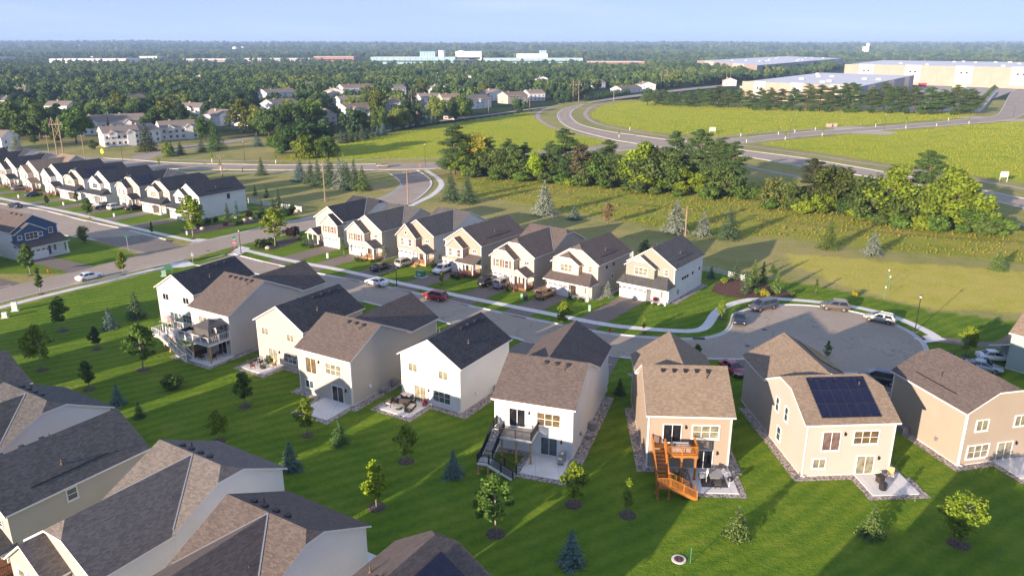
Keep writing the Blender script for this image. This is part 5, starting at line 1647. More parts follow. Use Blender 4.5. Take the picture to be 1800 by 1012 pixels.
def bush(p, r, label, color=(0.045, 0.085, 0.02), group=None, hh=None):
    return plant(random.choice(('bush1', 'bush2')), p, hh or r * 1.3, label, color, 'bush', group, wide=1.0 * r / 0.75 / ((hh or r * 1.3) / 0.9), name='bush')

# ------------------------------------------------------------------ yard and street trees
random.seed(33)
YARD = [  # kind, base, height, colour, mulch, label
    ('young2', (-12.97, 62.68), 4.88, LIME, 0.9, 'lime green tree in the middle of the shaded lawn'),
    ('young1', (-1.49, 58.50), 5.87, GRN, 0.9, 'dark green tree with yellow touched leaves by the bottom of the black railed stairs'),
    ('young1', (5.92, 63.15), 4.41, YGRN, 0.9, 'round young tree at the corner of the patio with the grill'),
    ('young4', (10.87, 61.38), 3.97, YGRN, 0.85, 'slender young tree left of the orange stairs'),
    ('young5', (39.64, 57.10), 4.77, YGRN, 1.0, 'spreading yellow-green tree at the right bottom lawn'),
    ('young3', (-32.70, 84.13), 4.41, GRN, 0.8, 'small tree on the lawn below the dark patio chairs'),
    ('young3', (-23.17, 76.71), 4.41, YGRN, 0.7, 'small tree beside the empty concrete patio'),
    ('young1', (-32.76, 75.41), 3.73, YGRN, 0.8, 'bushy light green tree right of the two little conifers'),
    ('young1', (-11.26, 71.14), 4.18, YGRN, 0.9, 'bright green tree below the round sofa patio'),
    ('young1', (-50.38, 95.14), 6.38, GRN, 0.9, 'leafy tree in front of the white deck stairs'),
    ('young1', (-64.11, 94.95), 6.29, YGRN, 0.8, 'tree with yellow-green top at the left lawn'),
    ('young3', (-54.41, 88.83), 3.81, GRN, 0.8, 'small tree above the grey roofs at the left'),
    ('young3', (-69.79, 109.93), 5.31, GRN, 1.0, 'small dark tree near the left pavement'),
    ('young3', (-60.52, 102.50), 3.28, DGRN, 0.8, 'low round tree in the middle of the left lawn'),
    ('bush3', (-43.79, 89.17), 2.0, GRN, 0.7, 'upright bush below the white deck stairs'),
    ('young1', (-73.04, 168.67), 9.63, YGRN, 0.7, 'bright green tree before the white corner house'),
    ('young1', (-52.25, 161.93), 8.29, YGRN, 0.7, 'bright green street tree at the left end of the middle row'),
    ('young3', (-75.08, 140.07), 4.32, YGRN, 0.5, 'street tree on the verge by the white parked car'),
    ('young4', (-83.91, 128.08), 4.96, OLIVE, 0.5, 'thin street tree on the verge near the left edge'),
    ('young3', (-92.77, 139.69), 5.99, GRN, 0.6, 'tree in front of the blue fronted house'),
    ('young5', (-95.96, 164.98), 3.66, GRN, 0.5, 'spreading little tree at the corner of the blue house lawn'),
    ('young3', (8.09, 110.68), 4.50, YGRN, 0.6, 'young street tree before the gold car driveway'),
    ('young4', (20.33, 109.44), 2.71, YGRN, 0.6, 'thin street tree before the sage gabled house'),
    ('staked', (-35.34, 153.83), 2.72, OLIVE, 0.4, 'tiny staked tree before the second house from the left'),
    ('young3', (-12.97, 133.83), 2.20, YGRN, 0.5, 'small street tree behind the red car'),
    ('young3', (33.87, 115.08), 3.20, YGRN, 0.5, 'small tree between pavement and cul-de-sac kerb'),
    ('young4', (54.49, 129.06), 2.56, OLIVE, 0.4, 'sapling beside the red mulch bed'),
    ('young1', (64.70, 99.94), 4.33, YGRN, 0.6, 'yellow topped tree by the white car at the right'),
    ('young3', (-108.31, 190.38), 5.17, GRN, 0.6, 'street tree before the white pickup truck'),
    ('young3', (-128.63, 206.39), 2.86, DGRN, 0.6, 'round street tree before the black parked car'),
    ('young3', (-122.47, 210.38), 3.07, DGRN, 0.5, 'dark little tree before the solar panelled house'),
    ('young4', (-84.17, 172.52), 3.13, OLIVE, 0.4, 'thin street tree near the white corner house'),
    ('young3', (-35.23, 119.52), 3.6, GRN, 0.5, 'small street tree beside the black roofs of the near row'),
    ('young3', (25.50, 96.50), 3.0, GRN, 0.5, 'little tree top behind the tan roof'),
    ('staked', (43.61, 96.89), 3.4, GRN, 0.5, 'little tree top beyond the solar house'),
]
for key, p, hh, c, ml, lab in YARD:
    plant(key, p, hh, lab, c, 'tree' if key != 'bush3' else 'bush', None, 1.25, ml, 'yard_tree' if key != 'bush3' else 'bush')
SMALLC = [
    ((-6.02, 68.22), 3.03, BLUE, 'blue spruce beside the black railed stairs'),
    ((5.10, 54.38), 3.40, BLUE, 'blue-green spruce at the bottom edge of the lawn'),
    ((20.25, 58.17), 3.14, OLIVE, 'sunlit spruce on the lawn below the tan house'),
    ((32.34, 58.17), 3.31, OLIVE, 'sunlit spruce below the solar house patio'),
    ((-23.02, 69.43), 3.20, BLUE, 'dark spruce behind the tan and grey crossing roof'),
    ((-48.58, 84.60), 2.76, BLUE, 'blue spruce on the lawn behind the bottom left roofs'),
    ((-44.29, 81.14), 2.09, DGRN, 'dark spruce right of the blue one behind the bottom left roofs'),
    ((-19.19, 75.03), 3.02, DGRN, 'dark little spruce between two patios'),
    ((-62.87, 110.93), 3.49, BLUE, 'blue spruce on the left lawn'),
    ((-61.12, 115.89), 4.38, SPR, 'tall dark spruce beside the off-white house'),
    ((13.66, 87.49), 2.2, DGRN, 'dark conical shrub in the gap left of the tan house'),
]
for p, hh, c, lab in SMALLC:
    plant('smallspruce', p, hh, lab, c, 'tree', None, 1.1, 0.75, 'spruce_tree')
# conifers round the red mulch bed beside the cul-de-sac
BED = [((41.35, 128.08), 4.23, SPR), ((47.23, 128.40), 4.44, OLIVE), ((42.25, 136.70), 4.01, SPR), ((44.08, 132.09), 5.30, OLIVE), ((46.74, 134.89), 4.08, DGRN), ((38.00, 138.18), 2.26, BLUE), ((50.98, 142.01), 1.85, DGRN)]
NB_ = ['broad conifer at the front left of the red mulch bed', 'broad conifer at the right of the red mulch bed', 'slim conifer at the back left of the red mulch bed', 'tallest conifer in the middle of the red mulch bed', 'dark conifer behind the tallest one on the mulch bed', 'small blue conifer by the white fence', 'round dark shrub behind the mulch bed']
for (p, hh, c), lab in zip(BED, NB_):
    plant('arbor' if hh > 2.5 else 'smallspruce', p, hh, lab, c, 'tree', None, 1.25, None, 'conifer')
mb = MB(); mb.poly([(*q, 0.035) for q in smooth_line([(35.88, 129.72), (38.24, 134.89), (42.14, 137.44), (45.68, 134.89), (49.72, 129.72), (50.32, 127.11), (46.09, 126.47), (40.89, 125.83), (37.74, 127.11), (35.88, 129.72)], 0.6)[:-1]])
o_ = structure(mb, 'mulch_bed', 'mulch_red', 'red mulch bed beside the cul-de-sac')
if o_.data.polygons[0].normal.z < 0: o_.data.flip_normals()
for q, c, lab in (((39.42, 134.54), YGRN, 'small yellow-green shrub at the left end of the red mulch bed'), ((44.59, 127.11), GOLD, 'golden shrub at the front of the red mulch bed'), ((49.53, 127.43), GRN, 'low shrub at the right tip of the red mulch bed'), ((60.65, 126.79), GOLD, 'golden round shrub on the dry grass behind the cul-de-sac'), ((43.68, 128.08), GRN, 'low green shrub beside the golden one'), ((77.23, 107.75), DGRN, 'dark shrub at the right edge by the path')):
    bush(q, 0.9, lab, c)
# planting beds of the corner house and the left end of the middle row
mb = MB(); mb.poly([(*q, 0.03) for q in smooth_line([(-79.70, 177.13), (-77.67, 181.97), (-71.10, 185.12), (-66.70, 189.04), (-60.39, 197.35), (-58.43, 193.11), (-65.20, 184.48), (-70.04, 178.32), (-73.92, 174.22), (-77.04, 173.65), (-79.70, 177.13)], 0.8)[:-1]])
o_ = structure(mb, 'mulch_bed', 'mulch_dark', 'dark mulch bed along the white corner house')
if o_.data.polygons[0].normal.z < 0: o_.data.flip_normals()
for i, (q, hh, c) in enumerate((((-71.19, 185.76), 4.92, SPR), ((-70.74, 191.05), 4.45, BLUE), ((-65.97, 195.92), 4.10, SPR), ((-64.96, 202.53), 3.44, DGRN), ((-63.64, 203.29), 5.63, SPR), ((-71.59, 217.95), 3.2, SPR), ((-72.07, 220.59), 2.6, GRN), ((-75.88, 221.49), 3.22, GRN), ((-61.81, 201.78), 2.8, SPR))):
    plant('arbor', q, hh, ['tall arborvitae against the white corner house wall', 'second arborvitae right of the corner house wall', 'conifer by the white picket fence', 'dark conifer behind the white picket fence', 'tallest conifer of the corner house garden', 'conifer in the back garden of the corner house', 'small green shrub tree behind the corner house', 'green shrub tree beyond the picket fence', 'low conifer at the right end of the corner garden'][i], c, 'tree', None, 1.2, None, 'conifer')
for i, (q, r) in enumerate((((-76.93, 182.59), 1.2), ((-75.45, 183.84), 1.3), ((-74.47, 185.76), 1.2), ((-70.31, 181.35), 1.0), ((-67.87, 181.97), 1.1), ((-67.47, 184.48), 0.9), ((-68.11, 192.42), 1.0), ((-65.39, 190.38), 1.1), ((-59.17, 193.11), 1.4), ((-57.98, 195.21), 1.3), ((-58.93, 200.28), 1.1))):
    bush(q, r, ('first', 'second', 'third', 'fourth', 'fifth', 'sixth', 'seventh', 'eighth', 'ninth', 'tenth', 'eleventh')[i] + ' shrub along the dark mulch bed of the white corner house', DGRN if i % 3 else (0.05, 0.03, 0.02), 'shrubs of the corner house bed')
for i, q in enumerate(((-76.63, 178.32), (-74.71, 178.32), (-67.71, 187.71), (-66.56, 189.04), (-70.88, 191.05), (-57.46, 198.81), (-53.27, 159.95))):
    mb = MB(); mb.lathe([(0.55, 0), (0.62, 0.2), (0.45, 0.5), (0.15, 0.62)], 7)
    tag(mb.build('boulder', 'boulder', None, (*q, 0), random.random() * 3), ('first', 'second', 'third', 'fourth', 'fifth', 'sixth')[i] + ' pale boulder in the corner house bed' if i < 6 else 'pale boulder in the bed at the corner lamp', 'boulder', 'boulders of the corner beds')
for i, (q, r, c) in enumerate((((-55.60, 161.43), 1.2, OLIVE), ((-54.79, 162.43), 1.1, GRN), ((-53.56, 162.93), 1.2, GRN), ((-52.45, 171.96), 1.4, (0.03, 0.02, 0.02)), ((-50.85, 171.96), 1.5, (0.03, 0.02, 0.02)), ((-48.65, 168.67), 1.0, (0.10, 0.12, 0.07)))):
    bush(q, r, ['yellowish shrub at the corner lamp', 'green shrub right of the corner lamp', 'leafy shrub before the first porch', 'dark purple shrub left of the first porch', 'larger dark purple shrub left of the first porch', 'pale silvery shrub by the first porch'][i], c)
mb = MB(); mb.poly([(*q, 0.03) for q in ((-56.13, 159.95), (-54.78, 164.46), (-50.30, 171.41), (-47.97, 167.60), (-49.40, 163.44), (-51.96, 158.50))])
o_ = structure(mb, 'mulch_bed', 'mulch_dark', 'mulch bed at the left end of the middle row')
if o_.data.polygons[0].normal.z < 0: o_.data.flip_normals()
# foundation shrubs of the middle row
n_ = 0
for k, pts in dict(F7=((6.0, -3.7), (7.2, -3.7), (8.4, -3.7)), F6=((5.7, -3.8), (6.8, -3.8), (7.9, -3.8)), F5=((5.2, -3.3), (5.8, -3.6)), F4=((4.9, -4.2), (5.6, -4.4), (6.6, -4.5), (9.6, -1.0)), F3=((9.6, -1.0), (9.5, -2.2)), F2=((5.0, -4.0), (5.9, -4.3), (6.9, -4.3), (9.0, -3.4)), F1=((2.8, -4.2), (1.6, -4.4), (0.2, -4.3))).items():
    for n_, (x, y) in enumerate(pts):
        q = local(HOUSES[k][1], x, y)
        bush(q, 0.5 if k != 'F7' else 0.3, ('first', 'second', 'third', 'fourth')[n_] + ' small rounded shrub before the ' + dict(F7='sage gabled house', F6='clipped gable house', F5='house behind the minivan', F4='house behind the white SUV', F3='house with the attic window', F2='second house from the left', F1='first house of the middle row')[k], DGRN, 'foundation shrubs of the middle row')
plant('smallspruce', local(HOUSES['F6'][1], 10.3, 1.2), 2.9, 'pale pointed conifer between the clipped gable house and the sage gabled one', SILV, 'tree', None, 1.1, None, 'conifer')
plant('young3', local(HOUSES['F2'][1], 10.0, -0.6), 2.8, 'pale leafy shrub between the second and third house', SILV, 'tree', None, 1.2, None, 'yard_tree')
plant('arbor', local(HOUSES['F1'][1], 9.6, -1.2), 3.0, 'narrow conifer between the first and second house', GRN, 'tree', None, 1.2, None, 'conifer')
plant('smallspruce', (27.76, 152.93), 4.65, 'round dark spruce behind the sage gabled house', DGRN, 'tree', None, 1.4, None, 'spruce_tree')

# ------------------------------------------------------------------ conifers of the power line corridor
COR = [
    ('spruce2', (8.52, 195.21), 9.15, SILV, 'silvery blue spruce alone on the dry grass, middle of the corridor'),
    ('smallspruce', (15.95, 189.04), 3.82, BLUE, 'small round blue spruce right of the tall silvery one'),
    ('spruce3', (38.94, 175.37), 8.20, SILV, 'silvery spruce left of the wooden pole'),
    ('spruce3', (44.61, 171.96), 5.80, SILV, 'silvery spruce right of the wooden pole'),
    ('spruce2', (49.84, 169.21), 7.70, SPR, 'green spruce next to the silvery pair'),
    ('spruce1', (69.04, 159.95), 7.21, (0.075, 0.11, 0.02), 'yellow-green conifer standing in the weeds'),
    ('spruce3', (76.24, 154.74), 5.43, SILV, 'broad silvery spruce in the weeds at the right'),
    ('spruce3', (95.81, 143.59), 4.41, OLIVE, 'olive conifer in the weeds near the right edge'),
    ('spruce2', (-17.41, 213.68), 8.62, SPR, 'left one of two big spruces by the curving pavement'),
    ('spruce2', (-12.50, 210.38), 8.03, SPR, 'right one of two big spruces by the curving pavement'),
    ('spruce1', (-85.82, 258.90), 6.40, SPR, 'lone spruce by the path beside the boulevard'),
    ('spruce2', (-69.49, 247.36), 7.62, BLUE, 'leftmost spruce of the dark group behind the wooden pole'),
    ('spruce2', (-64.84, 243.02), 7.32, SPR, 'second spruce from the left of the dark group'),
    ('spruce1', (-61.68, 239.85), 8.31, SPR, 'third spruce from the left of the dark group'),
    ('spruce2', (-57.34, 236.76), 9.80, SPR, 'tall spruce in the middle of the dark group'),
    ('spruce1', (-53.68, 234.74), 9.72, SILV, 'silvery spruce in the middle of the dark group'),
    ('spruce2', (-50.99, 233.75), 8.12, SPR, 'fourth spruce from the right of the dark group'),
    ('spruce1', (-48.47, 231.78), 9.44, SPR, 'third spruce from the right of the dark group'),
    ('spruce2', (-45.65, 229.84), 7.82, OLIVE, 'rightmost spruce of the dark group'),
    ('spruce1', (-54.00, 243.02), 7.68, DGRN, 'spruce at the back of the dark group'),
    ('young5', (23.89, 185.12), 4.90, (0.20, 0.15, 0.08), 'brown withered bush on the dry grass'),
]
for key, p, hh, c, lab in COR:
    plant(key, p, hh, lab, c, 'tree', None, 1.05 if key != 'smallspruce' else 1.5, None, 'spruce_tree' if 'spruce' in key else 'withered_tree')

# ------------------------------------------------------------------ the tree line before the main road
LINE = [
    ('pine3', (-19.59, 260.11), 15.99, PINE, 'tall white pine at the left end of the tree line'),
    ('thicket2', (-17.09, 257.70), 8.67, YGRN, 'yellow-green tree beside the tall left pine'),
    ('young5', (-12.26, 262.56), 12.29, GOLD, 'yellow bare-topped tree next to the tall left pine'),
    ('thicket1', (-8.78, 258.90), 9.66, OLIVE, 'olive tree fourth from the left in the tree line'),
    ('pine2', (-7.51, 262.56), 11.72, PINE, 'dark pine poking out of the left half of the tree line'),
    ('thicket1', (-3.47, 255.33), 10.48, OLIVE, 'brown-olive tree in the left half of the tree line'),
    ('pine1', (-1.38, 261.33), 11.28, PINE, 'second dark pine in the left half of the tree line'),
    ('thicket2', (0.95, 251.86), 10.54, OLIVE, 'olive tree right of the second dark pine'),
    ('pine1', (4.27, 257.70), 10.57, PINE, 'third dark pine in the left half of the tree line'),
    ('thicket2', (7.50, 248.47), 8.76, LIME, 'bright lime tree in the tree line'),
    ('thicket1', (11.68, 249.59), 8.98, OLIVE, 'olive thicket below the twin pines'),
    ('pine2', (13.03, 254.16), 11.38, PINE, 'left one of the twin pines in the tree line'),
    ('pine3', (17.33, 249.59), 15.59, PINE, 'tall right one of the twin pines in the tree line'),
    ('thicket1', (18.60, 246.26), 8.14, DGRN, 'dark thicket at the foot of the twin pines'),
    ('thicket2', (22.50, 244.09), 11.51, (0.115, 0.105, 0.055), 'brownish half bare tree in the tree line'),
    ('thicket1', (25.71, 243.02), 10.75, GRN, 'dark green tree right of the half bare one'),
    ('pine3', (31.12, 245.17), 12.82, PINE, 'broad pine in the middle of the tree line'),
    ('thicket1', (33.29, 237.78), 9.84, OLIVE, 'olive thicket under the broad pine'),
    ('thicket2', (39.46, 234.74), 13.54, YGRN, 'yellow-green tree right of the broad pine'),
    ('thicket1', (42.14, 233.75), 14.18, OLIVE, 'tall olive tree in the right half of the tree line'),
    ('thicket2', (41.82, 229.84), 8.51, LIME, 'lime thicket in front of the tall olive tree'),
    ('thicket1', (45.48, 230.81), 10.26, GRN, 'green thicket in the right half of the tree line'),
    ('pine2', (50.86, 235.75), 16.19, PINE, 'flat topped pine in the right half of the tree line'),
    ('thicket2', (48.25, 228.88), 11.38, OLIVE, 'thin tree before the flat topped pine'),
    ('thicket1', (52.52, 226.99), 8.25, LIME, 'bright thicket below the flat topped pine'),
    ('pine3', (57.84, 232.76), 17.03, PINE, 'tallest pine near the right end of the tree line'),
    ('thicket1', (57.53, 224.21), 6.98, YGRN, 'yellow-green thicket at the foot of the tallest pine'),
    ('pine1', (62.83, 228.88), 15.26, PINE, 'second tall pine near the right end of the tree line'),
    ('pine2', (65.78, 225.13), 14.38, PINE, 'last pine at the right end of the long tree line'),
    ('thicket1', (62.62, 219.71), 9.33, OLIVE, 'brown-olive thicket at the right end of the long tree line'),
    ('thicket1', (72.64, 203.29), 9.02, (0.15, 0.175, 0.045), 'pale olive tree at the left of the right clump'),
    ('thicket1', (75.57, 201.03), 8.32, OLIVE, 'olive tree second from the left in the right clump'),
    ('pine3', (81.49, 203.29), 12.68, (0.055, 0.07, 0.025), 'pointed dark cedar in the right clump'),
    ('oak1', (86.48, 200.28), 11.92, (0.075, 0.10, 0.018), 'round crowned tree right of the pointed cedar'),
    ('thicket2', (81.42, 195.92), 6.95, YGRN, 'yellow-green thicket before the round crowned tree'),
    ('thicket1', (86.67, 195.21), 6.33, DGRN, 'dark thicket at the right foot of the round crowned tree'),
    ('thicket1', (92.38, 189.70), 12.08, OLIVE, 'olive tree at the left of the far right clump'),
    ('thicket2', (95.80, 187.71), 13.24, YGRN, 'yellow-green tree in the far right clump'),
    ('pine3', (106.09, 191.73), 16.06, PINE, 'tall ragged pine in the far right clump'),
    ('oak1', (99.22, 184.48), 8.99, OLIVE, 'olive tree at the foot of the ragged pine'),
    ('oak1', (105.99, 182.59), 12.24, (0.155, 0.235, 0.024), 'big bright yellow-green tree in the far right clump'),
    ('thicket2', (108.11, 181.35), 13.67, YGRN, 'tall yellow-green tree right of the ragged pine'),
    ('thicket1', (110.21, 178.91), 7.94, GRN, 'green thicket in the far right clump'),
    ('thicket2', (111.99, 177.72), 7.48, YGRN, 'lime tree at the right of the far right clump'),
    ('thicket1', (113.16, 174.22), 5.46, GRN, 'lowest green thicket at the right end of the far right clump'),
]
for key, p, hh, c, lab in LINE:
    plant(key, p, hh * 1.06, lab, c, 'tree', None, {'t': 1.35, 'p': 1.1, 'o': 1.15, 'y': 1.2}[key[0]], None, 'pine_tree' if key[0] == 'p' else 'tree')
UND = [(-13.80, 254.16), (-5.63, 248.47), (2.78, 245.17), (10.06, 241.95), (15.42, 239.85), (21.50, 236.76), (28.21, 232.76), (34.71, 228.88), (42.39, 223.29), (48.42, 219.71), (57.57, 216.23), (65.55, 215.37), (70.21, 214.53), (69.36, 201.78), (76.47, 195.92), (88.76, 193.11), (88.60, 187.71), (90.55, 182.59), (93.68, 178.91), (98.26, 177.13), (100.06, 175.37), (106.17, 174.22), (110.21, 171.96), (114.19, 171.96), (68.72, 220.59), (56.33, 214.53), (37.59, 225.13), (17.99, 237.78)]
for i, q in enumerate(UND):
    c = random.choice((YGRN, GRN, OLIVE, GRN))
    near_ = min(LINE, key=lambda L_: (L_[1][0] - q[0]) ** 2 + (L_[1][1] - q[1]) ** 2)[4]
    plant('bush3', q, random.uniform(2.2, 4.2), ('yellowish' if c == YGRN else 'olive' if c == OLIVE else 'green') + ' undergrowth shrub below the ' + near_.split(' in the ')[0].split(' at the ')[0], c, 'bush', 'undergrowth of the tree line', 1.4, None, 'bush')

NTH = ORD = ['first', 'second', 'third', 'fourth', 'fifth', 'sixth', 'seventh', 'eighth', 'ninth', 'tenth', 'eleventh', 'twelfth', 'thirteenth', 'fourteenth', 'fifteenth', 'sixteenth', 'seventeenth', 'eighteenth', 'nineteenth', 'twentieth', 'twenty-first', 'twenty-second', 'twenty-third', 'twenty-fourth', 'twenty-fifth', 'twenty-sixth', 'twenty-seventh', 'twenty-eighth', 'twenty-ninth', 'thirtieth', 'thirty-first']
# ------------------------------------------------------------------ scattering for what nobody could count
def scatter(name, source_mesh, pts, color, label, seed=0):
    """one object: a cloud of points, each carrying a copy of the source mesh (size stored per point)"""
    src = bpy.data.objects.new(name + '_source', source_mesh)      # stays outside the scene, only feeds the nodes
    src.color = (*color, 1)
    me = bpy.data.meshes.new(name)
    me.from_pydata([p[:3] for p in pts], [], [])
    a = me.attributes.new('size', 'FLOAT', 'POINT')
    a.data.foreach_set('value', [p[3] for p in pts])
    o = link(me, name)
    o.color = (*color, 1)
    ng = bpy.data.node_groups.new(name, 'GeometryNodeTree')
    ng.interface.new_socket('Geometry', in_out='INPUT', socket_type='NodeSocketGeometry')
    ng.interface.new_socket('Geometry', in_out='OUTPUT', socket_type='NodeSocketGeometry')
    N = ng.nodes
    gi, go = N.new('NodeGroupInput'), N.new('NodeGroupOutput')
    iop = N.new('GeometryNodeInstanceOnPoints')
    oi = N.new('GeometryNodeObjectInfo')
    oi.inputs['Object'].default_value = src
    na = N.new('GeometryNodeInputNamedAttribute'); na.data_type = 'FLOAT'; na.inputs['Name'].default_value = 'size'
    rv = N.new('FunctionNodeRandomValue'); rv.data_type = 'FLOAT_VECTOR'
    rv.inputs['Min'].default_value = (0, 0, 0); rv.inputs['Max'].default_value = (0, 0, 6.283)
    rv.inputs['Seed'].default_value = seed
    m2p = N.new('GeometryNodeMeshToPoints')
    K = ng.links
    K.new(gi.outputs[0], m2p.inputs[0]); K.new(m2p.outputs[0], iop.inputs['Points'])
    K.new(oi.outputs['Geometry'], iop.inputs['Instance'])
    K.new(rv.outputs[0], iop.inputs['Rotation'])
    K.new([s for s in na.outputs if s.enabled][0], iop.inputs['Scale'])
    K.new(iop.outputs[0], go.inputs[0])
    md = o.modifiers.new('scatter', 'NODES'); md.node_group = ng
    return tag(o, label, kind='stuff')

# ------------------------------------------------------------------ townhouses and houses among the trees
def town(label, a, b, D=10.0, e=5.8, rise=2.6, axis='x', wall='siding_white', roof='shingle_old', dormers=0, wins=4, rows=(0.9, 3.4), gable_left=False, clip=(0, 0), name='townhouse'):
    """a = front left base, b = front right base as seen from the camera"""
    a, b = Vector(a), Vector(b)
    W = (b - a).length
    ang = math.atan2(b.y - a.y, b.x - a.x)
    h = thing(name, label, 'house', (a.x, a.y, 0), ang)
    wm, rf = MB(), Roof(0.25)
    gable_walls(wm, 0, W, 0, D, 0, e, rise, axis, clip)
    rf.gable(0, W, 0, D, e, rise, axis, clip, 0.5, 0.4)
    for i in range(dormers):
        x = W * (i + 0.5) / dormers
        gable_walls(wm, x - 1.7, x + 1.7, -1.4, D * 0.35, 0 if i % 2 else e - 1.6, e - 0.2, 1.2, 'y', m=(0, 0, 0, 0))
        rf.gable(x - 1.7, x + 1.7, -1.4, D * 0.35, e - 0.2, 1.2, 'y', (0, 0), 0.3, 0.3)
    wm.build('wall', wall, h)
    r_ = rf.mb.build('roof', [roof, 'trim_white'], h)
    c = MB(); c.box(W * 0.3, D * 0.55, e, W * 0.3 + 0.9, D * 0.55 + 0.7, e + rise + 0.7); c.build('chimney', 'trim_tan', r_)
    for z in rows:
        if z + 1.2 > e: continue
        for i in range(wins):
            window(h, 'f', (W * (i + 0.5) / wins, 0 if not dormers else -0.0, z), 1.1, 1.2, 2, 1, detail=False)
    window(h, 'l', (0, D * 0.5, 0.9), 1.2, 1.2, 2, 1, detail=False)
    return h
random.seed(5)
TOWN = [
    (((-178.07, 334.28), (-166.62, 343.35)), dict(D=11, dormers=2, wins=6, rise=2.5, gable_left=True), 'long pale townhouse block nearest the boulevard'),
    (((-166.59, 344.38), (-162.12, 354.00)), dict(D=11, wins=3, rise=2.4), 'pale townhouse block half hidden by the broad spruce'),
    (((-164.31, 359.56), (-150.59, 368.83)), dict(D=11, dormers=2, wins=6, rise=2.5), 'pale townhouse block right of the broad spruce'),
    (((-201.52, 386.20), (-187.42, 394.14)), dict(D=16, dormers=1, rise=3.2), 'townhouse with broad grey roof behind the nearest block'),
    (((-213.07, 381.08), (-203.24, 386.20)), dict(D=15, dormers=1, rise=3.0), 'townhouse with brown roof left of the broad grey roof'),
    (((-205.95, 478.91), (-193.26, 478.91)), dict(D=13, dormers=1, wins=3), 'small white gabled house right of the big round tree'),
    (((-198.92, 495.18), (-187.26, 495.18)), dict(D=12, dormers=1, axis='y', wins=2), 'white gable beside the small white gabled house'),
    (((-161.22, 426.16), (-155.59, 439.09)), dict(D=12, axis='y', wins=2), 'pale house left of the tall light green tree'),
    (((-143.90, 426.16), (-137.51, 445.84)), dict(D=14, axis='y', wins=2, rise=3.4), 'white gable house behind the bright round bush'),
    (((-108.32, 426.16), (-98.07, 432.53)), dict(D=14, axis='y', wins=3, rise=3.2, wall='siding_beige'), 'beige gable house behind the white pole'),
    (((-154.10, 503.73), (-142.60, 521.72)), dict(D=14, rise=3.0), 'house with tan roof behind the two round trees'),
    (((-120.23, 546.04), (-106.12, 556.40)), dict(D=12, dormers=1), 'pale house with pinkish roof near the pylon'),
    (((-99.97, 471.15), (-84.58, 486.91)), dict(D=13, dormers=2, roof='shingle_tan'), 'house with tan roof above the conifer hedge'),
    (((-81.32, 517.10), (-74.37, 521.72)), dict(D=10, wall='siding_cream'), 'narrow cream house left of the pylon'),
    (((-67.03, 495.18), (-54.83, 503.73)), dict(D=12, wall='siding_cream', roof='shingle_tan'), 'cream house right of the pylon'),
    (((-67.82, 578.31), (-53.07, 584.06)), dict(D=13, dormers=1), 'pale house with tan roof behind the cream one'),
    (((-51.22, 572.68), (-37.30, 578.31)), dict(D=12, roof='shingle_tan', wall='siding_beige'), 'house with pink-tan roof in the middle of the row'),
    (((-30.18, 541.00), (-14.83, 561.72)), dict(D=14, dormers=1, rise=3.2), 'large pale house above the wooden fence'),
    (((-17.91, 627.62), (-4.69, 641.26)), dict(D=12, axis='y', rise=3.0), 'tall white house on the rise'),
    (((-3.06, 595.89), (12.47, 608.20)), dict(D=13, roof='shingle_tan', wall='siding_cream'), 'cream house third from the right of the row'),
    (((13.78, 627.62), (26.91, 634.37)), dict(D=12), 'last pale house at the right end of the row'),
    (((-70.53, 710.58), (-58.78, 719.20)), dict(D=12, roof='shingle_old', axis='y'), 'white gable behind the row, left one of two'),
    (((-57.05, 710.58), (-44.61, 728.02)), dict(D=12, axis='y'), 'white gable behind the row, right one of two'),
    (((-108.91, 710.58), (-97.61, 719.20)), dict(D=12), 'grey roofed house among the trees above the pylon'),
    (((-274.38, 517.10), (-254.53, 521.72)), dict(D=14, rise=3.0), 'house with long pale roof behind the round tree at the left'),
    (((-298.74, 495.18), (-284.17, 495.18)), dict(D=14, rise=2.6), 'low house with grey roof among the left trees'),
    (((-277.80, 567.15), (-271.28, 578.31)), dict(D=12, roof='shingle_tan'), 'tan roof peeping out among the left trees'),
    (((-352.66, 853.33), (-341.49, 853.33)), dict(D=14, wall='siding_white'), 'small white house deep in the trees'),
    (((-199.53, 634.37), (-181.12, 655.49)), dict(D=13), 'pale roof between the two darkest trees'),
    (((-207.58, 765.56), (-191.02, 775.55)), dict(D=14), 'brown roof line deep in the trees'),
    (((-155.34, 719.20), (-131.17, 737.06)), dict(D=14, roof='shingle_tan'), 'row of tan roofs in the wood above the conifer hedge'),
    (((-446.98, 702.16), (-435.70, 702.16)), dict(D=14, wall='siding_gold'), 'yellowish house deep in the left wood'),
    (((-362.28, 546.04), (-355.07, 546.04)), dict(D=14), 'white house at the left edge of the wood'),
    (((83.40, 818.19), (99.03, 829.59)), dict(D=14), 'grey house above the long clipped hedge'),
    (((101.97, 728.02), (125.64, 755.82)), dict(D=12, e=4.0, wall='siding_white', roof='shingle_tan'), 'white shed at the end of the clipped hedge'),
    (((-211.88, 317.46), (-211.60, 328.48)), dict(D=12, axis='y', wins=2), 'white gable at the left edge behind the young trees'),
]
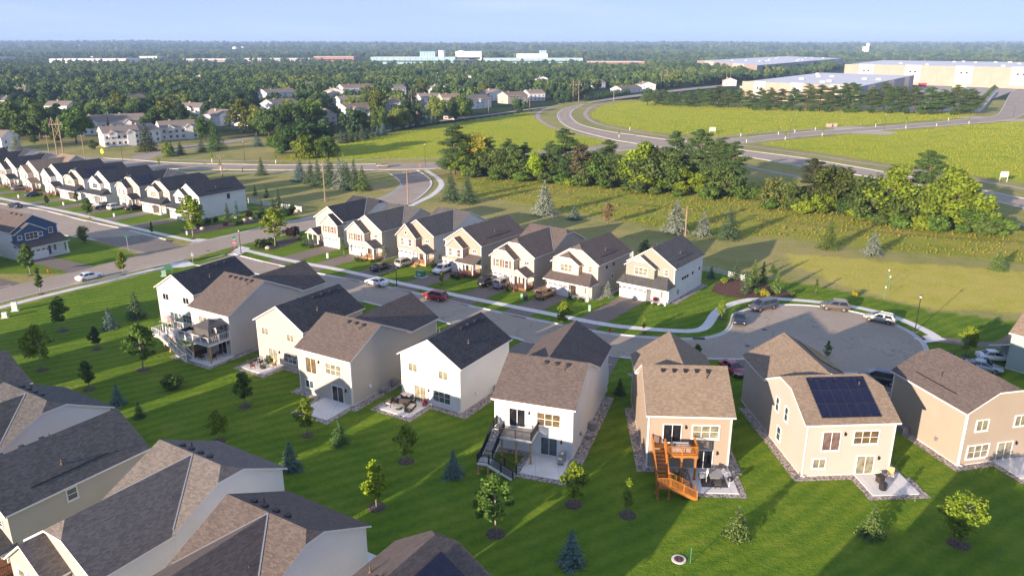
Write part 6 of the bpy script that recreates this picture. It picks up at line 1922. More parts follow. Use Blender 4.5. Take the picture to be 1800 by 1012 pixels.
# more roofs farther off in the wood
rf_ = random.Random(12)
for i in range(22):
    x0, y0 = rf_.uniform(-520, 330), rf_.uniform(640, 1250)
    x0 *= y0 / 800
    w_ = rf_.uniform(12, 18)
    TOWN.append((((x0, y0), (x0 + w_, y0 + rf_.uniform(-4, 4))), dict(D=13, axis=rf_.choice('xy'), wins=2, wall=rf_.choice(('siding_white', 'siding_offwhite', 'siding_cream')), roof=rf_.choice(('shingle_old', 'shingle_tan', 'shingle_brown'))), ORD[i] + ' small pale house scattered deep in the far wood'))
TB = []
for (a, b_), o, lab in TOWN:
    town(lab, a, b_, **o)
    TB.append(((Vector(a) + Vector(b_)) / 2 + Vector((0, o.get('D', 10) / 2)), max(6.0, (Vector(b_) - Vector(a)).length / 2 + 2)))

# ------------------------------------------------------------------ trees among the houses
FEAT = [
    ('maple2', (-233.05, 361.84), 17.01, OLIVE, 'left one of three big yellowish trees at the left edge'),
    ('maple1', (-223.93, 364.14), 15.55, OLIVE, 'middle one of three big yellowish trees at the left edge'),
    ('maple3', (-198.37, 348.59), 15.69, GRN, 'big green tree behind the pylon'),
    ('maple3', (-189.06, 419.97), 14.49, (0.125, 0.165, 0.026), 'big round yellow-green tree among the townhouses'),
    ('maple2', (-251.02, 495.18), 14.48, (0.125, 0.165, 0.026), 'round tree standing before the long pale roof'),
    ('spruce2', (-153.33, 321.05), 12.22, (0.05, 0.075, 0.02), 'broad green spruce before the townhouse block'),
    ('spruce1', (-127.59, 328.48), 13.67, DGRN, 'tall dark spruce right of the townhouses'),
    ('maple1', (-144.27, 359.56), 10.47, GRN, 'light green tree at the right end of the townhouses'),
    ('maple2', (-138.13, 396.86), 16.01, (0.125, 0.165, 0.026), 'tall light green tree in the middle of the wood edge'),
    ('maple1', (-133.13, 396.86), 6.05, (0.06, 0.13, 0.02), 'bright round bush-like tree before the white gable'),
    ('oak1', (-108.25, 376.09), 16.30, DGRN, 'dark round tree left of the white pole'),
    ('oak1', (-104.33, 396.86), 16.01, GRN, 'dark round tree behind the white pole'),
    ('thicket1', (-95.67, 313.94), 11.06, GRN, 'left tree of the dense clump beside the boulevard'),
    ('oak1', (-85.90, 302.19), 13.75, DGRN, 'dark middle tree of the dense clump beside the boulevard'),
    ('thicket1', (-81.68, 298.98), 11.66, YGRN, 'yellowish front tree of the dense clump beside the boulevard'),
    ('oak1', (-80.04, 310.49), 13.20, DGRN, 'tall dark tree at the back of the dense clump'),
    ('thicket1', (-74.15, 302.19), 10.02, GRN, 'right tree of the dense clump beside the boulevard'),
    ('thicket2', (-70.90, 303.81), 6.74, YGRN, 'low yellowish tree at the right tip of the dense clump'),
    ('maple2', (-83.54, 482.88), 17.21, (0.125, 0.165, 0.026), 'tall green tree above the conifer hedge'),
    ('maple1', (-112.46, 614.54), 12.19, (0.125, 0.165, 0.026), 'round light tree left of the pylon'),
    ('spruce2', (-67.71, 478.91), 13.35, BLUE, 'blue spruce left of the pylon'),
    ('spruce2', (-50.78, 478.91), 11.31, BLUE, 'silver-blue spruce right of the pylon'),
    ('spruce1', (-70.53, 459.97), 9.91, DGRN, 'dark pointed spruce above the hedge'),
    ('maple1', (-77.39, 670.36), 14.19, (0.125, 0.165, 0.026), 'round tree behind the cream house'),
    ('maple1', (-24.49, 670.36), 12.30, (0.125, 0.165, 0.026), 'yellowish round tree on the rise'),
    ('oak1', (-44.80, 486.91), 10.11, DGRN, 'dark tree right of the silver-blue spruce'),
    ('oak1', (-31.54, 486.91), 9.42, DGRN, 'dark tree above the wooden fence'),
    ('spruce1', (45.92, 627.62), 11.55, DGRN, 'dark conifer by the second pylon'),
    ('spruce2', (-206.19, 317.46), 8.40, SILV, 'silvery spruce at the left edge'),
    ('thicket1', (-220.41, 328.48), 8.19, DGRN, 'dark tree cut off by the left edge'),
    ('maple1', (-207.45, 348.59), 6.12, (0.10, 0.17, 0.02), 'bright small tree near the pylon'),
    ('maple2', (-215.29, 344.38), 4.04, GRN, 'small tree on the verge at the left'),
    ('thicket1', (-180.00, 328.48), 4.59, OLIVE, 'round reddish bush at the townhouse corner'),
    ('spruce3', (-136.59, 305.46), 6.32, DGRN, 'dark conifer at the side road corner'),
    ('thicket2', (-137.96, 305.46), 5.65, YGRN, 'yellow-green bush at the side road corner'),
    ('spruce3', (-135.03, 310.49), 5.50, SPR, 'second dark conifer at the side road'),
    ('spruce3', (-129.87, 319.24), 5.65, SPR, 'third dark conifer at the side road'),
    ('arbor', (-124.54, 322.88), 5.23, SPR, 'slim conifer on the side road verge'),
    ('spruce3', (-111.96, 336.25), 6.41, BLUE, 'blue-green conifer behind the dense clump'),
]
for key, p, hh, c, lab in FEAT:
    plant(key, p, hh, lab, c, 'tree', None, 1.15 if key[0] in 'mo' else 1.05, None, 'spruce_tree' if 'spruce' in key else 'tree')
# conifer hedge along the old lane, and the clipped hedge by the main road
HEDGE = [(596 + 9.3 * i, 252 - 36.0 * (i / 18.5)) for i in range(20)]
for i, p in enumerate([(-77.79, 348.59), (-75.64, 350.74), (-74.17, 355.10), (-72.67, 359.56), (-71.35, 365.30), (-69.55, 368.83), (-67.93, 373.64), (-66.05, 377.32), (-64.35, 382.35), (-61.13, 396.86), (-57.28, 405.23), (-54.49, 413.95), (-52.40, 424.60), (-50.74, 429.32), (-49.05, 434.15), (-47.32, 439.09), (-45.56, 444.14), (-43.75, 449.30)]):
    plant('arbor' if i % 4 else 'spruce3', p, random.uniform(4.6, 6.6), ORD[i] + ' conifer from the left in the hedge along the left meadow', random.choice((SPR, DGRN, BLUE)), 'tree', 'conifer hedge along the left meadow', 1.6 if i % 4 else 1.0, None, 'conifer')
for i in range(17):
    t = i / 16
    p = Vector((59.70, 627.62)).lerp(Vector((108.88, 728.02)), t)
    plant('arbor', p, 6.0, ORD[i] + ' clipped conifer in the hedge by the curve of the main road', DGRN, 'tree', 'clipped hedge by the main road', 2.0, None, 'conifer')
# pines before the warehouses
PX = [((101.86, 584.06), 160), ((106.82, 578.31), 157), ((112.75, 578.31), 163), ((117.55, 572.68), 160), ((124.27, 572.68), 158), ((128.92, 567.15), 156), ((136.41, 567.15), 162), ((141.31, 561.72), 159), ((149.14, 561.72), 156), ((155.11, 556.40), 162), ((162.45, 556.40), 160), ((168.24, 551.17), 163), ((176.33, 551.17), 158), ((181.14, 546.04), 154), ((189.15, 546.04), 157), ((195.79, 541.00), 160), ((205.72, 541.00), 153), ((212.54, 536.05), 156), ((219.24, 531.19), 158), ((226.26, 531.19), 150), ((230.47, 526.41), 152), ((241.50, 521.72), 152), ((249.93, 521.72), 158), ((253.86, 517.10), 160), ((259.18, 517.10), 157), ((266.00, 512.57), 160), ((273.46, 508.11), 156), ((282.05, 508.11), 161), ((289.53, 508.11), 166), ((293.39, 503.73), 161), ((297.47, 503.73), 168)]
PH = [10.68, 12.65, 15.48, 15.09]
for i, (p, ty) in enumerate(PX):
    plant(('pine1', 'pine2', 'pine3')[i % 3], p, PH[i * 4 // len(PX)] * random.uniform(0.98, 1.22), '%s pine from the left in the row before the warehouses' % NTH[i], random.choice(((0.075, 0.14, 0.04), (0.08, 0.145, 0.038), (0.09, 0.135, 0.038))), 'tree', 'pine row before the warehouses', 1.5, None, 'pine_tree')
for i in range(14):
    p = Vector((165.31, 536.05)).lerp(Vector((287.81, 495.18)), (i + random.random() * 0.6) / 14)
    plant('thicket2', p, random.uniform(3.5, 5.5), ORD[i] + ' low bush from the left between the warehouse pines', random.choice((GRN, DGRN)), 'bush', 'bushes between the warehouse pines', 1.5, None, 'bush')

# the wood between the houses: the nearest trees one by one, the rest as one mass
random.seed(77)
def clear_of_houses(x, y, near=False):
    for c, r in TB:
        dx, dy = x - c.x, y - c.y
        if dx * dx + dy * dy < (r + 2.5) ** 2: return False
        if abs(dx) < r + 5 and -85 < dy < 0 and random.random() < 0.94: return False
    return True
near, far_pts = [], {0: [], 1: [], 2: [], 3: []}
y = 372.0
while y < 9000:
    d = 12.5 if y < 1000 else (15.5 if y < 2600 else (27 if y < 4300 else 55))
    half = y * 0.72 + 40
    n = int(2 * half / d)
    for i in range(n):
        x = -half + (i + random.random()) * d
        yy = y + random.uniform(-0.5, 0.5) * d
        if open_land(x, yy): continue
        if 1500 < yy < 2360 and x > 0.42 * yy - 20: continue
        if yy < 1000 and not clear_of_houses(x, yy): continue
        dens = noise.noise(Vector((x / 160, yy / 200, 3))) 
        if dens < (-0.22 if yy < 1500 else -0.3) and random.random() < 0.75: continue
        if 1650 < yy < 2600 and -1700 < x < 560 and random.random() < 0.86: continue
        k = random.uniform(0.7, 1.3) * (1 + 0.35 * noise.noise(Vector((x / 90, yy / 90, 11)))) * (1.0 if yy < 1500 else (0.9 if yy < 2600 else (1.7 if yy < 4300 else 3.0)))
        if yy < 640 and x < 250 and len(near) < 125 and random.random() < 0.8:
            near.append((x, yy, 11.5 * k))
        else:
            far_pts[int(min(3, max(0, 1.6 + 3.2 * noise.noise(Vector((x / 70, yy / 110, 21))) + random.uniform(-1.3, 1.3))))].append((x, yy, hills(x, yy) - 0.5, k * 1.12))
    y += d * (0.85 if y < 4300 else 1.3)
WOODC = [(0.056, 0.112, 0.040), (0.084, 0.152, 0.040), (0.120, 0.195, 0.042), (0.185, 0.245, 0.048)]
for i, (x, y, hh) in enumerate(near):
    c = random.choice(WOODC)
    bi = min(range(len(TB)), key=lambda q: (TB[q][0].x - x) ** 2 + (TB[q][0].y - y) ** 2)
    dx, dy = x - TB[bi][0].x, y - TB[bi][0].y
    rel = ('right of the ' if dx > 0 else 'left of the ') if abs(dx) > abs(dy) else ('behind the ' if dy > 0 else 'before the ')
    size_ = 'tall ' if hh > 12.8 else ('low ' if hh < 10.3 else '')
    lab = size_ + ('blackish green', 'dark green', 'green', 'light green')[WOODC.index(c)] + ' leafy tree ' + rel + TOWN[bi][2].split(' among ')[0]
    plant(random.choice(('maple1', 'maple2', 'maple3', 'oak1', 'oak1', 'maple1')), (x, y), hh, ' '.join(lab.split()[:16]), c, 'tree', 'trees of the wood between the houses', 1.12, None, 'tree')
for i, (key, nm) in enumerate((('far1', 'dark leafy wood stretching from the houses to the bluffs'), ('far2', 'deep green trees mixed into the far wood'), ('far2', 'mid green trees mixed into the far wood'), ('far1', 'light green trees mixed into the far wood'))):
    scatter('far_wood', PLANTS[key][0], far_pts[i], WOODC[i], nm, i)

# ------------------------------------------------------------------ tall weeds in the meadows
random.seed(9)
def tuft(n=16, h=0.8, s_=0.06):
    L = []
    for i in range(n):
        a = random.uniform(0, 6.283)
        r = random.uniform(0, 0.45)
        z = h * random.uniform(0.25, 0.9)
        L.append(((r * math.cos(a), r * math.sin(a), z), (math.cos(a), math.sin(a), 0.35), h * random.uniform(0.18, 0.34), 0.5, tint_of(1.0, 0.5)))
    return leaf_mesh('tuft', L, 'grass_blade')
t1, t2 = tuft(), tuft(20, 1.1)
def fill(polys, step, smin, smax, thr=-1.0):
    out = []
    for P in polys:
        xs_, ys_ = [q[0] for q in P], [q[1] for q in P]
        y = min(ys_)
        while y < max(ys_):
            x = min(xs_)
            while x < max(xs_):
                px, py = x + random.uniform(-1, 1) * step, y + random.uniform(-1, 1) * step
                if in_poly(px, py, P) and noise.noise(Vector((px / 9, py / 9, 2))) > thr:
                    out.append((px, py, 0.0, random.uniform(smin, smax)))
                x += step
            y += step
    return out
scatter('weeds', t2, fill(WEEDS, 1.5, 0.2, 0.55, -0.2), (0.23, 0.27, 0.04), 'tall weeds between the tree line and the dry grass')
scatter('weeds', t1, fill(WEEDS, 2.8, 0.2, 0.45, 0.05), (0.21, 0.19, 0.075), 'brown seed heads among the tall weeds')
scatter('meadow_grass', t1, fill([[(x, y) for x, y in P] for P in MEADOWS], 1.35, 0.25, 0.6, -0.25), (0.40, 0.44, 0.045), 'tall yellow-green meadow grass beyond the main road')
scatter('meadow_grass', t1, fill(ROUGH, 1.8, 0.15, 0.32), (0.34, 0.33, 0.065), 'long dry grass behind the cul-de-sac')

# ------------------------------------------------------------------ warehouses and the factory town
def warehouse(label, A, B, C, H, panels, side, docks, name='warehouse', roof_units=8, wall='warehouse_tan', alt='warehouse_white', sidem='warehouse_tan', parapet=0.7):
    """A, B = front face left and right; C = far end of the right face. Tilt-up panels are parts"""
    A, B, C = Vector(A), Vector(B), Vector(C)
    Dd = A + (C - B)
    h = thing(name, label, 'warehouse', (A.x, A.y, 0))
    q = lambda p: (p.x - A.x, p.y - A.y)
    body = MB(); body.prism([q(A), q(B), q(C), q(Dd)], 0, H)
    body.build('body', wall, h)
    rf = MB(); ctr = (A + C) / 2
    ins = [ctr + (p - ctr) * 0.992 for p in (A, B, C, Dd)]
    rf.prism([q(p) for p in ins], H, H + 0.15); rf.build('roof', 'membrane', h)
    def face(P, Q, n, mats, docks_, tall=()):
        d = (Q - P); L = d.length; d.normalize()
        nrm = Vector((d.y, -d.x))
        ang = math.atan2(d.y, d.x)
        for i in range(n):
            w = L / n
            mt = mats[i % len(mats)]
            mb = MB(); mb.box(0.05, -0.25, 0.0, w - 0.05, -0.002, H + parapet + (0.5 if mt == alt else 0))
            p = P + d * (w * i)
            o = mb.build('wall_panel', mt, h, (*q(p), 0), ang)
            if docks_ and i % docks_ == 0:
                dk = MB()
                for j in range(2):
                    dk.box(w * (0.25 + 0.3 * j), -0.32, 1.1, w * (0.25 + 0.3 * j) + min(3.0, w * 0.2), -0.251, 4.6)
                dk.build('dock_door', 'glass_dark', o)
            elif mt == alt:
                for j in (0.3, 0.6):
                    wn_ = MB(); wn_.box(w * j, -0.32, H * 0.62, w * j + min(2.6, w * 0.12), -0.251, H * 0.62 + 1.6)
                    wn_.build('window', 'glass_dark', o)
    face(A, B, panels, (wall, alt, wall), 0)
    face(B, C, side, (sidem, alt if sidem != 'warehouse_grey' else 'metal_grey', sidem), docks)
    for i in range(roof_units):
        s_, t_ = random.uniform(0.1, 0.9), random.uniform(0.1, 0.9)
        p = A + (B - A) * s_ + (C - B) * t_
        mb = MB(); mb.box(-1.6, -1.6, 0, 1.6, 1.6, 1.5); mb.box(-1.2, -1.2, 1.501, 1.2, 1.2, 1.9)
        mb.build('rooftop_unit', 'warehouse_white', h, (*q(p), H + 0.16))
    return h
random.seed(3)
warehouse('nearer warehouse with pale flat roof and a shaded dock side', (195.22, 662.84), (254.84, 572.68), (413.20, 807.11), 13.41, 9, 9, 1, sidem='warehouse_grey')
warehouse('long tan warehouse across the right background', (434.85, 1029.61), (614.84, 796.31), (816.34, 1126.19), 19.30, 15, 4, 0, roof_units=12)
warehouse('distant warehouse with a long shaded side and white trailers', (387.21, 1649.78), (378.23, 1217.35), (827.62, 1971.68), 13.54, 6, 12, 0, sidem='warehouse_grey', roof_units=16)
mb = MB(); mb.poly([(*q, 0.03) for q in ((253.68, 567.15), (408.34, 796.31), (461.57, 891.57), (512.31, 818.19), (352.66, 601.98), (297.75, 526.41), (263.71, 536.05))])
structure(mb, 'yard', 'asphalt_path', 'paved lorry yard between the two nearer warehouses')
mb = MB(); mb.poly([(*q, 0.034) for q in ((352.66, 601.98), (358.77, 595.89), (523.11, 807.11), (512.31, 818.19))])
structure(mb, 'yard', 'asphalt_path', 'paved lane right of the lorry yard')
mb = MB()
wl_ = smooth_line([(307.06, 517.10), (315.09, 521.72), (353.08, 578.31), (463.68, 746.33)], 3)
kerb(mb, wl_, 0.6, 2.2)
tag(mb.build('retaining_wall', 'concrete_kerb'), 'grey retaining wall between lorry yard and access road', 'wall')
for i in range(16):
    p = Vector((325.41, 546.04)).lerp(Vector((505.16, 818.19)), i / 15)
    plant('thicket2', p, 4.0, ORD[i] + ' bush going back along the bank by the lorry yard', GRN, 'bush', 'bushes on the bank by the lorry yard', 1.5, None, 'bush')
wf = MB(); a_, b_ = Vector((460.56, 905.08)), Vector((558.01, 765.56)); d_ = (b_ - a_).normalized()
wf.beam((*a_, 1.6), (*b_, 1.6), 0.5, 3.2)
tag(wf.build('screen_wall', 'warehouse_tan'), 'low tan screen wall before the long warehouse', 'wall')
def trailer(p, ang, L_, mats, label, group=None):
    t = thing('trailer', label, 'trailer', p, R(ang), group)
    mb = MB(); mb.box(-L_ / 2, -1.25, 1.2, L_ / 2, 1.25, 4.0, 0); mb.box(-L_ / 2 - 0.02, -1.27, 1.6, L_ / 6, 1.27, 2.8, 1); mb.build('box', mats, t)
    for x in (-L_ / 2 + 1.2, -L_ / 2 + 2.5, L_ / 2 - 1.5):
        w = MB(); w.tube([(x, -1.2, 0.5), (x, 1.2, 0.5)], 0.5, 10); w.build('wheel', 'tyre', t)
    f = MB(); f.box(-L_ / 2, -0.5, 0.85, L_ / 2, 0.5, 1.199); f.build('chassis', 'metal_black', t)
    return t
trailer((468.23, 818.19), 2, 14, ['plastic_white', 'sign_yellow'], 'white and yellow lorry trailer in the yard before the long warehouse')
trailer((447.66, 853.33), 0, 8, ['truck_red', 'truck_red'], 'red container behind the nearer warehouse')
trailer((322.94, 678.04), 70, 8, ['truck_red', 'truck_red'], 'red container at the dock side of the nearer warehouse')
for i in range(11):
    p = Vector((413.27, 1268.63)).lerp(Vector((835.40, 2004.22)), i / 10)
    trailer(p, 18, 13, ['plastic_white', 'plastic_white'], ORD[i] + ' white trailer along the shaded side of the distant warehouse', 'trailers along the distant warehouse')
def block(name, label, a, b_, D, H, mat, roof='membrane', parts=()):
    """plain far building: ribbed walls, flat roof, extra volumes on top"""
    a, b_ = Vector(a), Vector(b_)
    W = (b_ - a).length
    ang = math.atan2(b_.y - a.y, b_.x - a.x)
    h = thing(name, label, 'building', (a.x, a.y, hills(a.x, a.y)), ang)
    mb = MB(); mb.box(0, 0, -2, W, D, H); n = max(3, int(W / 14))
    for i in range(n + 1):
        mb.box(W * i / n - 0.5, -0.6, -2, W * i / n + 0.5, -0.001, H - 0.5)
    mb.build('wall', mat, h)
    r_ = MB(); r_.box(-0.5, -0.5, H, W + 0.5, D + 0.5, H + 0.6); r_.build('roof', roof, h)
    wb = MB(); wb.box(W * 0.05, -0.9, H * 0.35, W * 0.95, -0.61, H * 0.5); wb.build('window_band', 'glass_dark', h)
    for (x0, x1, z1, m_) in parts:
        p_ = MB(); p_.box(W * x0, D * 0.1, H + 0.61, W * x1, D * 0.7, z1)
        for i in range(int((x1 - x0) * W / 7)):
            p_.box(W * x0 + 7 * i, D * 0.1 - 0.7, H + 0.62, W * x0 + 7 * i + 5, D * 0.1 - 0.001, z1 - 0.6)
        p_.build('tower', m_, h)
    return h
block('factory', 'pale teal factory with a square tower on the horizon plain', (-352.66, 1971.68), (-142.20, 1971.68), 90, 16.33, 'factory_teal', 'membrane', ((0.58, 0.76, 29.86, 'factory_teal'), (0.80, 0.86, 32.57, 'plastic_white')))
block('factory', 'white ribbed block beside the teal factory', (-150.49, 2108.58), (-82.08, 2108.58), 60, 29.02, 'plastic_white', 'membrane', ((0.1, 0.3, 31.19, 'plastic_white'),))
block('factory', 'long low teal hall right of the white block', (-73.47, 2037.85), (182.21, 2037.85), 60, 12.66, 'factory_teal')
block('factory', 'white and grey striped block with a teal tower', (12.60, 2184.37), (97.61, 2184.37), 50, 22.56, 'plastic_white', 'membrane', ((0.75, 0.97, 31.55, 'factory_teal'),))
block('factory', 'brown flat roofed works behind the wood', (157.77, 1606.01), (269.14, 1606.01), 60, 12.23, 'brick_red', 'membrane')
block('shopping_centre', 'reddish row of shops beyond the wood', (-568.18, 2265.76), (-453.89, 2265.76), 50, 14.06, 'brick_red')
block('shopping_centre', 'pale strip of shops left of the reddish row', (-796.88, 2353.42), (-593.42, 2353.42), 40, 8.11, 'warehouse_white')
block('shopping_centre', 'low pinkish roofs right of the striped block', (229.23, 3063.47), (348.25, 3063.47), 60, 10.53, 'brick_red')
block('hall', 'long white hall at the left horizon', (-1234.31, 2108.58), (-1030.62, 2108.58), 90, 10.19, 'plastic_white')
block('hall', 'white hall behind the long one at the left', (-1439.39, 2662.14), (-1259.23, 2662.14), 70, 10.08, 'warehouse_white')
block('hall', 'short white hall right of the other two', (-1201.25, 2550.66), (-1146.15, 2550.66), 60, 11.42, 'plastic_white')
block('hall', 'cream hall at the far left edge', (-1485.75, 2265.76), (-1476.77, 2353.42), 80, 11.35, 'warehouse_white')
block('hall', 'low pale halls on the plain left of the shops', (-943.69, 2265.76), (-816.34, 2265.76), 60, 7.82, 'warehouse_white')
# grain towers on the right horizon
t = thing('silo_tower', 'twin white grain towers on the right horizon', 'tower', (1440.81, 3225.41))
for x, H in ((-9, 39.80), (5, 52.99)):
    mb = MB(); mb.tube([(x, 0, 0), (x, 0, H)], 6.5, 14); mb.lathe([(6.9, H), (6.9, H + 1.2), (4, H + 2.5)], 14, (x, 0))
    mb.build('silo', 'plastic_white', t)
for x, lab in (((-1530.30, 4382.12), 'left one of two tiny white tanks on the bluff'), ((-1489.36, 4382.12), 'right one of two tiny white tanks on the bluff')):
    z = hills(x[0], x[1])
    mb = MB(); mb.lathe([(14, z - 40), (14, z + 24), (9, z + 32), (2, z + 34)], 12)
    tag(mb.build('water_tank', 'plastic_white', None, (*x, 0)), lab, 'tank')

# ------------------------------------------------------------------ poles, pylons and lines
def pole(p, H, label, arm=2.4, mat='wood_pole', name='utility_pole', box=True, rz=0.0):
    t = thing(name, label, 'pole', p, rz)
    mb = MB(); mb.tube([(0, 0, 0), (0, 0, H)], [0.2, 0.13], 8); mb.build('shaft', mat, t)
    a = MB(); a.box(-arm / 2, -0.06, H - 0.55, arm / 2, 0.06, H - 0.40); a.build('crossarm', mat, t)
    for x in (-arm / 2 + 0.15, 0.0, arm / 2 - 0.15):
        i = MB(); i.lathe([(0.05, H - 0.40 if x else H), (0.07, (H - 0.40 if x else H) + 0.08), (0.03, (H - 0.40 if x else H) + 0.2)], 6, (x, 0)); i.build('insulator', 'metal_grey', t)
    return t
def pylon(p, q, H, label):
    """two-legged wooden pylon: legs, crossarm, X brace"""
    p, q = Vector(p), Vector(q)
    w = (q - p).length
    t = thing('pylon', label, 'pylon', p, math.atan2(q.y - p.y, q.x - p.x))
    for x in (0, w):
        mb = MB(); mb.tube([(x, 0, 0), (x, 0, H)], [0.28, 0.18], 8); mb.build('leg', 'wood_pole', t)
    a = MB(); a.box(-w * 0.55, -0.12, H * 0.80, w * 1.55, 0.12, H * 0.80 + 0.28); a.build('crossarm', 'wood_pole', t)
    b = MB(); b.beam((0, 0, H * 0.42), (w, 0, H * 0.74), 0.16, 0.16); b.beam((w, 0.17, H * 0.42), (0, 0.17, H * 0.74), 0.16, 0.16)
    b.build('brace', 'wood_pole', t)
    c = MB()
    for x in (0, w):
        for s_ in (-1, 1):
            c.beam((x, 0, H - 0.1), (x + s_ * w * 0.45, 0, H * 0.82), 0.12, 0.12)
    c.build('stay', 'wood_pole', t)
    for x in (-w * 0.5, w / 2, w * 1.5):
        i = MB(); i.tube([(x, 0, H * 0.80), (x, 0, H * 0.80 - 1.2)], 0.09, 6); i.build('insulator', 'metal_grey', t)
    return t
PY = [pylon((-185.38, 310.49), (-182.83, 310.49), 14.99, 'wooden two legged pylon behind the upper left houses'),
      pylon((-58.44, 452.80), (-55.86, 456.36), 18.44, 'wooden two legged pylon above the conifer hedge'),
      pylon((48.63, 621.01), (53.17, 621.01), 16.23, 'wooden two legged pylon at the curve of the main road'),
      pylon((156.08, 818.19), (163.14, 823.85), 18.33, 'farthest wooden pylon by the left end of the pine row')]
UP = [pole((-189.63, 312.20), 7.59, 'wooden pole left of the pylon'), pole((-165.31, 294.30), 9.78, 'wooden pole between pylon and junction'),
      pole((-96.53, 251.86), 7.93, 'wooden pole behind the white corner house'), pole((-52.77, 211.20), 11.39, 'wooden pole behind the first house of the middle row'),
      pole((-28.94, 207.97), 9.52, 'wooden pole beside the curving pavement'), pole((39.53, 168.14), 7.52, 'wooden pole between the silvery spruces'),
      pole((-112.94, 435.79), 10.97, 'pale floodlight pole behind the dense clump', 1.6, 'bark_pale'), pole((-15.45, 512.57), 8.43, 'wooden pole by the old lane, left one'),
      pole((12.09, 531.19), 10.98, 'wooden pole by the old lane, right one'), pole((82.06, 627.62), 9.34, 'pole with a white box at the inner curve', 1.6, 'bark_pale'), pole((247.39, 905.08), 15.19, 'tall pole at the edge of the wood near the warehouses', 1.4, 'bark_pale'), pole((253.89, 911.98), 15.62, 'second tall pole at the edge of the wood near the warehouses', 1.4, 'bark_pale'), pole((-147.35, 326.59), 6.72, 'grey lamp pole before the townhouses', 1.2, 'metal_grey')]
def cable(name, a, b_, sag, label, r=0.022, group=None):
    a, b_ = Vector(a), Vector(b_)
    pts = []
    for k in range(17):
        t = k / 16
        q = a.lerp(b_, t); q.z -= sag * 4 * t * (1 - t)
        pts.append(q)
    mb = MB(); mb.tube(pts, r, 4)
    return tag(mb.build(name, 'metal_black'), label, 'cable', group)
def tip(o, dx, H): return (o.location.x + dx, o.location.y, H)
ph_ = [7.93, 11.39, 9.52, 7.52]
for i, (a, b_) in enumerate(((2, 3), (3, 4), (4, 5))):
    for dx in (-1.0, 1.0):
        cable('power_line', tip(UP[a], dx, ph_[i] - 0.3), tip(UP[b_], dx, ph_[i + 1] - 0.3), 1.2, 'thin black line strung between the wooden poles behind the middle row', 0.02, 'power lines behind the middle row')
for dx in (-1.0, 1.0):
    cable('power_line', tip(UP[5], dx, ph_[3] - 0.3), (120 + dx, 125, 9.5), 2.0, 'thin black line running off the right edge over the dry grass', 0.02, 'power lines at the right')

# ------------------------------------------------------------------ vehicles
CAR = {
    # length, width, stations (x, z bottom, z top, half width), cabin: base x0 x1, roof x0 x1, belt z, roof z
    'sedan': dict(L=4.75, W=1.84, st=[(-2.37, 0.42, 0.80, 0.72), (-2.28, 0.30, 0.98, 0.84), (-1.5, 0.24, 1.04, 0.91), (0, 0.22, 1.00, 0.92), (1.1, 0.22, 0.98, 0.92), (1.9, 0.26, 0.84, 0.88), (2.25, 0.32, 0.72, 0.78), (2.38, 0.42, 0.60, 0.64)], cab=(-1.75, 1.15, -1.05, 0.25), belt=0.97, roof=1.44, cw=(0.82, 0.62)),
    'suv': dict(L=4.65, W=1.88, st=[(-2.33, 0.50, 1.00, 0.76), (-2.26, 0.36, 1.12, 0.88), (-1.5, 0.30, 1.14, 0.93), (0, 0.28, 1.10, 0.94), (1.1, 0.28, 1.08, 0.94), (1.8, 0.30, 1.00, 0.91), (2.2, 0.36, 0.88, 0.82), (2.33, 0.46, 0.74, 0.68)], cab=(-2.20, 1.20, -1.85, 0.40), belt=1.08, roof=1.70, cw=(0.85, 0.68)),
    'van': dict(L=5.1, W=1.98, st=[(-2.55, 0.46, 1.05, 0.82), (-2.50, 0.32, 1.15, 0.93), (-1.5, 0.26, 1.14, 0.98), (0, 0.24, 1.10, 0.99), (1.4, 0.24, 1.06, 0.98), (2.0, 0.28, 0.96, 0.94), (2.4, 0.34, 0.82, 0.84), (2.56, 0.44, 0.66, 0.70)], cab=(-2.48, 1.65, -2.25, 0.65), belt=1.06, roof=1.74, cw=(0.90, 0.74)),
    'wagon': dict(L=4.8, W=1.86, st=[(-2.38, 0.46, 0.90, 0.76), (-2.30, 0.32, 1.02, 0.86), (-1.5, 0.27, 1.06, 0.91), (0, 0.26, 1.02, 0.92), (1.1, 0.26, 1.00, 0.92), (1.9, 0.30, 0.90, 0.88), (2.28, 0.36, 0.76, 0.78), (2.4, 0.46, 0.62, 0.64)], cab=(-2.25, 1.15, -1.85, 0.25), belt=1.00, roof=1.52, cw=(0.83, 0.66)),
    'pickup': dict(L=5.7, W=2.0, st=[(-2.85, 0.60, 1.20, 0.90), (-2.80, 0.50, 1.25, 0.98), (-1.2, 0.46, 1.25, 0.99), (0, 0.44, 1.24, 0.99), (1.4, 0.44, 1.20, 0.98), (2.2, 0.46, 1.16, 0.96), (2.7, 0.52, 1.04, 0.90), (2.85, 0.62, 0.88, 0.76)], cab=(-0.95, 1.45, -0.75, 0.75), belt=1.22, roof=1.86, cw=(0.90, 0.74)),
}
_paint = {}
def paint(c):
    k = 'car_paint_%d_%d_%d' % tuple(int(v * 1000) for v in c)
    if k not in MATS:
        m, nt, b = new_mat(k)
        n = noise_n(nt, 1.2, 3, nd(nt, 'ShaderNodeTexCoord').outputs['Object'])
        nt.links.new(ramp(nt, n, [(0.3, sc(c, 0.93)), (0.7, sc(c, 1.05))]), b.inputs['Base Color'])
        b.inputs['Roughness'].default_value = 0.28
        b.inputs['Metallic'].default_value = 0.25 if max(c) < 0.6 else 0.0
        b.inputs['Coat Weight'].default_value = 0.6
        b.inputs['Coat Roughness'].default_value = 0.06
    return k
_cars = {}
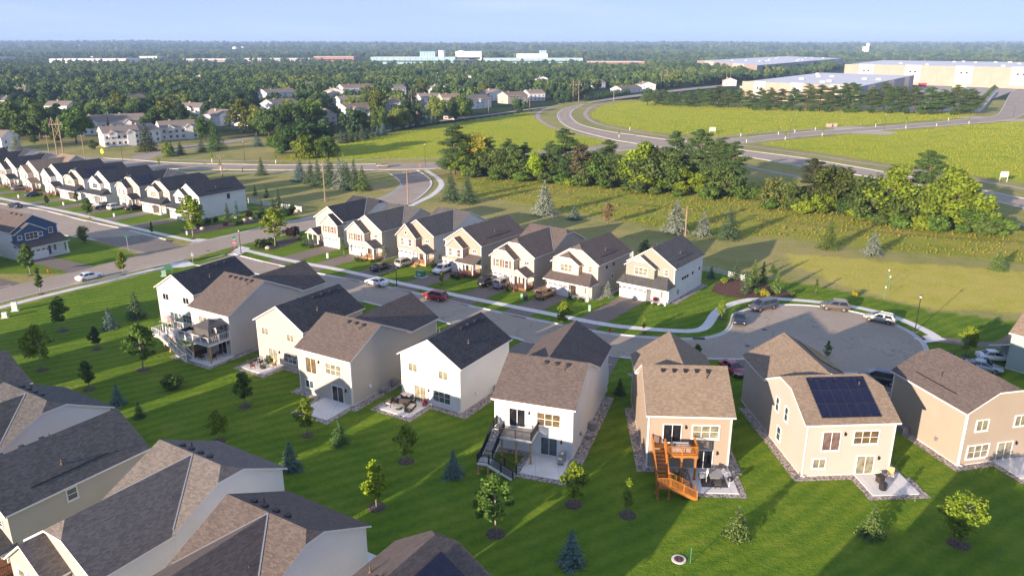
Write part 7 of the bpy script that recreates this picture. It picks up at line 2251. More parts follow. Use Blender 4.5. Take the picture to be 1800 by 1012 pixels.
def car_meshes(kind, pk):
    if (kind, pk) in _cars: return _cars[(kind, pk)]
    d = CAR[kind]
    st = d['st']
    out = {}
    # lower body: lofted rings
    mb = MB(); rings = []
    for x, z0, z1, hw in st:
        i = len(mb.v)
        ring = [(-hw * 0.82, z0), (-hw * 0.99, z0 + 0.16), (-hw, z0 + (z1 - z0) * 0.55), (-hw * 0.95, z1 - 0.06), (-hw * 0.78, z1), (0, z1 + 0.03), (hw * 0.78, z1), (hw * 0.95, z1 - 0.06), (hw, z0 + (z1 - z0) * 0.55), (hw * 0.99, z0 + 0.16), (hw * 0.82, z0)]
        mb.v += [(x, y, z) for y, z in ring]
        rings.append(i)
    n = 11
    for a, b in zip(rings, rings[1:]):
        for j in range(n):
            j2 = (j + 1) % n
            mb.f.append((a + j, b + j, b + j2, a + j2)); mb.m.append(0)
    mb.f.append(tuple(rings[0] + j for j in range(n))); mb.m.append(0)
    mb.f.append(tuple(rings[-1] + j for j in reversed(range(n)))); mb.m.append(0)
    out['body'] = mb.mesh('body', pk, True)
    b0, b1, r0, r1 = d['cab']; zb, zr = d['belt'], d['roof']; w0, w1 = d['cw']
    gl = MB()   # glass house: a tapered block
    B = [(b0, -w0, zb - 0.04), (b1, -w0, zb - 0.04), (b1, w0, zb - 0.04), (b0, w0, zb - 0.04)]
    T = [(r0, -w1, zr - 0.05), (r1, -w1, zr - 0.05), (r1, w1, zr - 0.05), (r0, w1, zr - 0.05)]
    def inset(P, k=0.9):
        c = sum((Vector(p) for p in P), Vector()) / len(P)
        return [tuple(c + (Vector(p) - c) * k) for p in P]
    sides = dict(side_window=[[B[0], B[1], T[1], T[0]], [B[2], B[3], T[3], T[2]]], windscreen=[[B[1], B[2], T[2], T[1]]], rear_window=[[B[3], B[0], T[0], T[3]]])
    shell = MB()
    for P in (sides['side_window'] + sides['windscreen'] + sides['rear_window']): shell.poly(P, 0)
    top = [(r0 + 0.02, -w1 * 0.94, zr), (r1 - 0.05, -w1 * 0.94, zr), (r1 - 0.05, w1 * 0.94, zr), (r0 + 0.02, w1 * 0.94, zr)]
    mid_ = [((r0 + r1) / 2, 0, zr + 0.03)]
    for i in range(4):
        j = (i + 1) % 4
        shell.poly([T[i], T[j], top[j], top[i]], 0)
        shell.poly([top[i], top[j], mid_[0]], 0)
    out['roof'] = shell.mesh('roof', pk)
    for k_, Ps in sides.items():
        for i, P in enumerate(Ps):
            nrm = (Vector(P[1]) - Vector(P[0])).cross(Vector(P[2]) - Vector(P[1])).normalized()
            q = [tuple(Vector(p) + nrm * 0.012) for p in inset(P, 0.88)]
            g = MB()
            if k_ == 'side_window':
                m0, m1 = [tuple(Vector(q[0]).lerp(Vector(q[1]), t)) for t in (0.48, 0.52)], [tuple(Vector(q[3]).lerp(Vector(q[2]), t)) for t in (0.48, 0.52)]
                g.poly([q[0], m0[0], m1[0], q[3]]); g.poly([m0[1], q[1], q[2], m1[1]])
            else:
                g.poly(q)
            out.setdefault(k_, []).append(g.mesh(k_, 'car_glass'))
    L_, W_ = d['L'], d['W']
    wr = 0.33 if kind in ('sedan', 'wagon') else (0.42 if kind == 'pickup' else 0.37)
    ty = MB(); ty.tube([(0, -0.11, 0), (0, 0.11, 0)], wr, 18); out['tyre'] = ty.mesh('tyre', 'tyre')
    rm = MB(); rm.tube([(0, -0.125, 0), (0, 0.125, 0)], wr * 0.64, 12); out['rim'] = rm.mesh('rim', 'rim')
    ar = MB(); ar.tube([(0, -0.03, 0), (0, 0.03, 0)], wr + 0.07, 16); out['wheel_arch'] = ar.mesh('wheel_arch', 'metal_black')
    x1, z1 = st[-2][0], st[-2][2]
    hl = MB(); hl.box(x1 - 0.12, -0.16, z1 - 0.16, x1 + 0.04, 0.16, z1 - 0.02); out['headlight'] = hl.mesh('headlight', 'lamp_clear')
    x0, z0 = st[1][0], st[1][2]
    tl = MB(); tl.box(x0 - 0.06, -0.13, z0 - 0.30, x0 + 0.10, 0.13, z0 - 0.06); out['taillight'] = tl.mesh('taillight', 'lamp_red')
    bp = MB(); bp.box(st[-1][0] - 0.02, -0.55, 0.36, st[-1][0] + 0.03, 0.55, 0.52); out['grille'] = bp.mesh('grille', 'metal_black')
    pl = MB(); pl.box(st[0][0] - 0.03, -0.2, 0.62, st[0][0] + 0.01, 0.2, 0.74); out['number_plate'] = pl.mesh('number_plate', 'plastic_white')
    _cars[(kind, pk)] = out
    return out
def car(kind, p, heading, c, label, rails=False):
    """heading in degrees: where the bonnet points"""
    pk = paint(c)
    M = car_meshes(kind, pk); d = CAR[kind]
    t = thing('car' if kind != 'pickup' else 'pickup_truck', label, 'car', (p[0], p[1], 0.02), R(heading))
    link(M['body'], 'body', t); link(M['roof'], 'roof', t)
    for k in ('side_window', 'windscreen', 'rear_window'):
        for m_ in M[k]: link(m_, k, t)
    wb = d['L'] * 0.29
    wr = 0.33 if kind in ('sedan', 'wagon') else (0.42 if kind == 'pickup' else 0.37)
    for x in (-wb, wb):
        for s_ in (-1, 1):
            w = thing('wheel', None, None, (x, s_ * (d['W'] / 2 - 0.12), wr)); w.parent = t
            link(M['tyre'], 'tyre', w); link(M['rim'], 'rim', w)
            link(M['wheel_arch'], 'wheel_arch', t, (x, s_ * (d['W'] / 2 - 0.05), wr + 0.02))
    for s_ in (-1, 1):
        link(M['headlight'], 'headlight', t, (0, s_ * 0.62, 0)); link(M['taillight'], 'taillight', t, (0, s_ * 0.66, 0))
        mr = MB(); mr.box(0.75, s_ * (d['W'] / 2 + 0.02) - 0.09, d['belt'], 0.92, s_ * (d['W'] / 2 + 0.02) + 0.09, d['belt'] + 0.14); mr.build('mirror', pk, t)
    link(M['grille'], 'grille', t); link(M['number_plate'], 'number_plate', t)
    if rails:
        for s_ in (-1, 1):
            r_ = MB(); r_.beam((d['cab'][2] + 0.2, s_ * d['cw'][1] * 0.85, d['roof'] + 0.05), (d['cab'][3] - 0.1, s_ * d['cw'][1] * 0.85, d['roof'] + 0.05), 0.05, 0.05); r_.build('roof_rail', 'metal_grey', t)
    if kind == 'pickup':
        bd = MB(); bd.box(-2.75, -0.9, 1.26, -1.0, 0.9, 1.36); bd.build('bed_cover', 'plastic_white', t)
    return t
def hdg(a, b): return math.degrees(math.atan2(b[1] - a[1], b[0] - a[0]))
WHT = (0.78, 0.78, 0.77); BLK = (0.015, 0.015, 0.018); SIL = (0.42, 0.40, 0.36); NAVY = (0.018, 0.028, 0.050)
hs = hdg((-45.34, 145.62), (-7.77, 122.15))
h2 = hdg((-84.85, 135.97), (-77.80, 145.62))
car('sedan', (-79.97, 137.07), h2, WHT, 'white saloon car parked on the through street at the left')
car('sedan', (-25.04, 133.48), hs + 180, WHT, 'white saloon car parked across from the near row')
car('suv', (-13.40, 125.21), hs + 180, (0.32, 0.012, 0.022), 'red SUV parked in the street')
f_ = -35.8
def at(k, x, y): return local(HOUSES[k][1], x, y)
car('sedan', (-25.86, 143.59), f_ + 90, BLK, 'black saloon car at the end of a driveway in the middle row')
car('suv', (-21.53, 146.45), f_ + 90, SIL, 'silver SUV on the driveway of the brown fronted house', True)
car('suv', (-13.55, 141.62), f_ - 90, WHT, 'white SUV on the driveway of the taupe fronted house')
car('suv', (-4.43, 133.83), f_ + 90, BLK, 'black SUV beside the silver minivan')
car('van', (-1.47, 132.78), f_ + 90, (0.30, 0.30, 0.31), 'silver minivan on the driveway of the shuttered cream house', True)
car('suv', (5.81, 126.47), f_ + 90, (0.42, 0.20, 0.045), 'gold SUV on the driveway of the clipped gable house', True)
car('sedan', (36.34, 113.75), 255, NAVY, 'dark blue saloon car at the left of the cul-de-sac')
car('van', (42.17, 120.10), 205, (0.085, 0.085, 0.095), 'dark grey minivan at the top left of the cul-de-sac', True)
car('suv', (54.10, 119.81), 160, (0.13, 0.11, 0.09), 'brown-grey SUV parked at the top of the cul-de-sac', True)
car('wagon', (58.96, 114.02), 143, (0.40, 0.40, 0.33), 'pale silver estate car at the right of the cul-de-sac', True)
car('sedan', (29.90, 94.19), 290, (0.30, 0.012, 0.045), 'crimson saloon car beside the tan house')
car('van', (48.27, 91.09), 150, (0.02, 0.03, 0.045), 'dark blue minivan behind the solar house')
car('sedan', (67.76, 98.29), 350, WHT, 'white saloon car at the right edge')
car('sedan', (64.07, 94.76), 330, (0.30, 0.34, 0.38), 'pale blue car half hidden by the brown roof at the right')
car('sedan', (-135.99, 204.06), hdg((-127.93, 201.78), (-143.75, 209.57)), NAVY, 'black saloon car parked on the side street at the upper left')
car('sedan', (-140.80, 220.59), 56, NAVY, 'dark blue car on a driveway of the upper left row')
car('suv', (-151.14, 230.81), 56, (0.22, 0.19, 0.17), 'grey-brown SUV on a driveway near the left edge')
car('pickup', (-110.75, 202.53), 56, BLK, 'black pickup truck with a white bed cover')
car('suv', (-107.12, 201.78), 56, WHT, 'white SUV beside the pickup truck', True)
car('sedan', (-101.99, 201.03), 56, BLK, 'black car half hidden by shrubs in the upper left row')
car('sedan', (-46.99, 276.88), 180, (0.34, 0.29, 0.22), 'tan car driving on the boulevard')

# ------------------------------------------------------------------ lamps, signs, boxes
def street_lamp(p, H, label, rz=0.0):
    t = thing('street_lamp', label, 'street lamp', p, rz)
    mb = MB(); mb.lathe([(0.16, 0), (0.16, 0.25), (0.08, 0.5), (0.055, H - 0.5), (0.05, H - 0.35)], 8); mb.build('post', 'metal_black', t)
    b = MB(); b.box(-0.25, -0.25, 0, 0.25, 0.25, 0.06); b.build('footing', 'concrete_kerb', t)
    l = MB(); l.lathe([(0.07, H - 0.42), (0.14, H - 0.32), (0.16, H - 0.08), (0.10, H - 0.06)], 8); l.build('lantern', 'plastic_white', t)
    c = MB(); c.lathe([(0.20, H - 0.06), (0.14, H + 0.05), (0.03, H + 0.14)], 8); c.build('cap', 'metal_black', t)
    return t
street_lamp((62.30, 109.44), 5.9, 'black street lamp at the right of the cul-de-sac')
street_lamp((-21.16, 132.43), 3.91, 'black street lamp before the white SUV driveway')
street_lamp((-57.65, 155.67), 5.21, 'black street lamp at the stop sign corner')
for p, lab in (((-141.15, 275.52), 'thin dark lamp at the boulevard junction'), ((-100.36, 285.33), 'thin dark lamp on the far side of the boulevard'), ((-31.61, 276.88), 'thin dark lamp near the new junction'), ((80.58, 378.57), 'tall thin lamp at the meadow edge'), ((134.45, 371.22), 'thin lamp beside the access road'), ((196.12, 405.23), 'thin lamp beside the access road bend'), ((241.12, 452.80), 'thin lamp on the meadow side near the warehouse bend'), ((310.69, 478.91), 'thin lamp at the right of the access road'), ((51.67, 556.40), 'brown lamp at the inner curve of the main road')):
    street_lamp(p, 8.5, lab)
def sign(p, H, label, face='sign_green', w=0.9, h_=0.25, rz=0.0, octagon=False, back=False):
    t = thing('street_sign', label, 'sign', p, rz)
    mb = MB(); mb.tube([(0, 0, 0), (0, 0, H)], 0.045, 6); mb.build('post', 'metal_grey', t)
    if octagon:
        o = MB(); r = 0.42; P = [(r * math.cos(R(22.5 + 45 * k)), r * math.sin(R(22.5 + 45 * k))) for k in range(8)]
        o.f.append(tuple(range(8))); o.v += [(x, -0.055, H - 0.75 + z) for x, z in P]; o.m.append(0)
        i = 8; o.v += [(x, -0.04, H - 0.75 + z) for x, z in P]; o.f.append(tuple(range(15, 7, -1))); o.m.append(1)
        for k in range(8): o.f.append((k, 8 + k, 8 + (k + 1) % 8, (k + 1) % 8)); o.m.append(1)
        o.build('stop_plate', ['metal_grey' if back else 'sign_red', 'metal_grey'], t)
        if not back:
            cu = bpy.data.curves.new('lettering', 'FONT'); cu.body = 'STOP'; cu.size = 0.3; cu.align_x = 'CENTER'; cu.align_y = 'CENTER'; cu.materials.append(MATS['paint_white'])
            tmp = bpy.data.objects.new('lettering_curve', cu)
            lm = bpy.data.meshes.new_from_object(tmp)
            bpy.data.objects.remove(tmp)
            lt = link(lm, 'lettering', t, (0, -0.06, H - 0.75)); lt.rotation_euler = (R(90), 0, 0)
    if face:
        for k, a in enumerate((0, 90)):
            q = MB(); q.box(-w / 2, -0.012, H + 0.02 + k * (h_ + 0.03), w / 2, 0.012, H + 0.02 + k * (h_ + 0.03) + h_); q.build('name_plate', face, t, (0, 0, 0), R(a))
    return t
sign((-59.02, 156.13), 3.0, 'red stop sign with green street names on top', octagon=True, rz=R(-25))
sign((-82.76, 158.02), 3.0, 'green street name sign on the blue house corner', rz=R(30))
sign((-64.29, 146.86), 2.9, 'grey back of a sign at the near street corner', None, octagon=True, back=True, rz=R(150))
sign((324.71, -763.84) if False else (-136.84, 307.12), 3.2, 'green street name sign at the townhouse side road')
sign((-32.61, 267.60), 2.8, 'red stop sign at the new boulevard junction', None, octagon=True)
t = thing('warning_sign', 'bright yellow warning sign by the boulevard', 'sign', (-162.54, 302.19))
mb = MB(); mb.tube([(0, 0, 0), (0, 0, 3.2)], 0.05, 6); mb.build('post', 'metal_grey', t)
for z in (2.9, 2.1):
    mb = MB(); mb.obox((0, -0.07, z), (0.36, 0, 0.36), (0, 0.012, 0), (-0.36, 0, 0.36)); mb.build('plate', 'sign_yellow', t)
def board(p, w, h_, z, label, mat='plastic_white', posts=2, rz=0.0):
    t = thing('sign_board', label, 'sign', p, rz)
    for x in ((-w / 2 + 0.1, w / 2 - 0.1) if posts == 2 else (0,)):
        q = MB(); q.box(x - 0.07, -0.05, 0, x + 0.07, 0.05, z + h_); q.build('post', 'plastic_white', t)
    b = MB(); b.box(-w / 2, -0.10, z, w / 2, -0.051, z + h_); b.build('panel', mat, t)
board((102.42, 392.80), 3.0, 1.7, 1.0, 'white board at the meadow edge behind the tallest pines')
board((159.85, 245.17), 2.6, 1.8, 1.6, 'white board on posts near the right edge')
board((-66.45, 140.45), 1.4, 1.0, 0.9, 'green board between two white posts by the left pavement', 'plastic_green', 2, R(25))
def box_thing(name, p, w, d, h_, mat, label, cat, rz=0.0, cap=None, pad=True):
    t = thing(name, label, cat, p, rz)
    if pad:
        q = MB(); q.box(-w * 0.75, -d * 0.75, 0, w * 0.75, d * 0.75, 0.08); q.build('pad', 'concrete_kerb', t)
    mb = MB(); mb.box(-w / 2, -d / 2, 0.081, w / 2, d / 2, h_ * 0.9); mb.prism([(-w / 2 - 0.03, -d / 2 - 0.03), (w / 2 + 0.03, -d / 2 - 0.03), (w / 2 + 0.03, d / 2 + 0.03), (-w / 2 - 0.03, d / 2 + 0.03)], h_ * 0.9 + 0.001, h_)
    mb.build('cabinet', mat, t)
    v_ = MB(); v_.box(-w * 0.3, -d / 2 - 0.015, h_ * 0.3, w * 0.3, -d / 2 - 0.001, h_ * 0.7); v_.build('door', cap or mat, t)
    return t
box_thing('utility_box', (-17.46, 138.93), 1.5, 1.2, 1.2, 'plastic_green', 'green utility box on the lawn of the brown fronted house', 'utility box', R(-35), 'plastic_mint')
box_thing('utility_box', (12.89, 118.95), 0.35, 0.35, 1.1, 'plastic_mint', 'mint green marker post on the lawn of the clipped gable house', 'utility box', 0, None, False)
box_thing('utility_box', (1.68, 124.90), 0.35, 0.35, 1.1, 'plastic_mint', 'pale marker post beside the gold car driveway', 'utility box', 0, None, False)
box_thing('wheelie_bin', (2.38, 125.21), 0.55, 0.6, 1.0, 'canvas_grey', 'dark bin beside the pale marker post', 'bin', 0.4, None, False)
box_thing('utility_box', (-38.39, 152.03), 0.35, 0.35, 1.1, 'plastic_white', 'white marker post on the lawn between the first driveways', 'utility box', 0, None, False)
box_thing('utility_box', (-66.94, 139.31), 0.7, 0.6, 1.1, 'plastic_mint', 'pale green cabinet left of the green board', 'utility box', R(25))
box_thing('utility_box', (-82.94, 119.23), 0.8, 0.6, 1.5, 'plastic_white', 'white cabinet on the verge near the left edge', 'utility box', R(20))
box_thing('utility_box', (-82.52, 115.89), 0.7, 0.6, 0.9, 'plastic_white', 'low white cabinet at the left edge', 'utility box', R(20))
for p, lab in (((-103.06, 192.42), 'white marker on the lawn of the solar panelled house'), ((-124.51, 207.17), 'white marker on the lawn of the third upper left house'), ((-143.68, 217.95), 'white marker on the lawn at the upper left edge'), ((-76.05, 172.52), 'white marker by the dark mulch bed')):
    box_thing('marker_post', p, 0.3, 0.3, 0.9, 'plastic_white', lab, 'post', 0, None, False)
def hydrant(p, label):
    t = thing('fire_hydrant', label, 'hydrant', p)
    mb = MB(); mb.lathe([(0.16, 0), (0.16, 0.06), (0.11, 0.08), (0.11, 0.6), (0.15, 0.62), (0.13, 0.74), (0.04, 0.84)], 10); mb.build('barrel', 'hydrant_red', t)
    n_ = MB(); n_.tube([(-0.2, 0, 0.45), (0.2, 0, 0.45)], 0.06, 8); n_.build('nozzle', 'hydrant_red', t)
hydrant((-90.21, 141.23), 'red fire hydrant on the blue house lawn'); hydrant((15.10, 109.19), 'pale red hydrant at the kerb before the sage gabled house')
for p, H, lab in (((-355.35, -763.84) if False else (70.28, 135.25), 2.4, 'left one of two small white path lights'), ((65.08, 125.52), 2.2, 'white and green marker lamp behind the cul-de-sac'), ((68.50, 131.06), 2.4, 'right one of two small white path lights')):
    t = thing('path_light', lab, 'lamp', p)
    mb = MB(); mb.tube([(0, 0, 0), (0, 0, H - 0.2)], 0.05, 6); mb.build('post', 'plastic_green', t)
    mb = MB(); mb.lathe([(0.12, H - 0.2), (0.14, H), (0.05, H + 0.1)], 8); mb.build('head', 'plastic_white', t)
for p, H, lab in (((15.20, 54.38), 1.6, 'thin green survey post on the sunlit lawn'), ((41.27, 54.23), 1.6, 'thin green survey post at the right bottom corner'), ((39.06, 63.63), 0.5, 'rusty stake at the patio corner of the solar house')):
    t = thing('stake', lab, 'post', p); mb = MB(); mb.box(-0.035, -0.02, 0, 0.035, 0.02, H); mb.build('shaft', 'plastic_green' if H > 1 else 'wood_pole', t)
    mb = MB(); mb.box(-0.05, -0.03, H * 0.8, 0.05, -0.021, H); mb.build('tag', 'plastic_green', t)
t = thing('manhole', 'round concrete manhole with rusty lid on the lawn', 'manhole', (14.34, 54.91))
mb = MB(); mb.lathe([(0.62, 0), (0.62, 0.07), (0.42, 0.075)], 20); mb.build('ring', 'concrete_walk', t)
mb = MB(); mb.lathe([(0.42, 0.076), (0.40, 0.10), (0.1, 0.105)], 18); mb.build('lid', 'mulch_red', t)
# young verge trees in white wraps along the far roads
for i, p in enumerate(((112.16, 376.09), (107.47, 350.74), (133.10, 383.62), (129.02, 361.84), (145.09, 394.14), (159.84, 405.23), (153.03, 378.57), (199.78, 423.04), (211.84, 413.95), (234.90, 426.16), (260.28, 439.09), (260.09, 459.97), (226.29, 442.44), (62.08, 405.23), (95.47, 378.57), (-113.88, 288.26), (-88.81, 285.33), (-126.92, 272.83), (-103.53, 268.89), (-63.65, 286.79), (51.80, 371.22))):
    t = plant('staked', p, 4.2, ORD[i] + (' wrapped sapling along the access road' if i < 15 else ' wrapped sapling along the boulevard or main road'), YGRN, 'tree', 'wrapped saplings along the far roads', 1.0, None, 'sapling')
    mb = MB(); k = 4.2 / 3.6; mb.tube([(0, 0, 0.0), (0, 0, 1.5 / k)], 0.13 / k, 8); mb.build('trunk_wrap', 'plastic_white', t)
for i, p in enumerate(((-39.95, 467.37), (-37.05, 465.50), (-33.83, 463.64))):
    box_thing('barrier', p, 3.0, 0.8, 2.0, 'warehouse_white' if i != 2 else 'paint_white', ['left one of three pale barriers on the old lane', 'middle one of three pale barriers on the old lane', 'right one of three pale barriers on the old lane'][i], 'barrier', 0, 'tactile_red', False)
for i, p in enumerate(((173.53, 421.50), (176.96, 423.04))):
    box_thing('barrier', p, 3.0, 0.8, 1.8, 'warehouse_tan', ['left one of two tan crates by the access road', 'right one of two tan crates by the access road'][i], 'barrier', 0, None, False)

# ------------------------------------------------------------------ fences
def rail_fence(pts, label, H=1.1, n_rail=3, gap=2.2, solid=False, name='fence'):
    t = thing(name, label, 'fence', pts[0])
    P = [Vector(p) - Vector(pts[0]) for p in pts]
    pm = MB(); pm.box(-0.07, -0.07, 0, 0.07, 0.07, H + 0.12); pm.lathe([(0.11, H + 0.121), (0.02, H + 0.2)], 4); pmesh = pm.mesh('post', 'plastic_white')
    for a, b in zip(P, P[1:]):
        n = max(1, int((b - a).length / gap))
        for i in range(n):
            p, q = a.lerp(b, i / n), a.lerp(b, (i + 1) / n)
            link(pmesh, 'post', t, (p.x, p.y, 0))
            for k in range(n_rail):
                z = H * (k + 0.6) / n_rail
                m_ = MB(); m_.beam((p.x, p.y, z), (q.x, q.y, z), 0.05, 0.14); m_.build('rail', 'plastic_white', t)
            if solid:
                m_ = MB(); L_ = (q - p).length; c = int(L_ / 0.16)
                for j in range(c):
                    r_ = p.lerp(q, (j + 0.5) / c); m_.box(r_.x - 0.045, r_.y - 0.045, 0.08, r_.x + 0.045, r_.y - 0.02, H)
                m_.build('picket_panel', 'plastic_white', t)
    link(pmesh, 'post', t, (P[-1].x, P[-1].y, 0))
rail_fence([(36.92, 142.80), (39.99, 140.84), (42.24, 137.81), (43.65, 135.97)], 'white rail fence behind the sage gabled house')
rail_fence([(23.78, 154.29), (25.26, 152.93)], 'short white rail fence between the last two houses of the middle row')
rail_fence([(-74.22, 210.38), (-66.20, 205.60), (-56.24, 198.81)], 'white picket fence behind the corner house', 1.3, 2, 2.4, True)

# ------------------------------------------------------------------ garden furniture
def chair(p, rz, label, mat='wicker_dark', seat='cushion_cream', group=None, scale=1.0, z=0.1):
    t = thing('patio_chair', label, 'chair', (p[0], p[1], z), rz, group); t.scale = (scale,) * 3
    mb = MB(); mb.box(-0.3, -0.3, 0.36, 0.3, 0.3, 0.44); mb.build('seat', seat, t)
    mb = MB(); mb.obox((0, 0.33, 0.75), (0.3, 0, 0), (0, 0.03, 0.01), (0, 0.08, 0.34)); mb.build('backrest', mat, t)
    for x in (-0.28, 0.28):
        for y in (-0.28, 0.28):
            l = MB(); l.box(x - 0.025, y - 0.025, 0, x + 0.025, y + 0.025, 0.36); l.build('leg', mat, t)
        a = MB(); a.box(x - 0.04, -0.3, 0.60, x + 0.04, 0.32, 0.66); a.box(x - 0.025, -0.28, 0.441, x + 0.025, -0.23, 0.599); a.build('armrest', mat, t)
    return t
def table(p, rz, label, w=1.5, d=0.9, h_=0.74, top='deck_grey', leg='wicker_dark', round_=False, z=0.1):
    t = thing('patio_table', label, 'table', (p[0], p[1], z), rz)
    mb = MB()
    if round_: mb.lathe([(w / 2, h_ - 0.06), (w / 2, h_), (w / 4, h_ + 0.01)], 18)
    else: mb.box(-w / 2, -d / 2, h_ - 0.05, w / 2, d / 2, h_)
    mb.build('top', top, t)
    if round_:
        l = MB(); l.lathe([(w * 0.4, 0), (w * 0.42, h_ - 0.061)], 16); l.build('base', leg, t)
    else:
        for x in (-w / 2 + 0.08, w / 2 - 0.08):
            for y in (-d / 2 + 0.08, d / 2 - 0.08):
                l = MB(); l.box(x - 0.03, y - 0.03, 0, x + 0.03, y + 0.03, h_ - 0.051); l.build('leg', leg, t)
    return t
def rear(k, s, d):
    i_ = HOUSES[k][1]
    return local(i_, i_['W'] - s, i_['D'] + d)
def rrz(k): return HOUSES[k][1]['rz']
def sofa(p, rz, label, n=2, mat='wicker_dark', z=0.1):
    t = thing('sofa', label, 'sofa', (p[0], p[1], z), rz)
    w = 0.8 * n
    mb = MB(); mb.box(-w / 2, -0.4, 0.05, w / 2, 0.4, 0.34); mb.box(-w / 2, 0.28, 0.341, w / 2, 0.42, 0.80); mb.box(-w / 2 - 0.14, -0.4, 0.05, -w / 2 - 0.001, 0.42, 0.6); mb.box(w / 2 + 0.001, -0.4, 0.05, w / 2 + 0.14, 0.42, 0.6); mb.build('frame', mat, t)
    for i in range(n):
        c = MB(); c.box(-w / 2 + 0.8 * i + 0.02, -0.38, 0.341, -w / 2 + 0.8 * (i + 1) - 0.02, 0.27, 0.46); c.build('cushion', 'cushion_cream', t)
    return t
def grill(p, rz, label, z=0.1, mat='steel'):
    t = thing('grill', label, 'grill', (p[0], p[1], z), rz)
    mb = MB(); mb.box(-0.6, -0.28, 0.12, 0.6, 0.28, 0.85); mb.build('cabinet', mat if mat == 'grill_black' else 'metal_grey', t)
    h_ = MB(); h_.tube([(-0.36, 0, 0.92), (0.36, 0, 0.92)], 0.27, 12); h_.build('hood', mat, t)
    s_ = MB(); s_.box(-0.95, -0.25, 0.80, -0.601, 0.25, 0.85); s_.box(0.601, -0.25, 0.80, 0.95, 0.25, 0.85); s_.build('side_shelf', 'metal_grey', t)
    for x in (-0.5, 0.5):
        w = MB(); w.tube([(x, -0.3, 0.08), (x, 0.3, 0.08)], 0.08, 8); w.build('castor', 'tyre', t)
    return t
# cream house: dark chairs round a fire bowl
for (s, d, a), lab in zip(((1.0, 2.6, 0.4), (2.1, 3.0, -0.6), (0.9, 1.7, 2.0), (1.9, 1.6, 3.4)), ('black chair nearest the lawn on the cream house patio', 'black chair with orange seat on the cream house patio', 'black chair by the corner of the cream house patio', 'black chair by the wall of the cream house patio')):
    chair(rear('H2', s, d), rrz('H2') + a, lab, 'frame_dark', 'fabric_red' if 'orange' in lab else 'canvas_grey')
chair(rear('H2', 4.2, 1.3), rrz('H2') + 3.1, 'tan chair by the patio door of the cream house', 'wood_pale', 'cushion_cream')
table(rear('H2', 3.2, 2.2), 0, 'round fire bowl on the cream house patio', 0.9, 0.9, 0.35, 'grill_black', 'wicker_dark', True)
bush(rear('H2', 2.4, 0.6), 0.6, 'leafy pot plant by the cream house patio door', YGRN)
# round sofa group
sofa(rear('H4', 1.6, 1.5), rrz('H4') + 0.3, 'dark wicker sofa with cream cushions by the wall of the white house', 3)
sofa(rear('H4', 3.2, 2.4), rrz('H4') - 1.3, 'dark wicker sofa with cream cushions at the right of the round table', 2)
chair(rear('H4', 0.5, 3.0), rrz('H4') + 1.6, 'dark wicker armchair at the left of the round table', 'wicker_dark', 'cushion_cream', None, 1.2)
table(rear('H4', 1.9, 3.0), 0, 'round wicker table between the sofas', 0.95, 0.95, 0.42, 'deck_grey', 'wicker_dark', True)
t = thing('cushion_box', 'grey cushion box standing at the wall behind the sofas', 'box', (*rear('H4', 1.1, 0.5), 0.1), rrz('H4'))
mb = MB(); mb.box(-0.7, -0.3, 0, 0.7, 0.3, 0.7); mb.build('chest', 'canvas_grey', t); mb = MB(); mb.box(-0.74, -0.34, 0.701, 0.74, 0.34, 0.78); mb.build('lid', 'deck_grey', t)
bush(rear('H4', 4.0, 0.6), 0.35, 'flower pot with pink blossoms beside the patio door', (0.25, 0.06, 0.10), None, 0.9)
# walkout patio
grill(rear('H5', 7.9, 1.0), rrz('H5') + 1.57, 'steel gas grill on the patio of the white house')
# tan house
table(rear('H6', 6.7, 2.2), rrz('H6'), 'grey dining table on the tan house patio', 1.3, 1.9)
chair(rear('H6', 5.5, 2.3), rrz('H6') + 1.5, 'white sling chair on the tan house patio', 'plastic_white', 'plastic_white', None, 1.1)
chair(rear('H6', 6.7, 3.5), rrz('H6'), 'dark chair at the lawn end of the dining table', 'frame_dark', 'canvas_grey')
t = thing('kettle_grill', 'round black kettle grill on the tan house patio', 'grill', (*rear('H6', 8.0, 3.2), 0.1))
mb = MB(); mb.lathe([(0.05, 0.5), (0.24, 0.58), (0.30, 0.74), (0.24, 0.92), (0.04, 1.0)], 14); mb.build('kettle', 'grill_black', t)
for k in range(3):
    l = MB(); l.beam((0.05 * math.cos(k * 2.1), 0.05 * math.sin(k * 2.1), 0.55), (0.3 * math.cos(k * 2.1), 0.3 * math.sin(k * 2.1), 0), 0.03, 0.03); l.build('leg', 'metal_grey', t)
mb = MB(); P_ = [rear('H6', 5.2, 1.2), rear('H6', 5.2, 3.6), rear('H6', 7.8, 3.6), rear('H6', 7.8, 1.2)]; mb.prism(P_, 0.101, 0.112)
tag(mb.build('rug', 'canvas_grey'), 'dark rug under the dining table', 'rug')
sofa(rear('H6', 3.2, 1.6), rrz('H6') + 3.14, 'grey bench on the orange deck', 2, 'deck_grey', 2.96)
# solar house
chair(rear('H7', 8.9, 1.0), rrz('H7') + 2.6, 'tan folding chair by the patio door of the solar house', 'wood_pale', 'cushion_cream')
t = thing('side_table', 'small dark table on the solar house patio', 'table', (*rear('H7', 7.5, 1.6), 0.1), 0.3)
mb = MB(); mb.box(-0.4, -0.4, 0.68, 0.4, 0.4, 0.74); mb.build('top', 'wicker_dark', t); mb = MB(); mb.box(-0.3, -0.3, 0, 0.3, 0.3, 0.679); mb.build('base', 'wicker_dark', t)
t = thing('grill_cover', 'black covered grill on the solar house patio', 'grill', (*rear('H7', 7.1, 2.9), 0.1), 0.8)
mb = MB(); mb.lathe([(0.36, 0), (0.40, 0.3), (0.38, 0.7), (0.2, 0.86), (0.05, 0.9)], 9); mb.build('cover', 'grill_black', t); mb = MB(); mb.box(0.3, -0.12, 0.5, 0.55, 0.12, 0.6); mb.build('handle', 'grill_black', t)
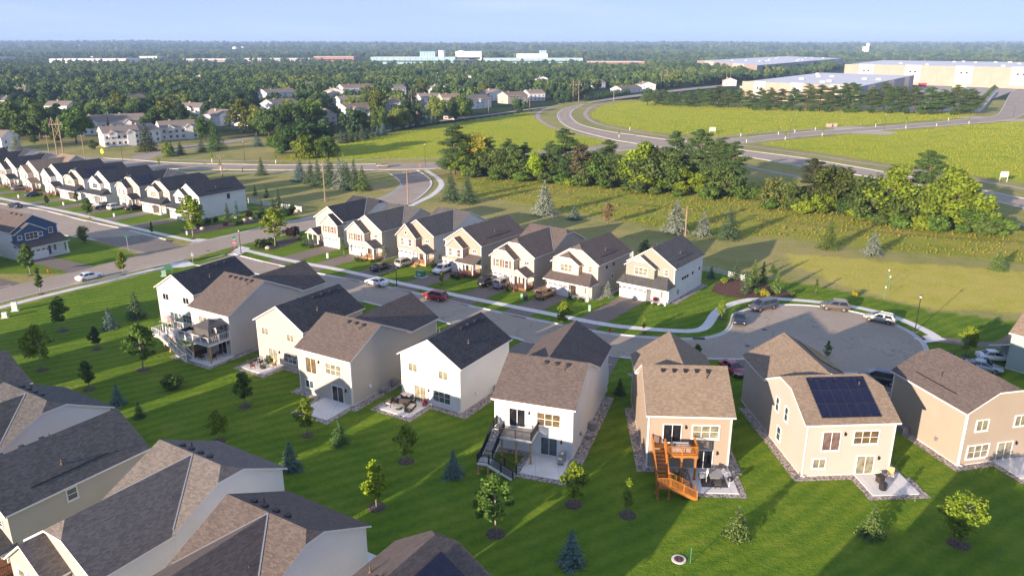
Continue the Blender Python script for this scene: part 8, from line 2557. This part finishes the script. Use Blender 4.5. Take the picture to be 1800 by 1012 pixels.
# white deck: gazebo, sofas, parasol
t = thing('gazebo', 'dark hard topped gazebo on the white deck', 'gazebo', (*rear('H1', 6.2, 1.7), 2.86), rrz('H1'))
for x in (-1.5, 1.5):
    for y in (-1.4, 1.4):
        p_ = MB(); p_.box(x - 0.06, y - 0.06, 0, x + 0.06, y + 0.06, 2.1); p_.build('post', 'canvas_grey', t)
def hip(mb, w, d, z0, z1, tw, td):
    B = [(-w, -d, z0), (w, -d, z0), (w, d, z0), (-w, d, z0)]; T = [(-tw, -td, z1), (tw, -td, z1), (tw, td, z1), (-tw, td, z1)]
    for i in range(4): mb.poly([B[i], B[(i + 1) % 4], T[(i + 1) % 4], T[i]])
    mb.poly(T); mb.poly(B[::-1])
mb = MB(); hip(mb, 1.85, 1.7, 2.1, 2.65, 0.5, 0.45); mb.build('roof', 'canvas_grey', t)
mb = MB(); hip(mb, 0.62, 0.56, 2.70, 2.95, 0.08, 0.08); mb.build('roof_cap', 'canvas_grey', t)
for s_, nm in ((1, 0), (-1, 1)):
    mb = MB(); mb.box(-1.44, s_ * 1.4 - 0.02, 0.05, 1.44, s_ * 1.4 + 0.02, 2.05); mb.build('curtain', 'canvas_grey', t) if s_ > 0 else mb.box(0, 0, 0, 0.01, 0.01, 0.01)
sofa(rear('H1', 1.6, 0.9), rrz('H1'), 'dark sofa against the wall on the white deck', 3, 'frame_dark', 2.86)
sofa(rear('H1', 0.9, 2.1), rrz('H1') + 1.57, 'dark sofa across the white deck', 2, 'frame_dark', 2.86)
table(rear('H1', 2.2, 2.0), rrz('H1'), 'low white table on the white deck', 1.1, 0.7, 0.4, 'plastic_white', 'plastic_white', False, 2.86)
chair(rear('H1', 3.9, 2.6), rrz('H1') + 0.6, 'orange-brown chair on the white deck', 'wood_pale', 'wood_orange', None, 1.0, 2.86)
t = thing('parasol', 'closed pinkish parasol at the left end of the white deck', 'parasol', (*rear('H1', -1.9, 2.4), 2.86))
mb = MB(); mb.tube([(0, 0, 0), (0, 0, 1.9)], 0.035, 8); mb.build('pole', 'metal_black', t)
mb = MB(); mb.lathe([(0.75, 1.35), (0.85, 1.55), (0.7, 1.9), (0.25, 2.1)], 9); mb.build('canopy', 'canvas_pink', t)
mb = MB(); mb.lathe([(0.3, 0), (0.3, 0.08), (0.06, 0.12)], 12); mb.build('base', 'metal_black', t)
t = thing('hot_tub', 'dark covered hot tub under the white deck', 'hot tub', (*rear('H1', 3.2, 2.2), 0.1), rrz('H1'))
mb = MB(); mb.box(-1.0, -1.0, 0, 1.0, 1.0, 0.85); mb.build('tub', 'wicker_dark', t); mb = MB(); mb.box(-1.05, -1.05, 0.851, 1.05, 1.05, 0.97); mb.build('cover', 'canvas_grey', t)
for (s, d, a), lab in zip(((5.6, 3.2, 0.2), (7.1, 2.4, 1.4), (6.6, 1.0, 3.0)), ('dark chair at the lawn edge under the white deck', 'dark chair at the right under the white deck', 'dark chair by the wall under the white deck')):
    chair(rear('H1', s, d), rrz('H1') + a, lab, 'wicker_dark', 'wicker_dark')
# porch flowers of the sage gabled house
q = at('F7', 6.6, -2.2)
bush(q, 0.6, 'pot of purple flowers on the porch of the sage gabled house', (0.14, 0.02, 0.07), None, 0.95)
# firewood / garden bits by the air conditioners
for k, lab in (('H3', 'grey pot by the side wall of the grey-beige house'), ('H5', 'grey pot by the side wall of the white walkout house')):
    q = local(HOUSES[k][1], -0.7, HOUSES[k][1]['D'] - 5.0)
    mb = MB(); mb.lathe([(0.3, 0), (0.42, 0.5), (0.40, 0.52), (0.34, 0.4)], 12)
    tag(mb.build('planter', 'metal_grey', None, (*q, 0.03)), lab, 'planter')

# ------------------------------------------------------------------ the walker on the path
def person(p, rz, label):
    """one skinned body in mid stride, clothes follow the body"""
    J = {'pel': (0, 0, 0.95), 'che': (0, 0.03, 1.25), 'nk': (0, 0.05, 1.48), 'hd': (0, 0.08, 1.62), 'hd2': (0, 0.09, 1.74),
         'shl': (0.19, 0.03, 1.42), 'ell': (0.24, 0.16, 1.18), 'wrl': (0.22, 0.32, 1.12), 'shr': (-0.19, 0.03, 1.42), 'elr': (-0.25, -0.10, 1.16), 'wrr': (-0.24, -0.02, 0.95),
         'hil': (0.10, 0, 0.90), 'knl': (0.11, -0.08, 0.50), 'anl': (0.11, -0.36, 0.16), 'tol': (0.11, -0.26, 0.05), 'hir': (-0.10, 0, 0.90), 'knr': (-0.11, 0.20, 0.50), 'anr': (-0.11, 0.28, 0.08), 'tor': (-0.11, 0.42, 0.03)}
    Rr = {'pel': 0.15, 'che': 0.16, 'nk': 0.06, 'hd': 0.10, 'hd2': 0.08, 'shl': 0.075, 'ell': 0.05, 'wrl': 0.035, 'shr': 0.075, 'elr': 0.05, 'wrr': 0.035, 'hil': 0.10, 'knl': 0.07, 'anl': 0.045, 'tol': 0.04, 'hir': 0.10, 'knr': 0.07, 'anr': 0.045, 'tor': 0.04}
    E = [('pel', 'che'), ('che', 'nk'), ('nk', 'hd'), ('hd', 'hd2'), ('che', 'shl'), ('shl', 'ell'), ('ell', 'wrl'), ('che', 'shr'), ('shr', 'elr'), ('elr', 'wrr'), ('pel', 'hil'), ('hil', 'knl'), ('knl', 'anl'), ('anl', 'tol'), ('pel', 'hir'), ('hir', 'knr'), ('knr', 'anr'), ('anr', 'tor')]
    ks = list(J)
    me = bpy.data.meshes.new('body')
    me.from_pydata([J[k] for k in ks], [(ks.index(a), ks.index(b)) for a, b in E], [])
    me.materials.append(MATS['cloth_dark'])
    t = thing('person', label, 'person', (p[0], p[1], 0.05), rz)
    o = link(me, 'body', t)
    o.modifiers.new('skin', 'SKIN')
    for i, k in enumerate(ks):
        me.skin_vertices[0].data[i].radius = (Rr[k], Rr[k])
    me.skin_vertices[0].data[0].use_root = True
    o.modifiers.new('sub', 'SUBSURF').render_levels = 2
    f = MB(); f.lathe([(0.03, 1.56), (0.075, 1.60), (0.085, 1.68), (0.05, 1.76)], 10, (0, 0.105)); f.build('face', 'skin', t)
    hr = MB(); hr.lathe([(0.08, 1.62), (0.108, 1.70), (0.10, 1.79), (0.03, 1.84)], 10, (0, 0.07)); hr.build('hair', 'hair', t)
person((-94.14, 264.43), R(-90), 'walker in dark clothes striding along the boulevard path')

# ------------------------------------------------------------------ evening haze: one even box of air over everything
m = bpy.data.materials.new('haze')
m.use_nodes = True
nt = m.node_tree
nt.nodes.remove(nt.nodes['Principled BSDF'])
pv = nd(nt, 'ShaderNodeVolumePrincipled')
pv.inputs['Color'].default_value = (0.44, 0.62, 0.95, 1)
pv.inputs['Density'].default_value = 0.00011
pv.inputs['Anisotropy'].default_value = 0.0
nt.links.new(pv.outputs[0], nt.nodes['Material Output'].inputs['Volume'])
MATS['haze'] = m
mb = MB(); mb.box(-11500, -3400, -2.0, 11500, 16800, 128)
tag(mb.build('haze', 'haze'), 'pale evening haze lying over the whole plain', kind='stuff')
